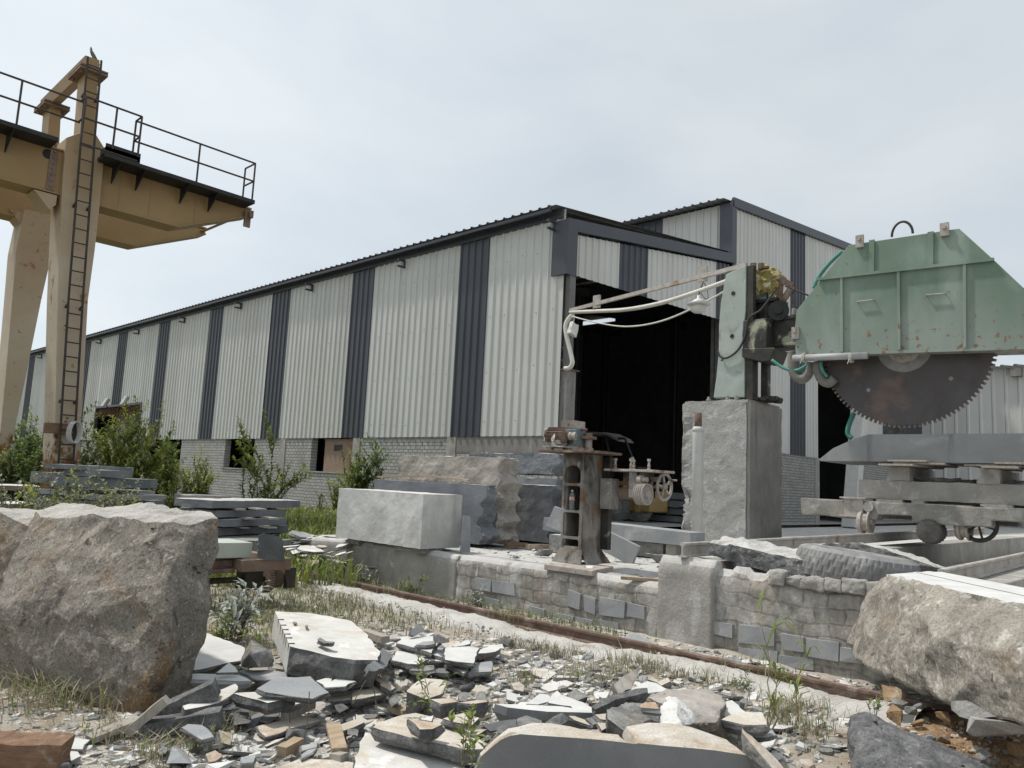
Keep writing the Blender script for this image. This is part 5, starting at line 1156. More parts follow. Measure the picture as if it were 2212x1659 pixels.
SLB = [V(WX0, YN-.4, tr2.z), V(WX0, tl2.y-.05, tl2.z), V(WX0, wx((1120, 80)).y, wx((1120, 80)).z), V(WX0, wx((1010, 130)).y, wx((1010, 130)).z), V(WX0, pt0.y, pt0.z-.01), V(WX0, pt0.y-.02, pt0.z-.04), V(WX0, bl2.y, zc_), V(WX0, YN-.4, zc_-.02)]
mb = MB(); mb.prism(SLB, (1.5, 0, 0)); slabm = M('wet_sawn_slab', (.20, .205, .205), (.255, .26, .26), 1.1, .8, .15, 30, .006, [((.34, .34, .335), 1.3, .55, .72, (1, 1, 1.6)), ((.14, .14, .14), 1.0, .58, .66, (3, 3, .3)), ((.42, .415, .40), 3, .70, .74, (3, 3, .5))], .08)
o = mb.build('sawn_slab', slabm, None, bevel=.006); tag(o, 'thick grey sawn slab with a pointed left end, on trestle stones beneath the blade', 'stone slab')
r_ = random.Random(4)
for a, b_ in sup:
    for k in range(3):
        y = (a.y+b_.y)/2+r_.uniform(-.2, .1)-.15*k; mb = MB(); mb.box((WX0+.55+r_.uniform(-.2, .2), y, a.z+.02+k*.035), (1.3, .5+r_.uniform(-.1, .3), .03), r_.uniform(-.15, .15)); o = mb.build('packing_board', m_woodg); tag(o, 'thin weathered board packed between trestle stone and sawn slab', 'plank', 'packing boards under the sawn slab')
for k in range(9):
    y = sup[0][1].y-.15-k*.20; z = l0.z; o = rock('offcut', [V(WX0+.2+r_.uniform(0, .4)+sx*.1, y+sy*.12, z+sz*.08) for sx in (0, 1.5) for sy in (-1, 1) for sz in (0, r_.uniform(.5, 1))], [m_fracg], .08, .02, 4, seed=k); tag(o, 'broken stone offcut lying on the long grey block between the trestle stones', 'stone offcut', 'offcuts on the wagon block')
# ================================================================== TYRE AND ROCKS BEHIND THE PARAPET
ty = hx(z7(1100, 800), 7.95)
tc_ = V(7.98, ty.y-.06, .935)
tilt = Matrix.Rotation(R(5.5), 3, Vector((.72, .69, 0))) @ Matrix.Rotation(R(.8), 3, Vector((.69, -.72, 0)))
t = thing('old_tyre', 'dust-grey worn lorry tyre lying flat on the parapet wall', 'tyre', (tc_.x, tc_.y, .83))
mb = MB(); n = 160; rings = []
prof = [(.30, -.12), (.34, -.15), (.47, -.155), (.545, -.12), (.565, -.06), (.57, 0), (.565, .06), (.545, .12), (.47, .155), (.34, .15), (.30, .12), (.29, 0)]
for k in range(n):
    t_ = 2*math.pi*k/n; row = []
    for i, (r_, z_) in enumerate(prof):
        rr = r_-( .012 if (3 <= i <= 7 and (k+(i % 2)*2) % 5 == 0) else 0) + .012*noise.noise(V(math.cos(t_)*2, math.sin(t_)*2, z_*5))
        row.append(mb.bm.verts.new(tc_+tilt @ V(rr*math.cos(t_), rr*math.sin(t_), z_)))
    rings.append(row)
for k in range(n):
    for i in range(len(prof)): mb.face([rings[k][i], rings[k][(i+1) % len(prof)], rings[(k+1) % n][(i+1) % len(prof)], rings[(k+1) % n][i]])
mb.build('tyre_carcass', m_rubber, t, smooth=False)
def rk(name, lab, cat, plane_pts, back, mats, size=.05, amp=.03, freq=3, top=None, group=None, facet=0., seed=0., keep=None):
    pts = list(plane_pts)+[p+Vector(back)*k for p in plane_pts for k in (1,)]
    o = rock(name, pts, mats, size, amp, freq, None, top, facet, keep, False, seed); return tag(o, lab, cat, group)
rk('rough_slab', 'long rough stone slab leaning from the rail onto the parapet, left of the tyre', 'stone slab', [hx(z7(*p), 7.55) for p in ((320, 650), (440, 660), (860, 755), (920, 800), (860, 832), (700, 822), (520, 780), (400, 735), (318, 712))], (.42, 0, .05), [m_darkgran, m_dustfloor], .045, .03, 4, .75, facet=.04)
rk('rough_slab', 'flat rough stone slab lying in the pit behind the tyre', 'stone slab', [hx(z7(*p), 8.7) for p in ((825, 665), (1000, 655), (1150, 655), (1300, 690), (1450, 740), (1570, 785), (1500, 775), (1300, 730), (830, 715))], (.5, 0, -.04), [m_fracg, m_dustfloor], .05, .03, 4, .6, facet=.03, seed=2)

# ================================================================== BOULDERS
def away(p, d):                          # the same point moved d metres straight away from the viewer, level
    h = Vector((p.x, p.y, 0)).normalized(); return p+h*d
def bpts(zf, pts):                       # (x, y, distance) measured on the photo
    return [hd(zf(x, y), d) for x, y, d in pts]
fpt = [(60, 560, 5.65), (-10, 700, 5.5), (-60, 800, 5.5), (180, 215, 6.0), (240, 175, 6.0), (560, 170, 5.75), (980, 200, 5.45), (1130, 215, 5.5), (985, 560, 5.12), (960, 870, 5.02), (890, 1130, 4.98), (830, 1335, 5.0), (770, 1345, 5.0), (560, 1270, 5.1), (220, 1180, 5.35), (60, 1160, 5.5), (-100, 1010, 5.6),
       (1050, 640, 5.3), (1280, 190, 5.72), (1262, 170, 5.78), (1270, 330, 5.65), (1245, 560, 5.5), (1220, 780, 5.42), (1160, 1090, 5.4), (1050, 1210, 5.25), (930, 1260, 5.1),
       (380, 110, 6.9), (850, 108, 6.5), (1150, 150, 6.1), (1230, 145, 5.95), (220, 150, 6.9)]
P_ = bpts(z3, fpt)
P_ += [away(p, .55)+V(0, 0, -.1) for p in P_[:17]]
o = rock('boulder', P_, [m_boulder, m_bouldertop], .03, .034, 2.2, None, .8, facet=.06, smooth=False, soft=1); tag(o, 'huge weathered brown-grey boulder with a broken right end, on the left foreground', 'boulder')
fp2 = [(0, 150, 6.9), (200, 190, 6.8), (250, 160, 7.0), (190, 240, 6.7), (90, 480, 6.6), (0, 640, 6.6), (-300, 700, 6.8), (-300, 150, 7.2), (260, 135, 7.9), (0, 130, 8.0), (-300, 120, 8.), (60, 700, 7.4)]
P_ = bpts(z3, fp2); P_ += [V(p.x, p.y, .05) for p in P_[:6]]
o = rock('boulder', P_, [m_boulder, m_bouldertop], .06, .04, 2.3, None, .6, facet=.03, seed=3); tag(o, 'second grey-brown boulder mostly hidden behind the huge brown boulder', 'boulder')
# right-hand rock with a sawn top
ftop = [(655, 187), (890, 168), (1075, 166), (1705, 330), (1705, 422)]
zt_ = 1.0
T_ = [hz(qE(*p), zt_) for p in ftop]; e_ = (T_[4]-T_[0]).normalized()
T_[3] = T_[2]+e_*1.6; T_[4] = T_[0]+e_*1.9
n0 = Vector((-.72, -.69, 0))
def face_at(p, out=0.):                  # on the vertical front plane through the front edge of the top
    o_ = T_[0]+(T_[4]-T_[0]).normalized()*.0; d_ = (T_[4]-T_[0]); nn = Vector((d_.y, -d_.x, 0)).normalized()
    nn = nn if nn.dot(n0) > 0 else -nn
    return hpl(qE(*p), o_+nn*out, nn)
ff = [((600, 330), .06), ((560, 500), .06), ((420, 620), .02), ((380, 740), .05), ((420, 820), .12), ((550, 880), .2), ((640, 940), .2), ((780, 1010), .22), ((930, 1050), .25), ((990, 1080), .28), ((1160, 1150), .3), ((1300, 1220), .3), ((1520, 1290), .32), ((1900, 1380), .3), ((1100, 700), .34), ((1700, 800), .34), ((700, 700), .22), ((2100, 800), .3)]
F_ = [face_at(p, k) for p, k in ff]
back = [away(p, .5) for p in F_[:12]]
for p in back: p.z = min(p.z, zt_-.02)
o = rock('rough_rock', T_+F_+back+[V(p.x, p.y, zt_-.35) for p in T_[1:4]], [m_granite, m_white], .03, .028, 2.6, None, None, .06, keep=lambda v: v.co.z > zt_-.004, soft=2)
for f in o.data.polygons:
    if f.normal.z > .97 and f.center.z > zt_-.02: f.material_index = 1
tag(o, 'rough grey granite rock with a flat sawn white top, right foreground', 'rock')
a, b_ = hz(qE(885, 170), zt_+.001), hz(qE(1705, 348), zt_+.001)
d_ = (b_-a).normalized(); b_ = a+d_*1.5
mb = MB(); n_ = V(-d_.y, d_.x, 0)*.004; mb.prism([a+n_, b_+n_, b_-n_, a-n_], (0, 0, .0015)); k_ = mb.build('saw_line', m_black, None); attach(k_, o)
# dark granite rock at the bottom edge
dg = [((390, 1270), 4.75), ((500, 1262), 4.7), ((620, 1330), 4.6), ((900, 1460), 4.45), ((1060, 1512), 4.4), ((1390, 1650), 4.25), ((1500, 1750), 4.2), ((400, 1660), 4.3), ((420, 1800), 4.25), ((1400, 1900), 4.0), ((380, 1500), 4.5), ((700, 1560), 4.3)]
P_ = [hd(qE(*p), d) for p, d in dg]; P_ += [away(p, .5)+V(0, 0, -.12) for p in P_[:7]]
o = rock('rough_rock', P_, [m_darkgran, m_darkgran], .03, .03, 3.2, None, None, .03, seed=5); tag(o, 'dark grey granite rock at the bottom edge beside the reddish clay', 'rock')
# supports under the right-hand rock
o = rock('support_block', [face_at(p, k) for p, k in (((1155, 1160), .32), ((1270, 1140), .36), ((1215, 1265), .44), ((1280, 1285), .44), ((1500, 1270), .36), ((1160, 1215), .36))]+[face_at(p, k) for p, k in (((1270, 1140), .0), ((1500, 1270), .0), ((1280, 1285), .1))], [m_fracg], .03, .008, 5); tag(o, 'sloping stone wedge jammed under the flat-topped granite rock', 'support block')
o = rock('support_block', [face_at(p, k) for p, k in (((1290, 1262), .50), ((1590, 1310), .42), ((1265, 1385), .52), ((1330, 1420), .50), ((1335, 1290), .55), ((1610, 1400), .4))]+[face_at(p, k) for p, k in (((1290, 1262), .25), ((1590, 1310), .15), ((1330, 1420), .2), ((1900, 1400), .2))], [m_concl], .03, .006, 5); tag(o, 'pale concrete block lying on the clay under the flat-topped granite rock', 'support block')
r_ = random.Random(31)
clay = M('clay_stained_stone', (.30, .20, .11), (.21, .14, .08), 6, .9, .8, 25, .02, [((.42, .38, .32), 4, .55, .68, S1)], .25)
for k, (p, s_, mm) in enumerate([((715, 1120), .10, clay), ((750, 1190), .05, m_fracg), ((715, 1280), .085, clay), ((850, 1230), .06, m_fracg), ((905, 1190), .05, m_fracg), ((1090, 1280), .06, clay), ((1080, 1420), .06, clay), ((1000, 1450), .04, m_fracg), ((900, 1320), .05, clay), ((1410, 1565), .05, m_fracg), ((1650, 1520), .06, clay), ((1520, 1410), .05, m_fracg)]):
    P = hz(qE(*p), gz(5.8, 1.3)+.06)
    o = rock('clay_stone', [P+V(r_.uniform(-1, 1)*s_, r_.uniform(-1, 1)*s_, r_.uniform(-.5, .9)*s_) for _ in range(11)], [mm], .022, .012, 6, seed=k); tag(o, 'clod or stone lying in the reddish clay before the flat-topped rock', 'stone', 'stones in the reddish clay')

# ================================================================== BLOCKS ON THE PLATFORM
def pblock(name, lab, c, ytop, left, right_end, depth, mats, amp=.006, freq=3, size=.08, zb=PZ+.06, cat='stone block', group=None, rightamp=0., top=.7, seed=0.):
    """block whose -X face shows: c bottom-right corner px, left px x..., built from measured corners"""
# white block
Bc = hz(z4(1158, 1025), PZ+.03); yl_ = hx(z4(598, 700), Bc.x).y; zt_b = hx(z4(1185, 640), Bc.x).z; xr_ = hy(z4(1438, 800), Bc.y).x
def jitter_box(name, lo, hi, mats, size, amp, freq, top=.7, seed=0., edge=.0, endamp=0.):
    pts = [V(x, y, z) for x in (lo[0], hi[0]) for y in (lo[1], hi[1]) for z in (lo[2], hi[2])]
    o = rock(name, pts, mats, size, amp, freq, None, top, 0., None, False, seed)
    if endamp:
        for v in o.data.vertices:
            t_ = max(0, 1-(v.co.y-lo[1])/.30)
            v.co.y += t_*endamp*(.35*math.sin(v.co.z*21+v.co.x*3)+fr(V(v.co.x*2.5, seed, v.co.z*3.5), 1, 5))
    return o
o = jitter_box('stone_block', (Bc.x, Bc.y, PZ+.05), (xr_, yl_, zt_b), [m_white_block, m_top], .05, .006, 5); tag(o, 'clean-cut pale dusted stone block, foremost on the platform edge', 'stone block')
o = jitter_box('packing_stone', (Bc.x+.1, Bc.y+.05, PZ-.02), (Bc.x+.5, Bc.y+.3, PZ+.048), [m_fracg], .05, .01, 5); tag(o, 'small packing stone under near corner of the pale block', 'packing stone')
o = jitter_box('packing_stone', (Bc.x+.1, yl_-.5, PZ-.04), (Bc.x+.6, yl_-.2, PZ+.048), [m_fracg], .05, .01, 5); tag(o, 'small packing stone under far end of the pale block', 'packing stone')
# grey slab block behind with a broken right end
G = hz(z4(1565, 985), PZ+.05); gl = hx(z4(848, 540), G.x); gt_ = hx(z4(1600, 572), G.x)
o = jitter_box('stone_block', (G.x, G.y-.02, PZ+.05), (G.x+.32, gl.y, gl.z+.0), [m_slate, m_dustfloor], .05, .005, 4, endamp=.16, seed=2); tag(o, 'smooth blue-grey block standing behind the pale block, with a ragged right end', 'stone block')
# tall brown block
Bn = V(G.x+.36, G.y-.10, PZ+.05); bt0 = hx(z4(1690, 395), Bn.x); bl0 = hx(z4(1012, 385), Bn.x); bny = hx(z4(1690, 700), Bn.x).y
o = jitter_box('stone_block', (Bn.x, bny, PZ+.05), (Bn.x+.45, bl0.y, bl0.z+.02), [m_brownblock, m_dustfloor], .045, .02, 3, endamp=.13, seed=4); tag(o, 'tall brown veined block with a chiselled ridged right end, behind the blue-grey block', 'stone block')
pk0, pk1 = hx(z4(885, 527), G.x+.1), hx(z4(1490, 550), G.x+.1)
mb = MB(); n_ = 12
pp = [pk0+(pk1-pk0)*i/n_+V(0, 0, .045*math.sin(math.pi*i/n_)+.005) for i in range(n_+1)]
for a, b_ in zip(pp, pp[1:]): mb.beam(a, b_, .10, .028)
bmesh.ops.remove_doubles(mb.bm, verts=mb.bm.verts, dist=.004)
o = mb.build('bowed_plank', m_wood); tag(o, 'bowed yellowish plank lying on top of the blue-grey block', 'plank')
th = hx(z4(1440, 790), Bc.x+.7)
tp_ = [hz(z4(1485, 1035), PZ+.01), hz(z4(1428, 1035), PZ+.01)]
mb = MB(); a = tp_[0]; b_ = tp_[1]; tpz = hx(z4(1432, 790), b_.x).z
mb.prism([a, b_, b_+V(.06, .05, tpz-PZ), a+V(.10, .14, tpz-PZ-.02)], (.05, .01, 0)); o = mb.build('leaning_tile', m_slate2); tag(o, 'thin grey tile leaning against right end of the pale block', 'stone slab')
# dark blocks further back
D0 = hz(z4(1975, 972), PZ+.05); dl = hx(z4(1790, 570), D0.x); dt_ = hx(z4(1985, 575), D0.x)
m_stain = M('dark_slate_with_orange_stain', (.075, .08, .088), (.11, .115, .125), 2, .75, .08, 40, .003, [((.30, .20, .13), 1.3, .64, .72, (1, 2, 2)), ((.17, .175, .18), 1.5, .55, .7, (1, 1, .6))], .08)
o = jitter_box('stone_block', (D0.x, D0.y-.22, PZ+.06), (D0.x+.5, dl.y+.6, dl.z), [m_stain, m_dustfloor], .06, .01, 4, endamp=.10, seed=6); tag(o, 'dark slate block with a tan curved stain, right of the tall brown block', 'stone block')
sx_ = D0.x+.55
q0, q1, q2 = hx(z4(1590, 355), sx_), hx(z4(2090, 390), sx_), hx(z4(2065, 500), sx_)
o = jitter_box('stone_block', (sx_, q1.y, q2.z-.02), (sx_+.7, q0.y+.4, q0.z-.02), [m_slate, m_dustfloor], .06, .02, 3, endamp=.14, seed=8); tag(o, 'broad grey slate block raised behind the tall brown block, topmost of the group', 'stone block')
o = jitter_box('stone_block', (sx_-.1, q1.y-.1, PZ+.05), (sx_+.8, q0.y+.3, hx(z4(1900, 530), sx_).z), [m_slate, m_dustfloor], .08, .012, 3, endamp=.06, seed=9); tag(o, 'long grey slate block lying under the raised slate block', 'stone block')
for p, q_, lab in (((1885, 975), (2030, 1010), 'short tan timber under the dark stained block'), ((1740, 965), (1880, 1000), 'rusty brown timber on the ground below the ridged brown block')):
    a, b_ = hz(z4(p[0], q_[1]), PZ+.02), hz(z4(*q_), PZ+.02); mb = MB(); mb.beam(a+V(0, 0, .03), b_+V(0, 0, .03), .14, .07); o = mb.build('timber_offcut', m_wood if 'tan' in lab else m_woodb, bevel=.005); tag(o, lab, 'timber')
# slabs around the column and the bench slabs
def quadslab(name, lab, pts, vec, mats, cat='stone slab', bev=.004, group=None):
    mb = MB(); mb.prism(pts, vec); o = mb.build(name, mats, None, bevel=bev); return tag(o, lab, cat, group)
X1 = 9.1
quadslab('tilted_slab', 'pale grey slab tilted against the cast column, left side', [hx(z5(*p), X1-.35) for p in ((437, 855), (520, 885), (520, 1075), (368, 1010))], (.05, .01, 0), m_slate2)
quadslab('tilted_slab', 'grey slab standing on its corner right of the cast column', [hx(z5(*p), X1+.1) for p in ((800, 1020), (1118, 1178), (1062, 1325), (985, 1300), (780, 1190))], (.06, .01, 0), m_slate2)
P0, P1 = hz(z5(1530, 1175), PZ+.28), None
bx_ = 10.2
bq = [hx(z5(*p), bx_) for p in ((800, 985), (1532, 1068), (1530, 1178), (800, 1105))]
quadslab('bench_slab', 'long grey slab laid bench-like on low blocks before the pedestal', bq, (.42, 0, 0), m_slate2)
b2 = [hx(z5(*p), bx_+.05) for p in ((830, 1130), (1310, 1168), (1310, 1300), (830, 1270))]
zz = PZ
o = jitter_box('base_block', (bx_+.08, b2[1].y+.02, PZ), (bx_+.4, b2[0].y, min(p.z for p in bq[2:])-.01), [m_fracg], .06, .008, 4); tag(o, 'rough low stone block carrying the long bench-like slab', 'stone block')
p0 = hx(z5(1345, 1165), bx_); o = jitter_box('base_block', (bx_+.05, p0.y-.12, PZ), (bx_+.3, p0.y+.05, min(p.z for p in bq[2:])-.005), [m_concl], .06, .006, 4); tag(o, 'small pale block under the right end of the bench-like slab', 'stone block')
X2 = 9.3
o = jitter_box('stone_block', (X2, hx(z5(515, 1200), X2).y, PZ), (X2+.5, hx(z5(392, 1200), X2).y, hx(z5(450, 1085), X2).z), [m_fracg, m_dustfloor], .05, .01, 4, seed=3); tag(o, 'rough grey block left of the cast column, under the tilted slabs', 'stone block')
quadslab('dark_tile', 'small dark tile pack sticking out behind the tilted pale slab', [hx(z5(*p), X1-.2) for p in ((352, 945), (400, 950), (500, 1060), (480, 1070), (342, 1045))], (.12, 0, 0), m_slate)
for k, (p, s_) in enumerate([((360, 1250), .12), ((275, 1215), .05), ((130, 1275), .06), ((440, 1275), .06), ((1280, 1290), .14), ((700, 1375), .09), ((1290, 1350), .05), ((890, 1300), .07), ((60, 1230), .05), ((600, 1390), .03)]):
    P = hz(z5(*p), PZ+.02); r_ = random.Random(k+70)
    o = rock('rubble_stone', [P+V(r_.uniform(-1, 1)*s_, r_.uniform(-1, 1)*s_, r_.uniform(-.2, .75)*s_) for _ in range(10)], [m_fracg, m_top], .03, .01, 6, None, .7, seed=k); tag(o, 'small broken stone lying on the dusty platform top', 'stone', 'small stones on the platform top')
a, b_ = hz(z5(972, 1440), PZ+.01), hz(z5(1275, 1462), PZ+.01)
mb = MB(); mb.beam(a+V(0, 0, .015), b_+V(0, 0, .015), .07, .035); o = mb.build('timber_strip', m_wood); tag(o, 'brown timber strip lying on the platform beside the concrete pier', 'timber')

# ================================================================== RUSTY TROLLEY ON THE TRACK
TR = hz(qF(925, 1375), .14); ty0 = TR.y; TXR = RX
trol = thing('rail_trolley', 'rust-brown rail trolley with gear wheels, half hidden behind the huge boulder', 'trolley', (TXR-.5, ty0+.6, .1))
cn = hy(qF(642, 1045), ty0-.12); rt = hy(qF(1118, 1000), ty0-.12)
F_ = lambda p, d=-.12: hy(qF(*p), ty0+d)
a0, a1 = F_((642, 1045)), F_((642, 1160)); r0_, r1_ = F_((1118, 1040)), F_((1118, 1100))
ztr, zbr = a0.z, a1.z
mb = MB(); mb.lohi((a0.x, ty0-.12, zbr), (r0_.x-.02, ty0-.02, ztr)); mb.lohi((a0.x-.002, ty0-.018, zbr+.02), (a0.x+.10, ty0+1.6, ztr)); mb.lohi((r0_.x-.12, ty0-.018, zbr+.02), (r0_.x-.03, ty0+1.6, ztr)); mb.lohi((a0.x+.1, ty0+1.4, zbr), (r0_.x-.12, ty0+1.5, ztr)); mb.build('frame', m_rustd, trol, bevel=.008)
mb = MB(); mb.lohi((a0.x-1.2, ty0+.1, zbr+.03), (a0.x-.01, ty0+.2, ztr-.02)); mb.lohi((a0.x-1.2, ty0+.02, zbr-.02), (a0.x-.01, ty0+.3, zbr+.028)); mb.build('side_frame', m_rust, trol)
gc_ = F_((925, 1260), .05); wr = gc_.z-.10
for dy, r_, nm in ((.0, wr, 'gear_wheel'), (.1, wr*.92, 'wheel')):
    pass
mb = MB(); gx = F_((925, 1260), .1).x; mb.lathe(V(gx-.05, ty0+.22, .14+wr), (1, 0, 0), [(0, .04), (0, wr*.9), (.05, wr*.9), (.05, .04)], 30)
for k in range(36): t_ = 2*math.pi*k/36; mb.box((gx-.025, ty0+.22+wr*.93*math.cos(t_), .14+wr+wr*.93*math.sin(t_)), (.05, .022, .03), rot=Matrix.Rotation(t_-math.pi/2, 3, 'X'))
mb.build('gear_wheel', m_rustd, trol)
mb = MB(); mb.lathe(V(gx+.02, ty0+.22, .14+wr), (1, 0, 0), [(0, .04), (0, wr*.86), (.02, wr*.86), (.025, wr*.72), (.13, wr*.72), (.13, .05), (.18, .05), (.18, 0)], 30); mb.build('wheel', m_rust, trol)
mb = MB(); mb.cyl((gx-1.1, ty0+.22, .14+wr), (gx+.02, ty0+.22, .14+wr), .035, 10); mb.lohi((gx-.35, ty0+.12, .14+wr-.12), (gx-.12, ty0+.34, zbr)); mb.lohi((gx+.16, ty0+.05, .2), (gx+.28, ty0+.12, zbr)); mb.build('axle', m_niche, trol)
b0, b1, b2_ = F_((370, 875), .15), F_((580, 870), .05), F_((778, 868), .0)
c0, c1 = F_((370, 1000), .15), F_((770, 1000), .0)
m_pg = M('pale_green_sheet_box', (.36, .40, .345), (.42, .445, .40), 2, .6, .05, 10, .003, [((.28, .38, .30), 2, .58, .7, S1)], .05)
mb = MB(); mb.prism([V(a0.x-1.0, ty0+.35, ztr+.012), V(a0.x-.16, ty0+.03, ztr+.012), V(F_((770, 1000)).x, ty0-.02, ztr+.012), V(F_((770, 1000)).x, ty0+.55, ztr+.012), V(a0.x-1.0, ty0+.8, ztr+.012)], (0, 0, b2_.z-ztr-.02)); o = mb.build('sheet_box', m_pg, None, bevel=.008); tag(o, 'pale green sheet-metal box lying on the rusty trolley', 'metal box')
pl = [F_(p, -.14) for p in ((782, 1030), (795, 810), (850, 790), (905, 800), (1018, 835), (1030, 960), (1045, 1050), (900, 1045))]
mb = MB(); mb.prism(pl, (0, .012, 0)); bmesh.ops.subdivide_edges(mb.bm, edges=mb.bm.edges[:], cuts=1)
for p in ((800, 903), (800, 958)): c = F_(p, -.16); mb.cyl(c, c+V(0, .02, 0), .02, 8)
o = mb.build('bent_plate', M('scuffed_rubber_sheet', (.07, .075, .082), (.12, .125, .13), 5, .6, .2, 20, .006, [((.24, .24, .245), 3, .6, .7, (1, 1, .4))], .15)); tag(o, 'dark scuffed sheet with two rusty bolts hanging over the trolley corner', 'sheet')

# ================================================================== SLAB STACKS BEHIND
def stack_slab(lab, zf, x0, x1, yt, yb, dist, depth, az, mats, zref=None, group=None, wob=0.):
    """a slab seen edge-on: left/right px, top/bottom px, at dist, long axis at azimuth az"""
    a = hd(zf(x0, yt), dist); ud = V(math.sin(az), math.cos(az), 0); nrm = V(math.cos(az), -math.sin(az), 0)
    if nrm.dot(V(.7, .7, 0)) < 0: nrm = -nrm
    pl_ = lambda p: hpl(p, a, nrm)
    b_ = pl_(zf(x1, yt)); c = pl_(zf(x0, yb)); L_ = (b_-a).dot(ud); h = a.z-c.z
    base = V(a.x, a.y, a.z-h)
    pts = [base+ud*u+nrm*n_*depth+V(0, 0, z) for u in (0, L_) for n_ in (0, 1) for z in (0, h)]
    o = rock('slab', pts, mats, .12, .008+wob, 3, None, .7, seed=yt*.01); return tag(o, lab, 'stone slab', group)
AZ = R(74)
g2 = 'slabs of the stack behind the trolley'
for lab, x0, x1, yt, yb, dd in (('dark slab with pointed ends, topmost of the stack behind the trolley', 355, 1190, 480, 552, 12.6), ('second slab from the top in the stack behind the trolley', 392, 1058, 575, 640, 12.7),
                            ('third slab from the top, rounded at its left end, in the stack behind the trolley', 470, 1062, 660, 730, 12.7), ('lowest rough-edged slab of the stack behind the trolley', 412, 1075, 740, 812, 12.75)):
    stack_slab(lab, qF, x0, x1, yt, yb, dd, .9, AZ, [m_slate, m_dustfloor], group=g2, wob=.004)
for x0, yt, yb, lab in ((560, 552, 576, 'top'), (760, 552, 572, 'top'), (650, 640, 662, 'middle'), (880, 640, 662, 'middle'), (600, 732, 746, 'low'), (860, 725, 746, 'low')):
    a, b_ = hd(qF(x0, yt), 13.0), hd(qF(x0+130, yb), 13.0); mb = MB(); mb.lohi((a.x, a.y-.1, b_.z), (b_.x, b_.y+.4, a.z)); o = mb.build('packing_timber', m_woodg); tag(o, 'thin packing timber between two slabs of the stack behind the trolley', 'timber', 'packing timbers in the slab stack')
mb = MB(); a, b_ = hd(qF(400, 815), 12.9), hd(qF(1080, 815), 12.9); mb.lohi((min(a.x, b_.x)-.1, min(a.y, b_.y)-.1, 0), (max(a.x, b_.x), max(a.y, b_.y)+.6, a.z)); o = mb.build('base_block', m_fracg); tag(o, 'low rough block carrying the slab stack behind the trolley', 'stone block')
g1_ = 'slabs of the stack above the huge boulder'
for k, (lab, x0, x1, yt, yb, dd, mm) in enumerate((('flat dark beam-like slab, topmost in the stack above the huge boulder', 600, 990, 1219, 1252, 13.6, m_slate), ('short thick slab just under the topmost one, stack above the huge boulder', 742, 985, 1254, 1306, 13.6, m_slate),
        ('pale rough slab on the left of the short thick one, stack above the huge boulder', 490, 730, 1278, 1358, 13.9, m_fracg), ('wide slab two below the topmost, stack above the huge boulder', 668, 1165, 1312, 1385, 13.5, m_slate),
        ('thin pale slab on the fourth level, stack above the huge boulder', 492, 1145, 1405, 1440, 13.6, m_slate2), ('thin grey slab shifted to the right, stack above the huge boulder', 765, 1230, 1441, 1478, 13.6, m_slate2), ('dark slab on the left of the thin grey one, stack above the huge boulder', 470, 760, 1441, 1485, 13.8, m_slate),
        ('long grey slab near the bottom, stack above the huge boulder', 560, 1212, 1486, 1540, 13.5, m_slate2), ('white-topped slab at the bottom left, stack above the huge boulder', 450, 560, 1490, 1545, 13.9, m_slate2))):
    stack_slab(lab, z2, x0, x1, yt, yb, dd, .8, R(62), [mm, m_top], group=g1_)
a, b_ = hd(z2(560, 1545), 13.9), hd(z2(1200, 1545), 13.9)
mb = MB(); mb.lohi((min(a.x, b_.x), min(a.y, b_.y), 0), (max(a.x, b_.x), max(a.y, b_.y)+.5, a.z)); o = mb.build('base_block', m_fracg); tag(o, 'rough base block hidden under the stack above the huge boulder', 'stone block')
stack_slab('long pale slab lying flat among grass left of the slab stack', qF, 90, 530, 428, 470, 15.5, .8, R(100), [m_woodg, m_top], wob=.005)
stack_slab('pale upright slab in the grass under the flat pale one', qF, 100, 380, 500, 600, 15.2, .3, R(100), [m_slate2, m_top])
stack_slab('flat dark slab on top of the hidden boulder, far left', z2, -60, 260, 1500, 1535, 9.5, .7, R(95), [m_slate, m_top])
stack_slab('low white-topped rusty slab far left among the weeds', z2, -60, 300, 1365, 1400, 11.5, .8, R(98), [m_rustd, m_top])

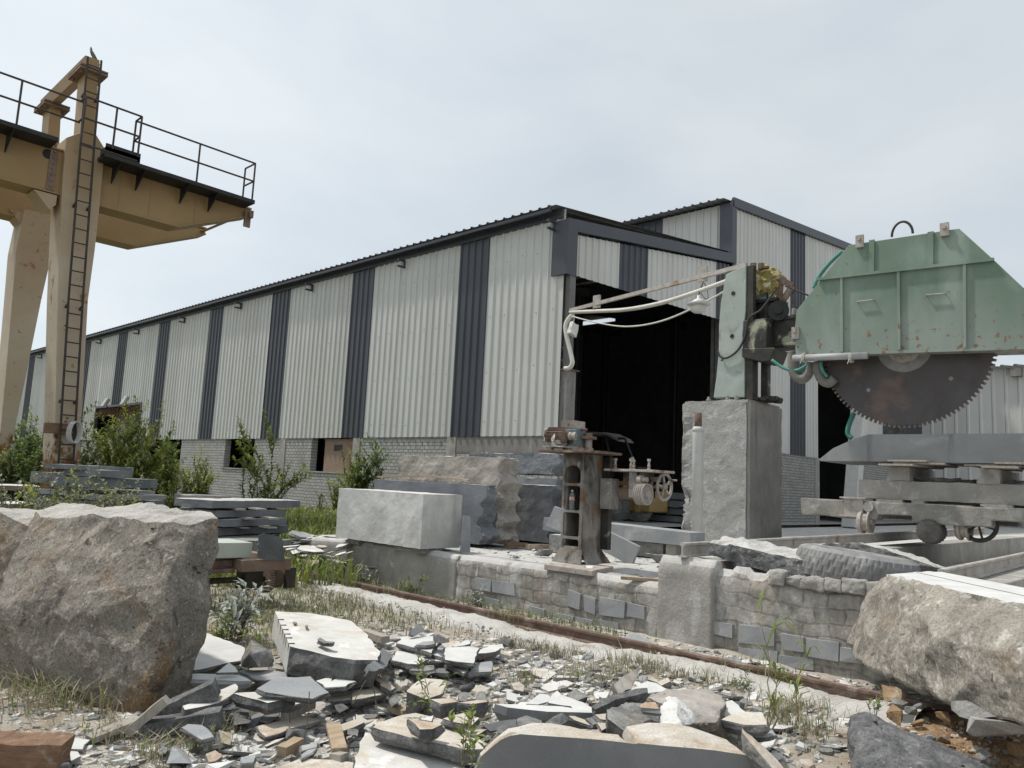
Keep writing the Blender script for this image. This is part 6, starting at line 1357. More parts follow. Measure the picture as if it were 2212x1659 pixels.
# ================================================================== BROKEN SLABS IN THE FOREGROUND
def shard(name, lab, zf, pts, z, th, mats=None, tx=0., ty=0., seed=0, cat='stone slab', group=None, rough=.012, taper=.0, seg=.07, sawn=()):
    """broken slab: top outline measured on the photo, laid on a (tilted) plane at height z, with a jagged fractured edge"""
    r_ = random.Random(seed*13+len(pts)); mats = mats or [m_top, m_frac]; th = th*.8 if th < .15 else th
    c = hz(zf(sum(p[0] for p in pts)/len(pts), sum(p[1] for p in pts)/len(pts)), z); n_ = Vector((-tx, -ty, 1))
    top = [hpl(zf(*p), c, n_) for p in pts]; n_.normalize()
    ring = []; eid = []
    for e_, (a, b_) in enumerate(zip(top, top[1:]+top[:1])):
        k = max(1, int((b_-a).length/seg)); eid += [e_]*k
        for i in range(k):
            p = a+(b_-a)*i/k
            if i and e_ not in sawn: p = p+Vector((r_.uniform(-1, 1), r_.uniform(-1, 1), 0))*rough
            ring.append(p)
    ctr = sum(top, Vector())/len(top); mb = MB(); rows = []
    for j, f in enumerate((0, .12, .5, 1.)):
        row = []
        for q_, p in enumerate(ring):
            if eid[q_] in sawn or (eid[q_-1] in sawn and eid[q_] != eid[q_-1]): row.append(mb.bm.verts.new(p-n_*th*f)); continue
            d = (p-ctr); d.z = 0; d = d.normalized() if d.length > 1e-5 else Vector((1, 0, 0))
            o_ = (0, .004, .01, -.02)[j]*(1 if th > .03 else .3) - taper*f
            row.append(mb.bm.verts.new(p-n_*th*f+d*(o_+(r_.uniform(-1, 1)*rough*.9 if j > 0 else 0))+(n_*r_.uniform(-.25, .25)*th*.3 if j == 2 else Vector())))
        rows.append(row)
    mb.mi = 0; mb.face(rows[0])
    k = len(ring); mb.mi = 1
    for a, b_ in zip(rows, rows[1:]):
        for i in range(k): mb.mi = 2 if eid[i] in sawn else 1; mb.face([a[i], b_[i], b_[(i+1) % k], a[(i+1) % k]])
    mb.mi = 1; mb.face(rows[-1][::-1])
    bmesh.ops.triangulate(mb.bm, faces=[f for f in mb.bm.faces if len(f.verts) > 4])
    o = mb.build(name, mats); return tag(o, lab, cat, group)
def bar(name, lab, zf, a, za, b_, zb_, w_, t_, mats, cat, group=None, bev=.004, roughen=0.):
    A, B = hz(zf(*a), za), hz(zf(*b_), zb_); mb = MB(); mb.beam(A, B, w_, t_)
    if roughen:
        bmesh.ops.triangulate(mb.bm, faces=mb.bm.faces[:]); refine(mb.bm, .05, 6); mb.bm.normal_update()
        mv = {v: v.co+v.normal*fr(v.co*7, 1, 4)*roughen for v in mb.bm.verts}
        for v, c in mv.items(): v.co = c
    o = mb.build(name, mats, None, bevel=0 if roughen else bev); return tag(o, lab, cat, group)
WH = [m_white, m_frac]; TB = [m_topb, m_frac]; SG = [m_sawn, m_frac]; S2 = [m_slate2, m_fracg]; FG = [m_fracg, m_fracg]
SL = 'broken slab'
# the big notched slab and its neighbours
NSP = [(738, 110), (900, 120), (1050, 125), (1280, 160), (1483, 205), (1560, 270), (1680, 390), (1775, 510), (1750, 590), (1520, 590), (1300, 560), (885, 455), (811, 282)]
NS = shard(SL, 'largest thick broken slab, with a row of saw notches along its left edge', qB, NSP, .36, .19, [m_top, m_frac, m_white], -.04, .05, 1, sawn=(11, 12))
mb = MB(); tA, tB = (hpl(qB(*p), hz(qB(sum(q[0] for q in NSP)/13, sum(q[1] for q in NSP)/13), .36), (.04, -.05, 1)) for p in ((885, 455), (738, 110)))
e_ = (tB-tA).normalized(); o_ = Vector((e_.y, -e_.x, 0)).normalized(); o_ = o_ if o_.x < 0 else -o_
for t, dp in ((.06, .05), (.20, .08), (.30, .10), (.42, .095), (.55, .10), (.72, .06)):
    p = tA+(tB-tA)*t; mb.beam(p+V(0, 0, .004)-o_*.018, p-V(0, 0, dp)-o_*.018, .045, .014, e_)
k_ = mb.build('saw_notch', m_black); attach(k_, NS); k_['kind'] = 'stuff'
shard('stone_chip', 'dark splinter lying on top of the largest notched slab', qB, [(1150, 390), (1180, 368), (1245, 405), (1315, 408), (1310, 425), (1215, 420)], .41, .035, [m_fracg, m_frac], seed=2, cat='stone chip', seg=.2)
shard('stone_chip', 'tiny dark chip at the upper middle of the largest notched slab', qB, [(1035, 250), (1060, 243), (1065, 262), (1045, 270)], .40, .02, [m_fracg, m_frac], seed=3, cat='stone chip', seg=.2)
shard('stone_chip', 'tiny pale chip at the upper left of the largest notched slab', qB, [(915, 215), (950, 218), (955, 230), (925, 233)], .40, .012, [m_fracg, m_frac], seed=4, cat='stone chip', seg=.2)
shard(SL, 'white slab right against the huge boulder, partly under it', qB, [(-60, 300), (35, 315), (190, 370), (440, 470), (455, 540), (410, 592), (180, 640), (0, 682), (-80, 690)], .16, .05, WH, .0, .05, 5)
shard(SL, 'long white slab with a straight sawn front, right of the huge boulder base', qB, [(-80, 725), (0, 722), (200, 728), (380, 735), (505, 795), (250, 790), (0, 782), (-80, 780)], .14, .06, [m_white, m_slate2], seed=6)
shard(SL, 'small triangular upright shard on the long white slab by the boulder', qB, [(165, 715), (285, 615), (345, 660), (375, 710)], .20, .03, [m_white, m_fracg], .0, .9, 7)
shard(SL, 'white slab with radial saw scratches between weeds and notched slab', qB, [(380, 700), (430, 690), (720, 690), (880, 720), (860, 755), (640, 790), (560, 780)], .13, .05, [m_slate2, m_fracg], seed=8)
P_ = [hd(qB(x, y), d) for x, y, d in ((505, 435, 5.9), (415, 600, 5.75), (400, 660, 5.75), (500, 545, 5.6), (580, 660, 5.6), (730, 600, 5.9), (700, 520, 6.0), (610, 470, 6.1), (640, 500, 5.75), (720, 660, 5.8))]
o = rock('broken_stone', P_+[away(p, .15) for p in P_[:3]], [m_fracg, m_fracg], .035, .012, 5, None, .7, .02); tag(o, 'pointed grey stone standing left of the notched slab', 'stone')
bar('stone_beam', 'dark squared stone bar leaning up beside the huge boulder', qA, (1760, 1000), .08, (2400, 690), .24, .14, .10, [m_frac], 'stone bar', roughen=.008)
shard(SL, 'slab half in the shade of the boulder, below the leaning dark bar', qB, [(345, 820), (368, 882), (180, 1012), (0, 1052), (-150, 1080), (-170, 1040), (0, 985), (240, 868)], .17, .08, [m_top, m_frac], .02, .03, 9)
shard(SL, 'five-sided slab with a dark front edge, right of the shaded slab', qB, [(330, 915), (570, 903), (750, 930), (912, 955), (665, 1012)], .19, .10, [m_top, m_frac], seed=10)
shard(SL, 'rough grey slab with a chiselled groove, tilted before the notched slab', qB, [(560, 870), (660, 810), (760, 750), (930, 762), (1085, 750), (1122, 790), (1180, 840), (1268, 910), (1110, 970), (900, 945), (640, 905)], .24, .05, [m_slate2, m_frac], .0, .16, 11)
shard(SL, 'pale slab with a bite out of its rear edge, right of the grooved slab', qB, [(1140, 795), (1230, 768), (1300, 765), (1290, 800), (1340, 768), (1460, 765), (1535, 800), (1430, 848), (1230, 860)], .2, .06, [m_white, m_frac], seed=12)
shard(SL, 'narrow grey slab beneath the one with a bite', qB, [(1235, 880), (1490, 872), (1500, 895), (1300, 915)], .12, .04, S2, seed=13)
shard(SL, 'stained slab crossed by a thin dry stem, middle of the rubble', qB, [(1520, 880), (1600, 850), (1690, 820), (1750, 860), (1822, 922), (1700, 945), (1500, 980), (1490, 940)], .12, .07, TB, seed=14)
shard(SL, 'pale slab left of the stem-crossed slab', qB, [(1300, 995), (1330, 950), (1510, 905), (1480, 960), (1490, 980)], .11, .05, TB, seed=15)
shard(SL, 'narrow dark-edged slab slanting above the stained slab', qB, [(1690, 768), (1760, 772), (1920, 862), (1870, 895)], .16, .06, [m_topb, m_frac], seed=16)
shard(SL, 'broad low dusty slab lying flush with the ground, lower left middle', qB, [(565, 1240), (690, 1205), (780, 1190), (985, 1140), (1195, 1185), (1050, 1225), (890, 1260), (780, 1310), (650, 1345), (590, 1300)], .05, .04, TB, seed=17)
shard(SL, 'large pale slab at the bottom edge, its top sloping out of frame', qC, [(-95, 1300), (60, 1340), (420, 1450), (830, 1612), (1100, 1760), (800, 1900), (-300, 1900), (-190, 1590), (-150, 1450)], .12, .10, [m_top, m_frac], seed=18)
shard(SL, 'large brown-stained slab with a dark fractured front, above the bottom slab', qC, [(-20, 1250), (60, 1200), (200, 1150), (400, 1110), (720, 1190), (900, 1290), (1000, 1340), (1082, 1420), (1060, 1465), (890, 1468), (680, 1420), (500, 1392), (200, 1310)], .22, .09, TB, seed=19)
shard(SL, 'dusty slab at the very bottom, left of the large pale slab', qB, [(640, 1690), (1000, 1552), (1300, 1570), (1600, 1602), (1615, 1720), (700, 1900)], .07, .05, TB, seed=20)
# the bright heap beside the notched slab
hp_ = [('bright slab with dark front edge at the back of the slab heap', [(215, 425), (270, 358), (440, 355), (590, 355), (640, 400), (555, 520), (400, 470)], .22, .06, WH), ('bright slab at the left of the heap, rough lower side', [(165, 590), (200, 520), (235, 487), (310, 487), (420, 540), (505, 590), (430, 632), (320, 625)], .17, .08, WH),
      ('small bright slab wedged in the middle of the heap', [(550, 535), (572, 478), (680, 490), (690, 568)], .19, .05, WH), ('widest flat bright slab of the heap', [(685, 470), (800, 462), (930, 455), (1025, 475), (1000, 540), (970, 622), (690, 588)], .22, .05, WH),
      ('small block-like slab below the middle of the heap', [(530, 578), (600, 548), (690, 570), (680, 602), (530, 600)], .16, .06, WH), ('long pointed slab below the widest one of the heap', [(670, 600), (800, 625), (930, 660), (870, 718), (690, 640)], .15, .04, WH),
      ('pale slab at the lower right of the heap', [(965, 630), (1145, 600), (1145, 702), (920, 718)], .15, .05, S2), ('long slab behind the heap on the right', [(1010, 498), (1180, 435), (1230, 475), (1180, 508), (1020, 525)], .14, .07, WH),
      ('small slab at the back of the heap near dry grass', [(765, 455), (910, 390), (935, 430), (785, 460)], .13, .06, WH), ('rounded grey slab at the front left of the heap', [(335, 690), (430, 640), (580, 640), (578, 682), (480, 702)], .14, .05, FG),
      ('blue-grey slab under the front of the heap', [(545, 640), (640, 640), (790, 705), (700, 722), (560, 702)], .11, .05, [m_sawn, m_frac]), ('small rough slab on top of the rear bright slab', [(400, 440), (470, 410), (590, 400), (600, 430), (500, 445)], .26, .04, S2)]
for k, (lab, pts, z, th, mm) in enumerate(hp_): shard(SL, lab, qC, pts, z, th, mm, rnd.uniform(-.04, .04), rnd.uniform(-.02, .05), 30+k)
shard(SL, 'smooth dark grey slab leaning on right end of the notched slab', qC, [(-60, 640), (0, 560), (80, 470), (170, 450), (198, 512), (150, 580), (105, 655), (0, 702), (-60, 690)], .22, .06, [m_sawn, m_frac], -.55, .25, 45)
P_ = [hd(qC(x, y), d) for x, y, d in ((570, 360, 6.3), (620, 335, 6.5), (680, 360, 6.5), (690, 410, 6.4), (610, 425, 6.2), (575, 400, 6.3), (600, 350, 6.7))]
o = rock('broken_stone', P_, [m_frac, m_frac], .04, .006, 5); tag(o, 'dark angular stone sitting at the back corner of the bright heap', 'stone')
shard(SL, 'upright pale shard standing behind the bright heap', qC, [(350, 345), (365, 290), (440, 240), (465, 245), (480, 290), (390, 352)], .28, .04, [m_slate2, m_frac], -.2, 1.4, 47)
P_ = [hd(qC(x, y), d) for x, y, d in ((310, 890, 5.0), (400, 810, 5.25), (490, 765, 5.4), (640, 780, 5.4), (715, 805, 5.3), (700, 900, 5.1), (640, 965, 4.95), (330, 940, 4.95), (500, 975, 4.9), (320, 905, 4.95), (640, 930, 4.95))]
o = rock('broken_stone', P_+[V(p.x, p.y, .02) for p in P_[:3]], [m_frac, m_topb], .035, .008, 5, None, .75); tag(o, 'thick six-sided dusty stone below the bright heap', 'stone')
for lab, top_, bot in (('left one of two dark cube-like stones above the stained slab', [(545, 975), (760, 968), (810, 1000), (650, 1022)], [(550, 1060), (660, 1118), (810, 1105)]), ('right one of two dark cube-like stones above the stained slab', [(815, 1010), (1000, 985), (1100, 980), (1105, 1000), (960, 1022)], [(820, 1085), (950, 1120), (1105, 1070)])):
    shard('broken_stone', lab, qC, top_, .21, .12, TB, seed=48+len(top_), cat='stone', rough=.008)
shard(SL, 'long wedge of sawn dark stone with a white dusted top, lower middle', qC, [(1180, 1020), (1500, 1030), (1830, 1045), (2020, 1075), (2200, 1110), (1700, 1098), (1300, 1055)], .28, .12, [m_white, m_sawn], seed=50, rough=.003, taper=.01)
for k, (lab, pts) in enumerate((('white three-cornered tile lying behind the long sawn wedge', [(1490, 1020), (1560, 965), (1620, 920), (1700, 930), (1760, 985), (1600, 1025)]), ('white peaked tile leaning behind the long sawn wedge', [(1690, 1000), (1740, 930), (1790, 890), (1830, 925), (1740, 1005)]), ('widest white tile behind the long sawn wedge', [(1700, 1010), (1830, 930), (1960, 975), (2070, 1030), (2020, 1052), (1840, 1035)]))):
    shard(SL, lab, qC, pts, .25+k*.012, .02, [m_white, m_slate2], .0, .12, 51+k)
shard(SL, 'five-cornered slab resting on the large brown-stained slab', qC, [(325, 1168), (490, 1190), (660, 1222), (565, 1268), (438, 1272)], .31, .09, [m_topb, m_frac], seed=55)
shard('stone_chip', 'small triangular chip behind the five-cornered slab', qC, [(440, 1170), (575, 1135), (555, 1192)], .27, .04, WH, seed=56, cat='stone chip')
shard(SL, 'six-sided dusty slab right of the five-cornered slab', qC, [(668, 1165), (770, 1135), (870, 1110), (1025, 1160), (955, 1228), (780, 1200)], .27, .07, TB, seed=57)
shard(SL, 'narrow dark-sided slab before the six-sided dusty slab', qC, [(785, 1230), (850, 1210), (1010, 1272), (1100, 1270), (1000, 1330), (850, 1265)], .24, .06, TB, seed=58)
shard(SL, 'smooth grey sawn piece tilted up under the long wedge', qC, [(1060, 1232), (1200, 1195), (1395, 1170), (1380, 1245), (1130, 1290)], .22, .03, [m_sawn, m_frac], .1, .8, 59)
for k, (lab, pts, mm) in enumerate((('dark ridged stone under the middle of the long wedge', [(1400, 1190, 4.1), (1490, 1160, 4.2), (1640, 1215, 4.2), (1600, 1290, 4.0), (1560, 1240, 3.95), (1420, 1260, 4.05), (1500, 1290, 4.0)], m_fracg), ('dark angular stone right of the ridged one', [(1685, 1230, 4.0), (1760, 1170, 4.1), (1835, 1132, 4.2), (1900, 1180, 4.2), (1800, 1265, 3.95), (1700, 1265, 3.95)], m_frac),
     ('dark rugged stone above the large block, near its left end', [(1200, 1270, 3.9), (1300, 1240, 4.0), (1440, 1260, 4.0), (1380, 1300, 3.85), (1220, 1310, 3.85)], m_frac), ('small round brown stone behind the two cube-like stones', [(820, 950, 5.2), (870, 915, 5.3), (925, 930, 5.3), (900, 1000, 5.1), (830, 990, 5.1)], m_fracg), ('pale peaked stone behind the right cube-like stone', [(990, 980, 5.3), (1020, 925, 5.4), (1075, 920, 5.4), (1100, 985, 5.2)], m_fracg))):
    P_ = [hd(qC(*p[:2]), p[2]) for p in pts]; o = rock('broken_stone', P_+[away(p, .12)+V(0, 0, -.02) for p in P_]+[V(p.x, p.y, p.z-.05) for p in P_[:2]], [mm], .03, .008, 6, seed=k); tag(o, lab, 'stone')
shard(SL, 'thin splintered slab right of the dark angular stone', qC, [(1890, 1130), (1960, 1140), (2190, 1232), (2130, 1240), (1960, 1180)], .26, .03, [m_topb, m_frac], seed=65)
shard(SL, 'thin dark slab lying just behind the large block', qC, [(1300, 1312), (1430, 1285), (1555, 1262), (1555, 1300), (1400, 1330)], .24, .05, [m_fracg, m_frac], seed=66)
shard(SL, 'striated grey shard propped at left end of the large block', qC, [(1085, 1445), (1150, 1370), (1225, 1280), (1285, 1280), (1290, 1340), (1180, 1420), (1100, 1480)], .24, .03, [m_fracg, m_fracg], -.25, .9, 67)
# large block at the bottom edge
fo = hz(qD(600, 1330), .33); nF = V(-.60, -.80, 0).normalized()
def fpl(zf, p, out=0): return hpl(zf(*p), fo+nF*out, nF)
top_f = [fpl(qC, p) for p in ((1040, 1540), (1130, 1460), (1240, 1372), (1330, 1335), (1430, 1318), (1600, 1332), (1800, 1345), (2000, 1358))]+[fpl(qD, p) for p in ((246, 1128), (480, 1155), (590, 1170), (620, 1162), (900, 1190), (1150, 1210), (1370, 1232), (1690, 1280))]
end_ = [fpl(qD, p) for p in ((1760, 1420), (1800, 1600))]
bot = [V(end_[-1].x, end_[-1].y, -.05), V(top_f[0].x-.12, top_f[0].y+.09, -.05)]
rear_h = [fpl(qC, p).z for p in ((1300, 1350), (1600, 1270), (2000, 1260))]
mb = MB(); fv = [mb.bm.verts.new(p) for p in top_f+end_+bot]; mb.mi = 0; mb.face(fv)
ntop = len(top_f); rows = [fv[:ntop]]
tz = [0, .0, .0, .0, .0, .01, .015, .01, .0, .0, -.02, .02, .03, .03, .02, .0]
DEP = [.05, .06, .07, .08, .10, .17, .20, .20, .18, .12, .05, .24, .34, .37, .38, .30]
for j in range(1, 9):
    t_ = j/8; row = []
    for i, p in enumerate(top_f):
        q_ = p-nF*(DEP[i]*t_); h = tz[i]*math.sin(min(1, t_*1.3)*math.pi*.5)-.06*max(0, t_-.8)/.2
        q_ = q_+V(0, 0, h+.018*fr(V(q_.x*6, q_.y*6, 3), 1, 5)-(.06*(1-abs(t_-.3)) if i == 10 else 0)); row.append(mb.bm.verts.new(q_))
    rows.append(row)
mb.mi = 1
for a, b_ in zip(rows, rows[1:]):
    for i in range(ntop-1): mb.face([a[i], a[i+1], b_[i+1], b_[i]])
rb = [mb.bm.verts.new(V(v.co.x, v.co.y, -.05)) for v in rows[-1]]; mb.mi = 2
for i in range(ntop-1): mb.face([rows[-1][i], rows[-1][i+1], rb[i+1], rb[i]])
se = [r[-1] for r in rows]+[rb[-1], fv[ntop+2], fv[ntop+1], fv[ntop]]; mb.face(se)
sl_ = [r[0] for r in rows]+[rb[0], fv[-1]]; mb.face(sl_[::-1])
bmesh.ops.triangulate(mb.bm, faces=[f for f in mb.bm.faces if len(f.verts) > 4 and f.material_index == 2])
o = mb.build('sawn_block', [m_sawn, m_topb, m_fracg]); tag(o, 'large stone block with a smooth sawn grey face along the bottom edge', 'stone block')
P_ = [fpl(qD, p, -.0) for p in ((1690, 1280), (1800, 1420), (1820, 1600))]+[hd(qD(x, y), d) for x, y, d in ((1640, 1010, 3.9), (1760, 1150, 3.85), (2050, 1400, 3.6), (2100, 1600, 3.4), (1660, 1080, 3.75))]
o = rock('broken_stone', P_+[V(p.x, p.y, p.z-.15) for p in P_[3:6]], [m_fracg, m_topb], .035, .015, 5, None, .6); tag(o, 'rough sloping stone at the right end of the large sawn block', 'stone')
# the pile right of centre
shard(SL, 'brown-stained slab standing upright against dry grass, near the rail', qD, [(378, 585), (520, 480), (640, 395), (665, 420), (600, 540), (555, 625), (425, 672)], .26, .05, [m_topb, m_frac], -.3, 1.0, 70)
P_ = [hd(qD(x, y), d) for x, y, d in ((690, 700, 4.9), (760, 665, 5.1), (1130, 632, 5.3), (1300, 650, 5.3), (1440, 710, 5.0), (1480, 770, 4.8), (1370, 880, 4.55), (1390, 960, 4.45), (1160, 970, 4.4), (900, 800, 4.6), (1350, 860, 4.6))]
o = rock('broken_stone', P_+[V(p.x, p.y, .05) for p in P_[:6]], [m_granite, m_brownblock], .03, .02, 4, None, .6, .02, seed=3); tag(o, 'broad brown-grey domed stone in the pile beside the rail', 'stone')
shard(SL, 'white slab behind the domed stone', qD, [(500, 665), (620, 600), (710, 552), (800, 570), (940, 648), (720, 670), (680, 700)], .22, .04, WH, .0, .1, 72)
shard(SL, 'dark thick curved slab arching over the pile', qD, [(180, 790), (260, 735), (350, 690), (500, 655), (600, 625), (705, 617), (715, 660), (560, 700), (400, 730), (260, 800), (200, 830)], .36, .09, [m_frac, m_frac], .12, .2, 73)
P_ = [hd(qD(x, y), d) for x, y, d in ((315, 830, 4.2), (500, 770, 4.5), (640, 765, 4.7), (840, 850, 4.5), (860, 960, 4.3), (835, 1030, 4.15), (640, 1140, 3.85), (610, 1150, 3.85), (320, 920, 4.1), (480, 1040, 3.95))]
o = rock('broken_stone', P_+[away(p, .1)+V(0, 0, -.12) for p in P_], [m_frac, m_fracg], .03, .012, 5, None, .35, .01, seed=6); tag(o, 'big slanting granite slab with rust specks, above the notch of the large block', 'stone')
shard(SL, 'small pale slab with a rust stain on the slanting granite slab', qD, [(630, 792), (690, 760), (790, 758), (825, 825), (650, 812)], .42, .05, [m_topb, m_sawn], seed=75)
P_ = [hd(qD(x, y), d) for x, y, d in ((860, 880, 4.2), (920, 790, 4.4), (980, 800, 4.4), (1060, 880, 4.3), (1160, 965, 4.2), (1040, 990, 4.05), (840, 1030, 4.05), (1000, 900, 4.1))]
o = rock('broken_stone', P_+[away(p, .2) for p in P_], [m_white, m_white], .025, .02, 6, None, None, .02, seed=8); tag(o, 'crumpled white stone under the domed stone', 'stone')
shard(SL, 'speckled white slab behind the clay-dusted slab', qD, [(1470, 760), (1540, 738), (1610, 790), (1670, 852), (1560, 900), (1490, 920), (1440, 860)], .22, .05, [m_white, m_frac], seed=77)
shard(SL, 'clay-dusted slab with a dark front, right of the pile', qD, [(1440, 930), (1560, 855), (1840, 857), (1885, 950), (1885, 978), (1660, 980)], .27, .09, [m_topb, m_frac], seed=78)
shard(SL, 'grey slab lying under the clay-dusted slab', qD, [(1740, 1080), (1940, 1030), (1972, 1080), (1900, 1105), (1780, 1108)], .15, .04, [m_slate2, m_frac], seed=79)
shard(SL, 'white tile wedged left of the slanting granite slab', qD, [(0, 735), (80, 760), (140, 800), (240, 858), (0, 840), (-40, 800)], .27, .03, [m_white, m_sawn], seed=80)
for k, (lab, pts, z) in enumerate((('small dark splinter in the gap above the large block', [(115, 915), (210, 900), (310, 945), (180, 980)], .3), ('pale chip left of the slanting granite slab', [(195, 880), (310, 870), (312, 935), (250, 925)], .32), ('smooth chip standing in the gap above the large block', [(215, 960), (320, 950), (360, 985), (265, 1035)], .3), ('brown-topped chip before the slanting granite slab', [(275, 1020), (360, 1000), (500, 1070), (560, 1130), (400, 1070)], .26))):
    shard('stone_chip', lab, qD, pts, z, .04, TB if k else [m_fracg, m_frac], 0, .1, 81+k, cat='stone chip')
# pieces between rail and wall
for lab, pts in (('weathered log-like stone lying between rail and masonry wall', [(460, 130, 6.9), (560, 85, 7.1), (640, 95, 7.1), (770, 180, 6.8), (760, 215, 6.7), (600, 170, 6.75)]), ('layered white stone lying between rail and wall, further right', [(1380, 345, 5.9), (1480, 320, 6.1), (1610, 312, 6.1), (1650, 385, 5.9), (1560, 400, 5.8), (1400, 375, 5.8)])):
    lo_ = min(p[2] for p in pts)
    P_ = [hz(qD(p[0], p[1]), .05+(p[2]-lo_)*.18) for p in pts]; o = rock('broken_stone', P_+[V(p.x, p.y, .0) for p in P_], [m_slate2], .03, .01, 6); tag(o, lab, 'stone')
# lower left pieces
shard(SL, 'grey tile with a bevelled edge right of the plank', qA, [(2008, 1135), (2080, 1095), (2230, 1105), (2364, 1232), (2230, 1268), (2120, 1200)], .12, .04, [m_slate2, m_frac], seed=90)
bar('stone_beam', 'dark stone bar lying on the ground below the leaning bar', qA, (1560, 1160), .05, (2450, 1010), .12, .13, .09, [m_frac], 'stone bar', roughen=.008)
bar('timber_plank', 'grey weathered plank lying at the foot of the huge boulder', qA, (985, 1262), .05, (1540, 1040), .10, .10, .035, [m_woodg], 'plank')
bar('timber_plank', 'splintered plank leaning against the foot of the huge boulder', qA, (1420, 1180), .05, (1845, 825), .23, .09, .05, [m_woodg], 'plank', roughen=.006)
for k, (lab, pts) in enumerate((('white flat slab behind the rust-brown timber', [(80, 1252), (230, 1205), (380, 1250), (490, 1300), (300, 1320), (100, 1290)]), ('white square tile right of the rust-brown timber', [(660, 1312), (720, 1250), (995, 1270), (912, 1372), (752, 1368)]), ('small blue-grey tile between the two white ones behind the timber', [(490, 1275), (690, 1235), (652, 1312), (540, 1305)]), ('white speckled tile under right end of the rust-brown timber', [(690, 1480), (750, 1390), (860, 1400), (890, 1450), (790, 1500)]),
     ('flat pale slab under left part of the rust-brown timber', [(120, 1582), (260, 1510), (480, 1530), (510, 1580), (300, 1620)]), ('pale tile at the very bottom left of the timber', [(580, 1540), (760, 1515), (770, 1535), (620, 1560)]))):
    shard(SL, lab, qA, pts, .05+.006*k, .025, [m_white, m_fracg] if k != 2 else [m_slate2, m_frac], seed=92+k)
P_ = [hz(qA(-200, 1400), .13), hz(qA(700, 1420), .12)]
o = bar('timber_beam', 'rust-brown cracked timber beam at the bottom left', qA, (-250, 1380), .15, (730, 1420), .13, .19, .13, [m_woodb], 'timber', roughen=.022)
for k, (lab, a, b_, w_, t_, mm) in enumerate((('short tan timber offcut near the bottom, left of the tan plank', (800, 1490), (975, 1392), .065, .05, m_wood), ('short squared timber left of the tan plank tip', (1310, 1545), (1420, 1560), .06, .05, m_woodg), ('brown timber offcut behind the notched slab', (1600, 315), (1825, 390), .09, .06, m_woodg), ('timber offcut beside the thin dry stem', (1880, 1060), (2030, 1115), .06, .04, m_wood), ('squared pale timber slanting below the five-sided slab', (830, 1150), (1100, 1020), .06, .05, m_woodg))):
    bar('timber_offcut', lab, qB, a, .07 if k != 2 else .1, b_, .08 if k != 2 else .1, w_, t_, [mm], 'timber', roughen=.004)
A, B = hz(qB(1308, 1225), .12), hz(qB(1372, 1480), .10)
mb = MB(); mb.beam(A, B, .085, .03); o = mb.build('timber_plank', m_wood, None, bevel=.004); tag(o, 'tan plank lying on stones at the bottom, left of the large pale slab', 'plank')
for k, (lab, pts, th) in enumerate((('pale cube-shaped stone at the bottom, left of the timber offcut', [(400, 1545), (550, 1525), (525, 1592), (410, 1605)], .09), ('slanting grey slab behind the tan plank', [(1370, 1228), (1480, 1190), (1605, 1150), (1620, 1200), (1500, 1255), (1390, 1290)], .06), ('small bright sliver left of the tan plank', [(995, 1520), (1060, 1475), (1145, 1455), (1095, 1505), (1010, 1548)], .04),
     ('thin dark-edged sliver on bare ground, lower left middle', [(632, 1432), (740, 1375), (838, 1352), (760, 1395), (655, 1438)], .02), ('grey squared stone right of the timber offcut', [(1000, 1430), (1150, 1402), (1148, 1445), (1005, 1482)], .07), ('small pale cube on the brown-stained slab, left end', [(1705, 1210), (1760, 1180), (1808, 1185), (1790, 1240), (1730, 1240)], .09), ('squarish grey stone below the shaded slab', [(50, 1165), (150, 1140), (205, 1215), (100, 1240)], .06))):
    shard('broken_stone', lab, qB, pts, .09, th, TB if k % 2 else S2, seed=110+k, cat='stone')
for k, (lab, pts) in enumerate((('dark block-like stone below the five-sided slab', [(250, 1080, 4.9), (480, 1055, 5.0), (490, 1080, 4.95), (470, 1160, 4.8), (260, 1200, 4.8), (245, 1120, 4.8)]), ('triangular grey stone before the dark block-like stone', [(345, 1140, 4.75), (320, 1230, 4.65), (500, 1185, 4.75), (380, 1150, 4.85), (480, 1210, 4.65)]), ('small grey stone with a tan facet, right of the triangular one', [(590, 1195, 4.8), (640, 1115, 5.0), (780, 1105, 5.0), (780, 1160, 4.85), (660, 1210, 4.75)]), ('dark wedge-shaped stone beside a thin dry stem', [(850, 1265, 4.6), (845, 1370, 4.45), (1035, 1275, 4.6), (1025, 1380, 4.4), (930, 1290, 4.4)]), ('brownish round stone behind the tan plank', [(1445, 1270, 4.6), (1500, 1255, 4.7), (1560, 1280, 4.6), (1550, 1330, 4.5), (1450, 1320, 4.5)]), ('dark hollow-sided stone in the middle of the rubble', [(1320, 1030, 5.0), (1400, 1020, 5.1), (1470, 1060, 5.0), (1370, 1110, 4.85), (1340, 1080, 4.9)]), ('brown rounded stone right of the thin dry stem', [(1850, 1000, 5.0), (1930, 930, 5.2), (1970, 980, 5.1), (1880, 1055, 4.9)]), ('grey wedge stone near the two white chips, lower left', [(330, 1365, 4.4), (370, 1355, 4.5), (375, 1395, 4.35), (335, 1395, 4.35)]))):
    P_ = [hd(qB(*p[:2]), p[2]) for p in pts]; o = rock('broken_stone', P_+[away(p, .1)+V(0, 0, -.03) for p in P_], [m_frac if 'dark' in lab else m_fracg], .03, .006, 6, None, None, .0, seed=k+20); tag(o, lab, 'stone')
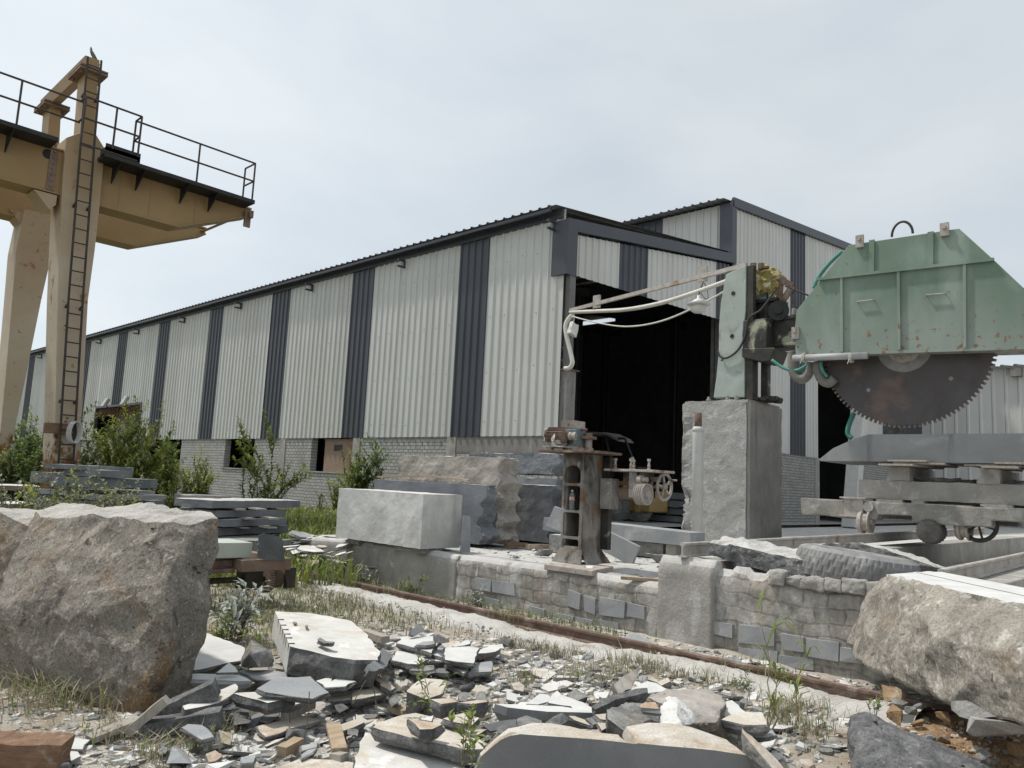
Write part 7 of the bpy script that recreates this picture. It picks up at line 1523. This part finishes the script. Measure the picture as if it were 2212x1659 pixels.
for k, (lab, pts) in enumerate((('pale peaked stone in the lower left corner area', [(1870, 1470, 4.1), (1920, 1340, 4.3), (2050, 1400, 4.3), (2120, 1530, 4.05), (1830, 1530, 4.0), (2010, 1440, 4.1)]), ('small white stone left of the pale peaked stone', [(1750, 1430, 4.2), (1800, 1330, 4.35), (1860, 1370, 4.3), (1830, 1420, 4.2)]), ('dark slab splinter lying left of the grass tuft, below the boulder', [(270, 1190, 4.6), (430, 1060, 4.9), (545, 1045, 4.9), (500, 1110, 4.75), (350, 1180, 4.6)]), ('pale slab fragment below the middle of the boulder', [(645, 1135, 4.6), (760, 1090, 4.75), (900, 1070, 4.75), (800, 1150, 4.6), (690, 1195, 4.55)]), ('small grey stone at the bottom edge, lower left', [(1430, 1510, 4.0), (1500, 1480, 4.1), (1540, 1540, 4.0), (1450, 1560, 3.95)]), ('tan timber-like stone pair piece on bare ground', [(1300, 1330, 4.35), (1500, 1310, 4.4), (1500, 1375, 4.3), (1320, 1390, 4.25)]))):
    P_ = [hd(qA(*p[:2]), p[2]) for p in pts]; o = rock('broken_stone', P_+[away(p, .08)+V(0, 0, -.03) for p in P_], [m_slate2 if 'white' in lab or 'pale' in lab else m_fracg], .03, .006, 6, seed=k+40); tag(o, lab, 'stone')

# ================================================================== LOOSE CHIPS, GRAVEL
r_ = random.Random(99)
def chip_mesh(k, mats, flat):
    mb = MB(); n = r_.randint(4, 7); t0 = r_.uniform(0, 6)
    ang = sorted(t0+2*math.pi*(i+r_.uniform(-.3, .3))/n for i in range(n)); e = r_.uniform(.45, 1)
    ring = [V(math.cos(a)*r_.uniform(.7, 1.1), math.sin(a)*e*r_.uniform(.7, 1.1), 0) for a in ang]
    top = [mb.bm.verts.new(p+V(0, 0, flat*r_.uniform(.8, 1.1))) for p in ring]; mid = [mb.bm.verts.new(p*r_.uniform(.97, 1.12)+V(r_.uniform(-.05, .05), 0, flat*.4)) for p in ring]; bot = [mb.bm.verts.new(p*r_.uniform(.8, 1.0)) for p in ring]
    mb.mi = 0; mb.face(top); mb.mi = 1
    for a, b_ in ((top, mid), (mid, bot)):
        for i in range(n): mb.face([a[i], b_[i], b_[(i+1) % n], a[(i+1) % n]])
    mb.face(bot[::-1]); bmesh.ops.triangulate(mb.bm, faces=[f for f in mb.bm.faces if len(f.verts) > 4])
    bmesh.ops.recalc_face_normals(mb.bm, faces=mb.bm.faces); me = bpy.data.meshes.new('stone_chip'); mb.bm.to_mesh(me); mb.bm.free()
    for m_ in mats: me.materials.append(m_)
    return me
pal = [[m_white, m_frac], [m_white, m_fracg], [m_top, m_frac], [m_slate2, m_fracg], [m_topb, m_fracg]]
flats = [chip_mesh(k, pal[k % 5], r_.uniform(.10, .28)) for k in range(20)]
chunks = [chip_mesh(k, [[m_fracg, m_fracg], [m_fracg, m_frac], [m_topb, m_fracg]][k % 3], r_.uniform(.5, .9)) for k in range(9)]
def in_boulder(x, y): return (x < 3.55 and y > 4.75+max(0, (x-2.3))*.1 and x < 2.0+ (y-3.2)*.75 and y < 7.4 and x < 3.3) or (x > 6.0 and y < 1.9)
def put_chip(me, x, y, s, z=None, tilt=.25, lab='pale flat stone chip lying among the rubble', group='loose stone chips', cat='stone chip'):
    o = bpy.data.objects.new('stone_chip', me); col.objects.link(o)
    o.name = {'loose stone chips': 'stone_chip', 'small broken stones in the rubble': 'broken_stone', 'white flakes between rail and wall': 'stone_flake', 'fragments at the far platform end': 'slab_fragment'}[group]
    o.location = (x, y, (gz(x, y) if z is None else z)+r_.uniform(-.006, .012)); o.rotation_euler = (r_.uniform(-1, 1)*tilt, r_.uniform(-1, 1)*tilt, r_.uniform(0, 6.28)); o.scale = (s, s, s)
    return tag(o, lab, cat, group)
def spot():
    while True:
        u = r_.random()
        if u < .50: x, y = r_.gauss(4.0, .9), r_.gauss(4.2, 1.1)
        elif u < .70: x, y = r_.gauss(4.9, .45), r_.gauss(5.2, .8)
        elif u < .88: x, y = r_.gauss(5.2, .55), r_.gauss(3.0, .7)
        else: x, y = r_.uniform(1.8, 3.4), r_.uniform(3.2, 4.7)
        if 1.5 < x < 5.95 and .8 < y < 8 and not in_boulder(x, y) and (x*.72+y*.69) > 2.9: return x, y
for k in range(215):
    x, y = spot(); put_chip(r_.choice(flats), x, y, min(.19, .035+abs(r_.gauss(0, .055))), tilt=.28)
for k in range(75):
    x, y = spot(); put_chip(r_.choice(chunks), x, y, min(.09, .025+abs(r_.gauss(0, .03))), tilt=.5, lab='small angular broken stone lying among the rubble', group='small broken stones in the rubble', cat='stone')
for k in range(62):                                   # white flakes between rail and wall
    y = r_.uniform(1.9, 4.6) if r_.random() < .75 else r_.uniform(4.6, 7.5); x = r_.uniform(6.66, 7.28); put_chip(r_.choice(flats), x, y, .025+abs(r_.gauss(0, .035)), tilt=.2, lab='white stone flake on the ground between the rail and masonry wall', group='white flakes between rail and wall')
RB = [on_ground(px, d, .3) for px, d in ((650, 12.2), (700, 12.6), (735, 12.0), (600, 13.4))]
for k in range(45):                                   # rubble slope at the far end of the platform
    c = r_.choice(RB); x, y = c.x+r_.gauss(0, .45), c.y+r_.gauss(0, .4)
    put_chip(r_.choice(flats), x, max(y, 11.8) if x > 7.2 else y, .08+abs(r_.gauss(0, .12)), z=r_.uniform(.2, .5), tilt=.3, lab='slab fragment in the rubble at the far end of the platform', group='fragments at the far platform end')
def gravel(name, n, place, smin, smax, mats, label, cat, f0=.12, f1=.42):
    mb = MB()
    for k in range(n):
        x, y, z = place(); s = smin+(smax-smin)*r_.random()**3; a0 = r_.uniform(0, 6.28); e = r_.uniform(.4, .9); h = s*r_.uniform(f0, f1); tx, ty = r_.uniform(-.3, .3), r_.uniform(-.3, .3)
        mb.mi = r_.randrange(len(mats)); m_ = r_.choice((3, 4, 4, 5)); t_ = []; b_ = []
        for i in range(m_):
            a = a0+2*math.pi*(i+r_.uniform(-.25, .25))/m_; dx, dy = math.cos(a)*s, math.sin(a)*s*e
            t_.append(mb.bm.verts.new((x+dx*.9, y+dy*.9, z+h+dx*tx+dy*ty))); b_.append(mb.bm.verts.new((x+dx, y+dy, z-.01+dx*tx+dy*ty)))
        mb.face(t_)
        for i in range(m_): mb.face([t_[i], b_[i], b_[(i+1) % m_], t_[(i+1) % m_]])
    o = mb.build(name, mats, None, kind='stuff'); return tag(o, label, cat)
def pl1():
    if r_.random() < .7: x, y = spot()
    else:
        while True:
            x, y = r_.uniform(1.6, 6.0), r_.uniform(1.0, 8.5)
            if not in_boulder(x, y): break
    return x, y, gz(x, y)
gravel('gravel', 9000, pl1, .006, .045, [m_white, m_top, m_slate2, m_fracg, m_topb, m_white], 'fine pale stone chips and grit strewn over the yard ground', 'gravel')
def pl1b():
    x, y = spot(); return x, y, gz(x, y)+r_.uniform(0, .02)
gravel('gravel', 1500, pl1b, .03, .095, [m_white, m_white, m_top, m_slate2, m_topb, m_fracg], 'flat pale stone flakes between the broken slabs', 'gravel', .08, .22)
def pl1c():
    p = hz((r_.uniform(-20, 560), r_.uniform(1490, 1700)), .0); return p.x, p.y, gz(p.x, p.y)
gravel('gravel', 2200, pl1c, .005, .045, [m_topb, m_top, m_slate2, m_fracg, m_white], 'grit and small chips on the bare ground before the huge boulder', 'gravel')
def pl2():
    y = r_.uniform(1.7, 8.5) if r_.random() < .5 else r_.uniform(1.7, 4.2); x = r_.uniform(6.62, 7.32); return x, y, gz(x, y)
gravel('gravel', 2600, pl2, .006, .035, [m_white, m_slate2, m_top, m_fracg], 'white stone grit along the foot of the masonry wall', 'gravel')
def pl2b():
    y = r_.uniform(1.9, 9.5); x = r_.uniform(5.95, 6.45); return x, y, gz(6.3, y)+.05
gravel('gravel', 1300, pl2b, .004, .03, [m_top, m_slate2, m_topb, m_fracg], 'grit lying on the dusty footing left of the rail', 'gravel')
def pl3():
    x, y = r_.uniform(7.55, 11), r_.uniform(4.8, 11.3); return x, y, PZ-.015-.05*smoothstep(9, 14, x)
gravel('gravel', 1500, pl3, .006, .04, [m_slate2, m_fracg, m_white, m_frac], 'dark and pale stone grit scattered on the dusty platform top', 'gravel')
def pl4():
    x, y = r_.gauss(5.95, .45), r_.gauss(1.0, .45); return x, y, gz(x, y)
gravel('soil_clods', 1600, pl4, .008, .045, [m_soil, clay, m_soil, m_topb], 'reddish clay crumbs before the flat-topped granite rock', 'soil')

# ================================================================== PLANTS
def leaf(mb, p, d, up, L_, W_):
    d = d.normalized(); s = d.cross(up)
    if s.length < 1e-3: s = d.cross(Vector((1, 0, 0)))
    s.normalize(); u = s.cross(d)
    a = mb.bm.verts.new(p); t = mb.bm.verts.new(p+d*L_-u*L_*.12); l = mb.bm.verts.new(p+d*L_*.45+s*W_*.5+u*W_*.18); r = mb.bm.verts.new(p+d*L_*.45-s*W_*.5+u*W_*.18)
    c = mb.bm.verts.new(p+d*L_*.5)
    mb.face([a, c, l]); mb.face([a, r, c]); mb.face([c, t, l]); mb.face([c, r, t])
def shoot(mb, ml, rg, p, d, L_, r0, leafL, dens, upcurl=.25, droop=0., sub=0, ratio=.34, tipm=None, bare=.15):
    n = max(4, int(L_/.08)); pts = [p.copy()]; d = d.normalized()
    for i in range(n):
        d = (d+Vector((rg.gauss(0, .09), rg.gauss(0, .09), rg.gauss(0, .05)+upcurl*.08-droop*.1*i/n))).normalized(); pts.append(pts[-1]+d*L_/n)
    mb.tube(pts, [r0*(1-.8*i/n) for i in range(n+1)], 5)
    k = int(L_*dens)
    for j in range(k):
        t = bare+(1-bare)*(j+rg.random())/k; f = t*n; i = min(n-1, int(f)); q = pts[i]+(pts[i+1]-pts[i])*(f-i); dd = (pts[i+1]-pts[i]).normalized()
        a = rg.uniform(0, 6.28); s = dd.cross(Vector((0, 0, 1))); s = s.normalized() if s.length > 1e-3 else Vector((1, 0, 0)); u = s.cross(dd)
        o_ = (s*math.cos(a)+u*math.sin(a))
        ml.mi = 1 if (tipm is not None and t > tipm+rg.uniform(-.15, .15)) else 0
        l_ = leafL*rg.uniform(.6, 1.2)*(1.1-.35*t); leaf(ml, q, o_*1.0+dd*rg.uniform(.3, 1.0)+Vector((0, 0, -droop*.3)), Vector((0, 0, 1)), l_, l_*ratio)
    for b_ in range(sub):
        i = rg.randint(int(n*.25), n-1); dd = (pts[i+1]-pts[i]).normalized(); a = rg.uniform(0, 6.28)
        shoot(mb, ml, rg, pts[i], dd+Vector((math.cos(a), math.sin(a), .3))*.9, L_*rg.uniform(.25, .5), r0*.5, leafL, dens, upcurl, droop, 0, ratio, tipm, .1)
def plant(name, label, cat, base, shoots, mats, leafL=.1, dens=40, sub=2, r0=.012, upcurl=.25, droop=0., ratio=.34, tipm=.7, seed=0, group=None, bare=.15):
    rg = random.Random(seed); t = thing(name, label, cat, base, group); ms, ml = MB(), MB()
    for d, L_ in shoots: shoot(ms, ml, rg, Vector(base)+Vector((rg.gauss(0, .04), rg.gauss(0, .04), -.03)), Vector(d), L_, r0, leafL, dens, upcurl, droop, sub, ratio, tipm, bare)
    ms.build('stems', m_bark, t); f = ml.build('foliage', mats, t); return t
VIEW = Vector((math.sin(YAW), math.cos(YAW), 0)); SIDE = Vector((math.cos(YAW), -math.sin(YAW), 0))
def bush(name, label, px, dist, top_y, half, mats, seed, n=14, leafL=.13, dens=34, sub=3, spread=.5, ratio=.36, group=None, cat='shrub'):
    g_ = on_ground(px, dist, .22); H = hd((px, top_y), dist).z-.22; rg = random.Random(seed*7+1); sh = []
    W_ = half/FPX*dist
    for k in range(n):
        a = rg.uniform(-1, 1); b_ = rg.uniform(-.7, .7); L_ = H*(1-.45*abs(a)**1.5)*rg.uniform(.75, 1.03)
        sh.append((SIDE*a*W_/max(H, .3)*1.0+VIEW*b_*W_/max(H, .3)*.8+Vector((0, 0, 1)), L_))
    return plant(name, label, cat, g_, sh, mats, leafL, dens*1.35, sub, .018, .2, 0., ratio, .62, seed, group)
Y2 = [l_mid, l_yel]; D2 = [l_dark, l_mid]
bush('shrub', 'biggest yellow-green shrub, under the thatched wall opening', 252, 19.5, 880, 80, Y2, 1, 34, .18, 30, 4)
bush('shrub', 'dark green shrub right of the biggest yellow-green one', 338, 21, 940, 42, D2, 2, 18, .17, 30, 3)
bush('shrub', 'olive shrub low between crane leg and the biggest shrub', 190, 18.5, 930, 50, Y2, 3, 20, .16, 34, 4)
bush('shrub', 'dark leafy shrub at the far left, behind the crane legs', 65, 22, 912, 70, D2, 4, 34, .18, 34, 4)
bush('shrub', 'low shrub at left edge of the picture beside the rear crane leg', 20, 18, 950, 60, D2, 5, 24, .16, 34, 4)
bush('shrub', 'yellow-green shrub before the brick wall, left of the dark square window', 420, 18.0, 985, 60, Y2, 6, 20, .15, 30, 3)
bush('shrub', 'small shrub left of the dark window shrub, among tall grass', 372, 17.5, 1010, 36, Y2, 7, 12, .13, 30, 3)
bush('shrub', 'dense green shrub against brick wall beside the brown shutter', 768, 23.2, 950, 42, D2, 8, 22, .18, 32, 3)
bush('shrub', 'smaller shrub left of the dense wall shrub, under the shutter', 728, 22.6, 1000, 24, Y2, 9, 9, .16, 30, 3)
bush('shrub', 'thin climbing weed low on the brick wall near pale block', 690, 22.5, 1035, 16, D2, 10, 4, .14, 20, 1)
# sapling with ascending branches
sb = on_ground(556, 17.5, .22)
sd_ = [((hd(p, 17.5+dz)-sb), (hd(p, 17.5+dz)-sb).length*1.02) for p, dz in (((680, 938), .3), ((648, 950), -.2), ((622, 985), .2), ((560, 965), .3), ((510, 958), -.3), ((515, 1010), .2), ((590, 1000), -.3), ((540, 1030), -.2), ((610, 1040), .1), ((655, 975), .4))]
plant('sapling', 'young sapling with long leafy branches rising to the right, before the brick wall', 'sapling', sb, sd_, Y2, .19, 34, 2, .022, .1, 0., .38, .8, 12, None, .22)
# tall weeds at the left, in front of the stack
for k, (px, top, dd) in enumerate(((8, 1020, 9.2), (48, 1000, 9.5), (85, 1035, 8.8), (118, 990, 9.6), (150, 1010, 9.3), (175, 1030, 9.9), (205, 1050, 10.2), (62, 1050, 8.5))):
    g_ = on_ground(px, dd, .1); H = hd((px, top), dd).z-.1; rg = random.Random(k)
    plant('tall_weed', 'thin yellow-green weed with drooping leaves, behind the huge boulder', 'weed', g_, [(Vector((rg.gauss(0, .18), rg.gauss(0, .18), 1)), H*rg.uniform(.8, 1.02)) for _ in range(6)], [l_yel, l_weed], .10, 30, 3, .008, .1, .5, .45, .5, 20+k, 'weeds behind the huge boulder', .2)
# green ground weeds and tall grass before the shed
def blades(name, n, place, hmin, hmax, mats, label, lean=.35, w_=.006, kind='stuff', cat='grass', per=1):
    mb = MB(); rg = random.Random(n)
    for k in range(n):
        q = place(rg)
        if q is None: continue
        x, y, z = q
        for j in range(per):
            h = rg.uniform(hmin, hmax); a = rg.uniform(0, 6.28); l_ = rg.uniform(.1, 1)*lean*h; d = Vector((math.cos(a), math.sin(a), 0)); s = Vector((-d.y, d.x, 0))*w_*rg.uniform(.6, 1.4); p = Vector((x+rg.gauss(0, .02), y+rg.gauss(0, .02), z-.01))
            mb.mi = rg.randrange(len(mats)); m1 = p+d*l_*.35+Vector((0, 0, h*.6)); t = p+d*l_*(1.1+rg.random()*.6)+Vector((0, 0, h*rg.uniform(.7, 1)))
            v = [mb.bm.verts.new(c) for c in (p-s, p+s, m1+s*.8, m1-s*.8, t)]; mb.face([v[0], v[1], v[2], v[3]]); mb.face([v[3], v[2], v[4]])
    o = mb.build(name, mats, None, kind=kind); return tag(o, label, cat)
def far_field(rg):
    dd = rg.uniform(10.5, 24); px = rg.uniform(-60, 770); P = on_ground(px, dd, .2)
    if P.x > 7.1 and P.y < 11.9: return None
    if P.x > 15.9: return None
    return P.x, P.y, gz(P.x, P.y)
blades('grass', 9000, far_field, .15, .55, [l_mid, l_yel, l_grass, l_dryg], 'tall green grass and weeds covering the ground before the brick wall', .4, .016, per=2)
ml = MB(); rg = random.Random(77)
for k in range(5200):
    q = far_field(rg)
    if q is None: continue
    p = Vector(q)+Vector((0, 0, rg.uniform(0, .4)))
    ml.mi = rg.randrange(3); leaf(ml, p, Vector((rg.uniform(-1, 1), rg.uniform(-1, 1), rg.uniform(-.2, .8))), Vector((0, 0, 1)), rg.uniform(.06, .14), rg.uniform(.03, .06))
tag(ml.build('undergrowth', [l_mid, l_yel, l_dark], None, kind='stuff'), 'leafy green undergrowth before the brick wall', 'undergrowth')
# dry and green grass in the yard
def kerb_edge(rg):
    y = rg.uniform(1.9, 10.5); x = 5.84+rg.gauss(0, .12)+.06*math.sin(y*3)
    if noise.noise(Vector((y*.9, 3, 0))) < .05 and rg.random() < .85: return None
    return x, y, gz(x, y)
blades('dry_grass', 1500, kerb_edge, .04, .20, [l_dry, l_dryg, l_dry, l_weed], 'dull dry grass along the left side of the rail footing', 1.3, .003, per=2)
def rail_grass(rg):
    y = rg.uniform(2.0, 10.5); x = rg.choice((6.40, 6.62))+rg.gauss(0, .05)
    return (x, y, gz(x, y)+.03) if noise.noise(Vector((y*1.4, 8, 0))) > .05 else None
blades('dry_grass', 900, rail_grass, .06, .30, [l_dryg, l_dry, l_grass], 'thin grass growing beside the rusty rail', .7, .003)
def wall_foot(rg):
    y = rg.uniform(5.0, 11.5); x = 7.12+rg.gauss(0, .12)
    return (min(x, 7.26), y, gz(x, y))
blades('grass', 1200, wall_foot, .03, .16, [l_weed, l_dryg, l_grass], 'grey-green grass along the foot of the platform wall', 1.2, .005)
def behind_boulder(rg):
    x, y = rg.gauss(4.9, .75), rg.gauss(8.2, 1.1)
    return (x, y, gz(x, y)) if y > 6.2 and x < 6.3 and not (x < 3.6 and y < 7.4) else None
blades('grass', 2600, behind_boulder, .03, .15, [l_weed, l_dryg, l_mid, l_dry], 'dull green grass between the huge boulder and trolley', 1.2, .005, per=2)
def boulder_foot(rg):
    p = hz((rg.uniform(10, 250), rg.uniform(1475, 1545)), .02); return p.x+rg.gauss(0, .05), p.y+rg.gauss(0, .05), .0
blades('grass', 650, boulder_foot, .06, .28, [l_dry, l_dryg, l_grass, l_dry], 'tuft of dry and green grass under the front of the huge boulder', 1.1, .0035)
def rubble_grass(rg):
    cx, cy = rg.choice(((560, 1390), (520, 1410), (610, 1350), (230, 1590), (420, 1600), (480, 1570), (1010, 1570), (1250, 1480), (1400, 1440), (1540, 1480), (1700, 1560), (1680, 1540), (1760, 1590), (800, 1450), (330, 1625), (1130, 1480), (1330, 1480)))
    p = hz((cx+rg.gauss(0, 26), cy+rg.gauss(0, 12)), .04); return p.x, p.y, gz(p.x, p.y)
blades('grass', 2300, rubble_grass, .04, .17, [l_dry, l_dryg, l_grass, l_dry], 'sparse tufts of dry grass between the broken slabs', 1.0, .003, per=1)
def straw(rg):
    p = hz((rg.uniform(-20, 640), rg.uniform(1500, 1680)), .0); return (p.x, p.y, gz(p.x, p.y)) if noise.noise(Vector((p.x*2.2, p.y*2.2, 5))) > -.05 else None
blades('dry_grass', 1800, straw, .01, .05, [l_dry, l_dryg], 'scattered straw on the bare ground before the huge boulder', 3.0, .0025)
def litter(rg):
    p = hz((rg.gauss(1280, 170), rg.gauss(1465, 38)), .03); return (p.x, p.y, gz(p.x, p.y)) if p.x < 5.9 else None
blades('dry_grass', 2600, litter, .01, .05, [l_dry, M('brown_litter', (.16, .11, .07), (.24, .18, .12), 9)], 'brown dry grass litter on bare earth right of the bright slab heap', 2.5, .003)
# weeds along the wall and rail: three kinds, copied
protos = []
for k in range(4):
    rg = random.Random(50+k)
    t = plant('low_weed', 'low dust-coated weed growing along the foot of the platform wall', 'weed', (7.0, 7+k, 0), [(Vector((rg.gauss(0, .55), rg.gauss(0, .55), 1)), rg.uniform(.16, .36)) for _ in range(6+k)], [l_weed, l_dust if k % 2 else l_mid], .065, 62, 2, .004, .1, .3, .5, .55, 60+k, 'low weeds along the platform wall', .15); protos.append(t)
def copy_plant(t, loc, rz, s, label=None, group=None):
    c = t.copy(); col.objects.link(c); c.location = loc; c.rotation_euler = (0, 0, rz); c.scale = (s, s, s)
    if label: c['label'] = label
    if group: c['group'] = group
    for ch in t.children:
        d = ch.copy(); col.objects.link(d); d.parent = c
    return c
rg = random.Random(123)
for t, y in zip(protos, (10.9, 9.6, 8.4, 7.2)): t.location = (7.02+rg.gauss(0, .05), y, gz(7, y))
for k in range(44):
    y = rg.choice((rg.uniform(6.6, 11.2), rg.uniform(8.2, 11.2), rg.uniform(5.2, 6.4))); x = 7.0+rg.gauss(0, .1); copy_plant(rg.choice(protos), (min(x, 7.18), y, gz(x, y)), rg.uniform(0, 6), rg.uniform(.7, 1.3))
for k in range(58):
    x, y = rg.gauss(5.2, .55), rg.uniform(6.6, 10.4); x = min(x, 6.1); copy_plant(rg.choice(protos), (x, y, gz(x, y)), rg.uniform(0, 6), rg.uniform(.6, 1.1), 'low dull weed in the grass between trolley and notched slab', 'low weeds near the trolley')
# dusty large-leaved plant beside the boulder
g_ = on_ground(512, 7.3, .03); rg = random.Random(9)
plant('large_leaved_weed', 'dust-white plant with large pointed leaves, between the huge boulder and trolley', 'weed', g_, [(Vector((rg.gauss(0, .5), rg.gauss(0, .5), 1)), rg.uniform(.35, .62)) for _ in range(11)], [l_dust, l_dust], .17, 24, 1, .008, .1, .2, .42, .5, 9, None, .25)
g_ = on_ground(468, 6.9, .03)
plant('large_leaved_weed', 'green leafy weed right at the edge of the huge boulder', 'weed', g_, [(Vector((rg.gauss(0, .4), rg.gauss(0, .4), 1)), rg.uniform(.2, .38)) for _ in range(7)], [l_mid, l_grass], .09, 34, 1, .005, .1, .2, .42, .5, 10, None, .2)
# tall reed-like stems near the rail, small green plants at the bottom
def reed(label, px, py, dist, top_y, n, seed):
    g_ = hd((px, py), dist); g_.z = max(0, gz(g_.x, g_.y)); rg = random.Random(seed); H = hd((px, top_y), dist).z-g_.z; t = thing('reed', label, 'reed', g_); ms, ml = MB(), MB()
    for k in range(n):
        h = H*(1 if k == 0 else rg.uniform(.45, .8)); d = Vector((rg.gauss(0, .05), rg.gauss(0, .05), 1)); pts = [g_+Vector((rg.gauss(0, .02), rg.gauss(0, .02), 0))+d*h*i/8+Vector((0, 0, 0)) for i in range(9)]
        ms.tube(pts, [.006*(1-.75*i/8) for i in range(9)], 5)
        for j in range(6):
            i = rg.randint(2, 7); a = rg.uniform(0, 6.28); o_ = Vector((math.cos(a), math.sin(a), 0)); L_ = h*rg.uniform(.15, .32); q = pts[i]; w_ = .009
            c = [q, q+o_*L_*.3+Vector((0, 0, L_*.55)), q+o_*L_*.7+Vector((0, 0, L_*.7)), q+o_*L_*1.1+Vector((0, 0, L_*.35))]; s = Vector((-o_.y, o_.x, 0))*w_
            vv = [(ml.bm.verts.new(p-s*f), ml.bm.verts.new(p+s*f)) for p, f in zip(c, (.5, 1, .8, .1))]
            for u, v in zip(vv, vv[1:]): ml.face([u[0], u[1], v[1], v[0]])
    ms.build('stems', M('dry_stem', (.22, .19, .11), (.28, .24, .15), 8), t); ml.build('foliage', l_grass, t)
reed('tall thin reed with drooping blades beside the rail, taller of the two', 1662, 1560, 5.0, 1290, 3, 1)
reed('shorter thin reed right of the tall one beside the rail', 1712, 1530, 5.2, 1365, 2, 2)
for k, (lab, px, py, dd, h, mm) in enumerate((('leafy green weed in front of the large brown-stained slab', 1003, 1640, 3.25, .26, [l_mid, l_grass]), ('small green seedling left of the large sawn block', 1010, 1560, 3.7, .10, [l_grass, l_grass]), ('thin sprig with small green leaves beside the thick six-sided stone', 940, 1490, 4.7, .24, [l_weed, l_grass]), ('little green sprouts near the brown round stone', 905, 1525, 4.5, .09, [l_grass, l_mid]), ('pale-leaved seedling beside the end of the rail', 1895, 1535, 5.4, .14, [l_dust, l_mid]), ('green weed growing through grass left of notched slab', 560, 1390, 6.2, .26, [l_grass, l_yel]))):
    g_ = hd((px, py), dd); g_.z = max(.02, g_.z); rg = random.Random(k+200)
    plant('small_weed', lab, 'weed', g_, [(Vector((rg.gauss(0, .35), rg.gauss(0, .35), 1)), h*rg.uniform(.6, 1)) for _ in range(4)], mm, .055, 60, 1, .003, .1, .2, .45, .5, 200+k)
for k, (a, b_, dd) in enumerate((((1075, 900), (1040, 1330), 4.6), ((1700, 830), (1747, 1150), 4.9), ((880, 1120), (875, 1260), 4.8), ((1630, 790), (1500, 1020), 5.0))):
    A, B = hd(qB(*a), dd), hd(qB(*b_), dd-.1); mb = MB(); mb.tube(smooth_path([A, A+(B-A)*.5+V(.01, .01, 0), B]), .0032, 5); o = mb.build('dry_stem', m_bark); tag(o, ('tall thin dry stem before the broad dusty slab', 'thin dry stem crossing the stained slab', 'short dry stem above the timber offcut', 'bent dry twig left of the stained slab')[k], 'stem')
# two distant birds in the sky
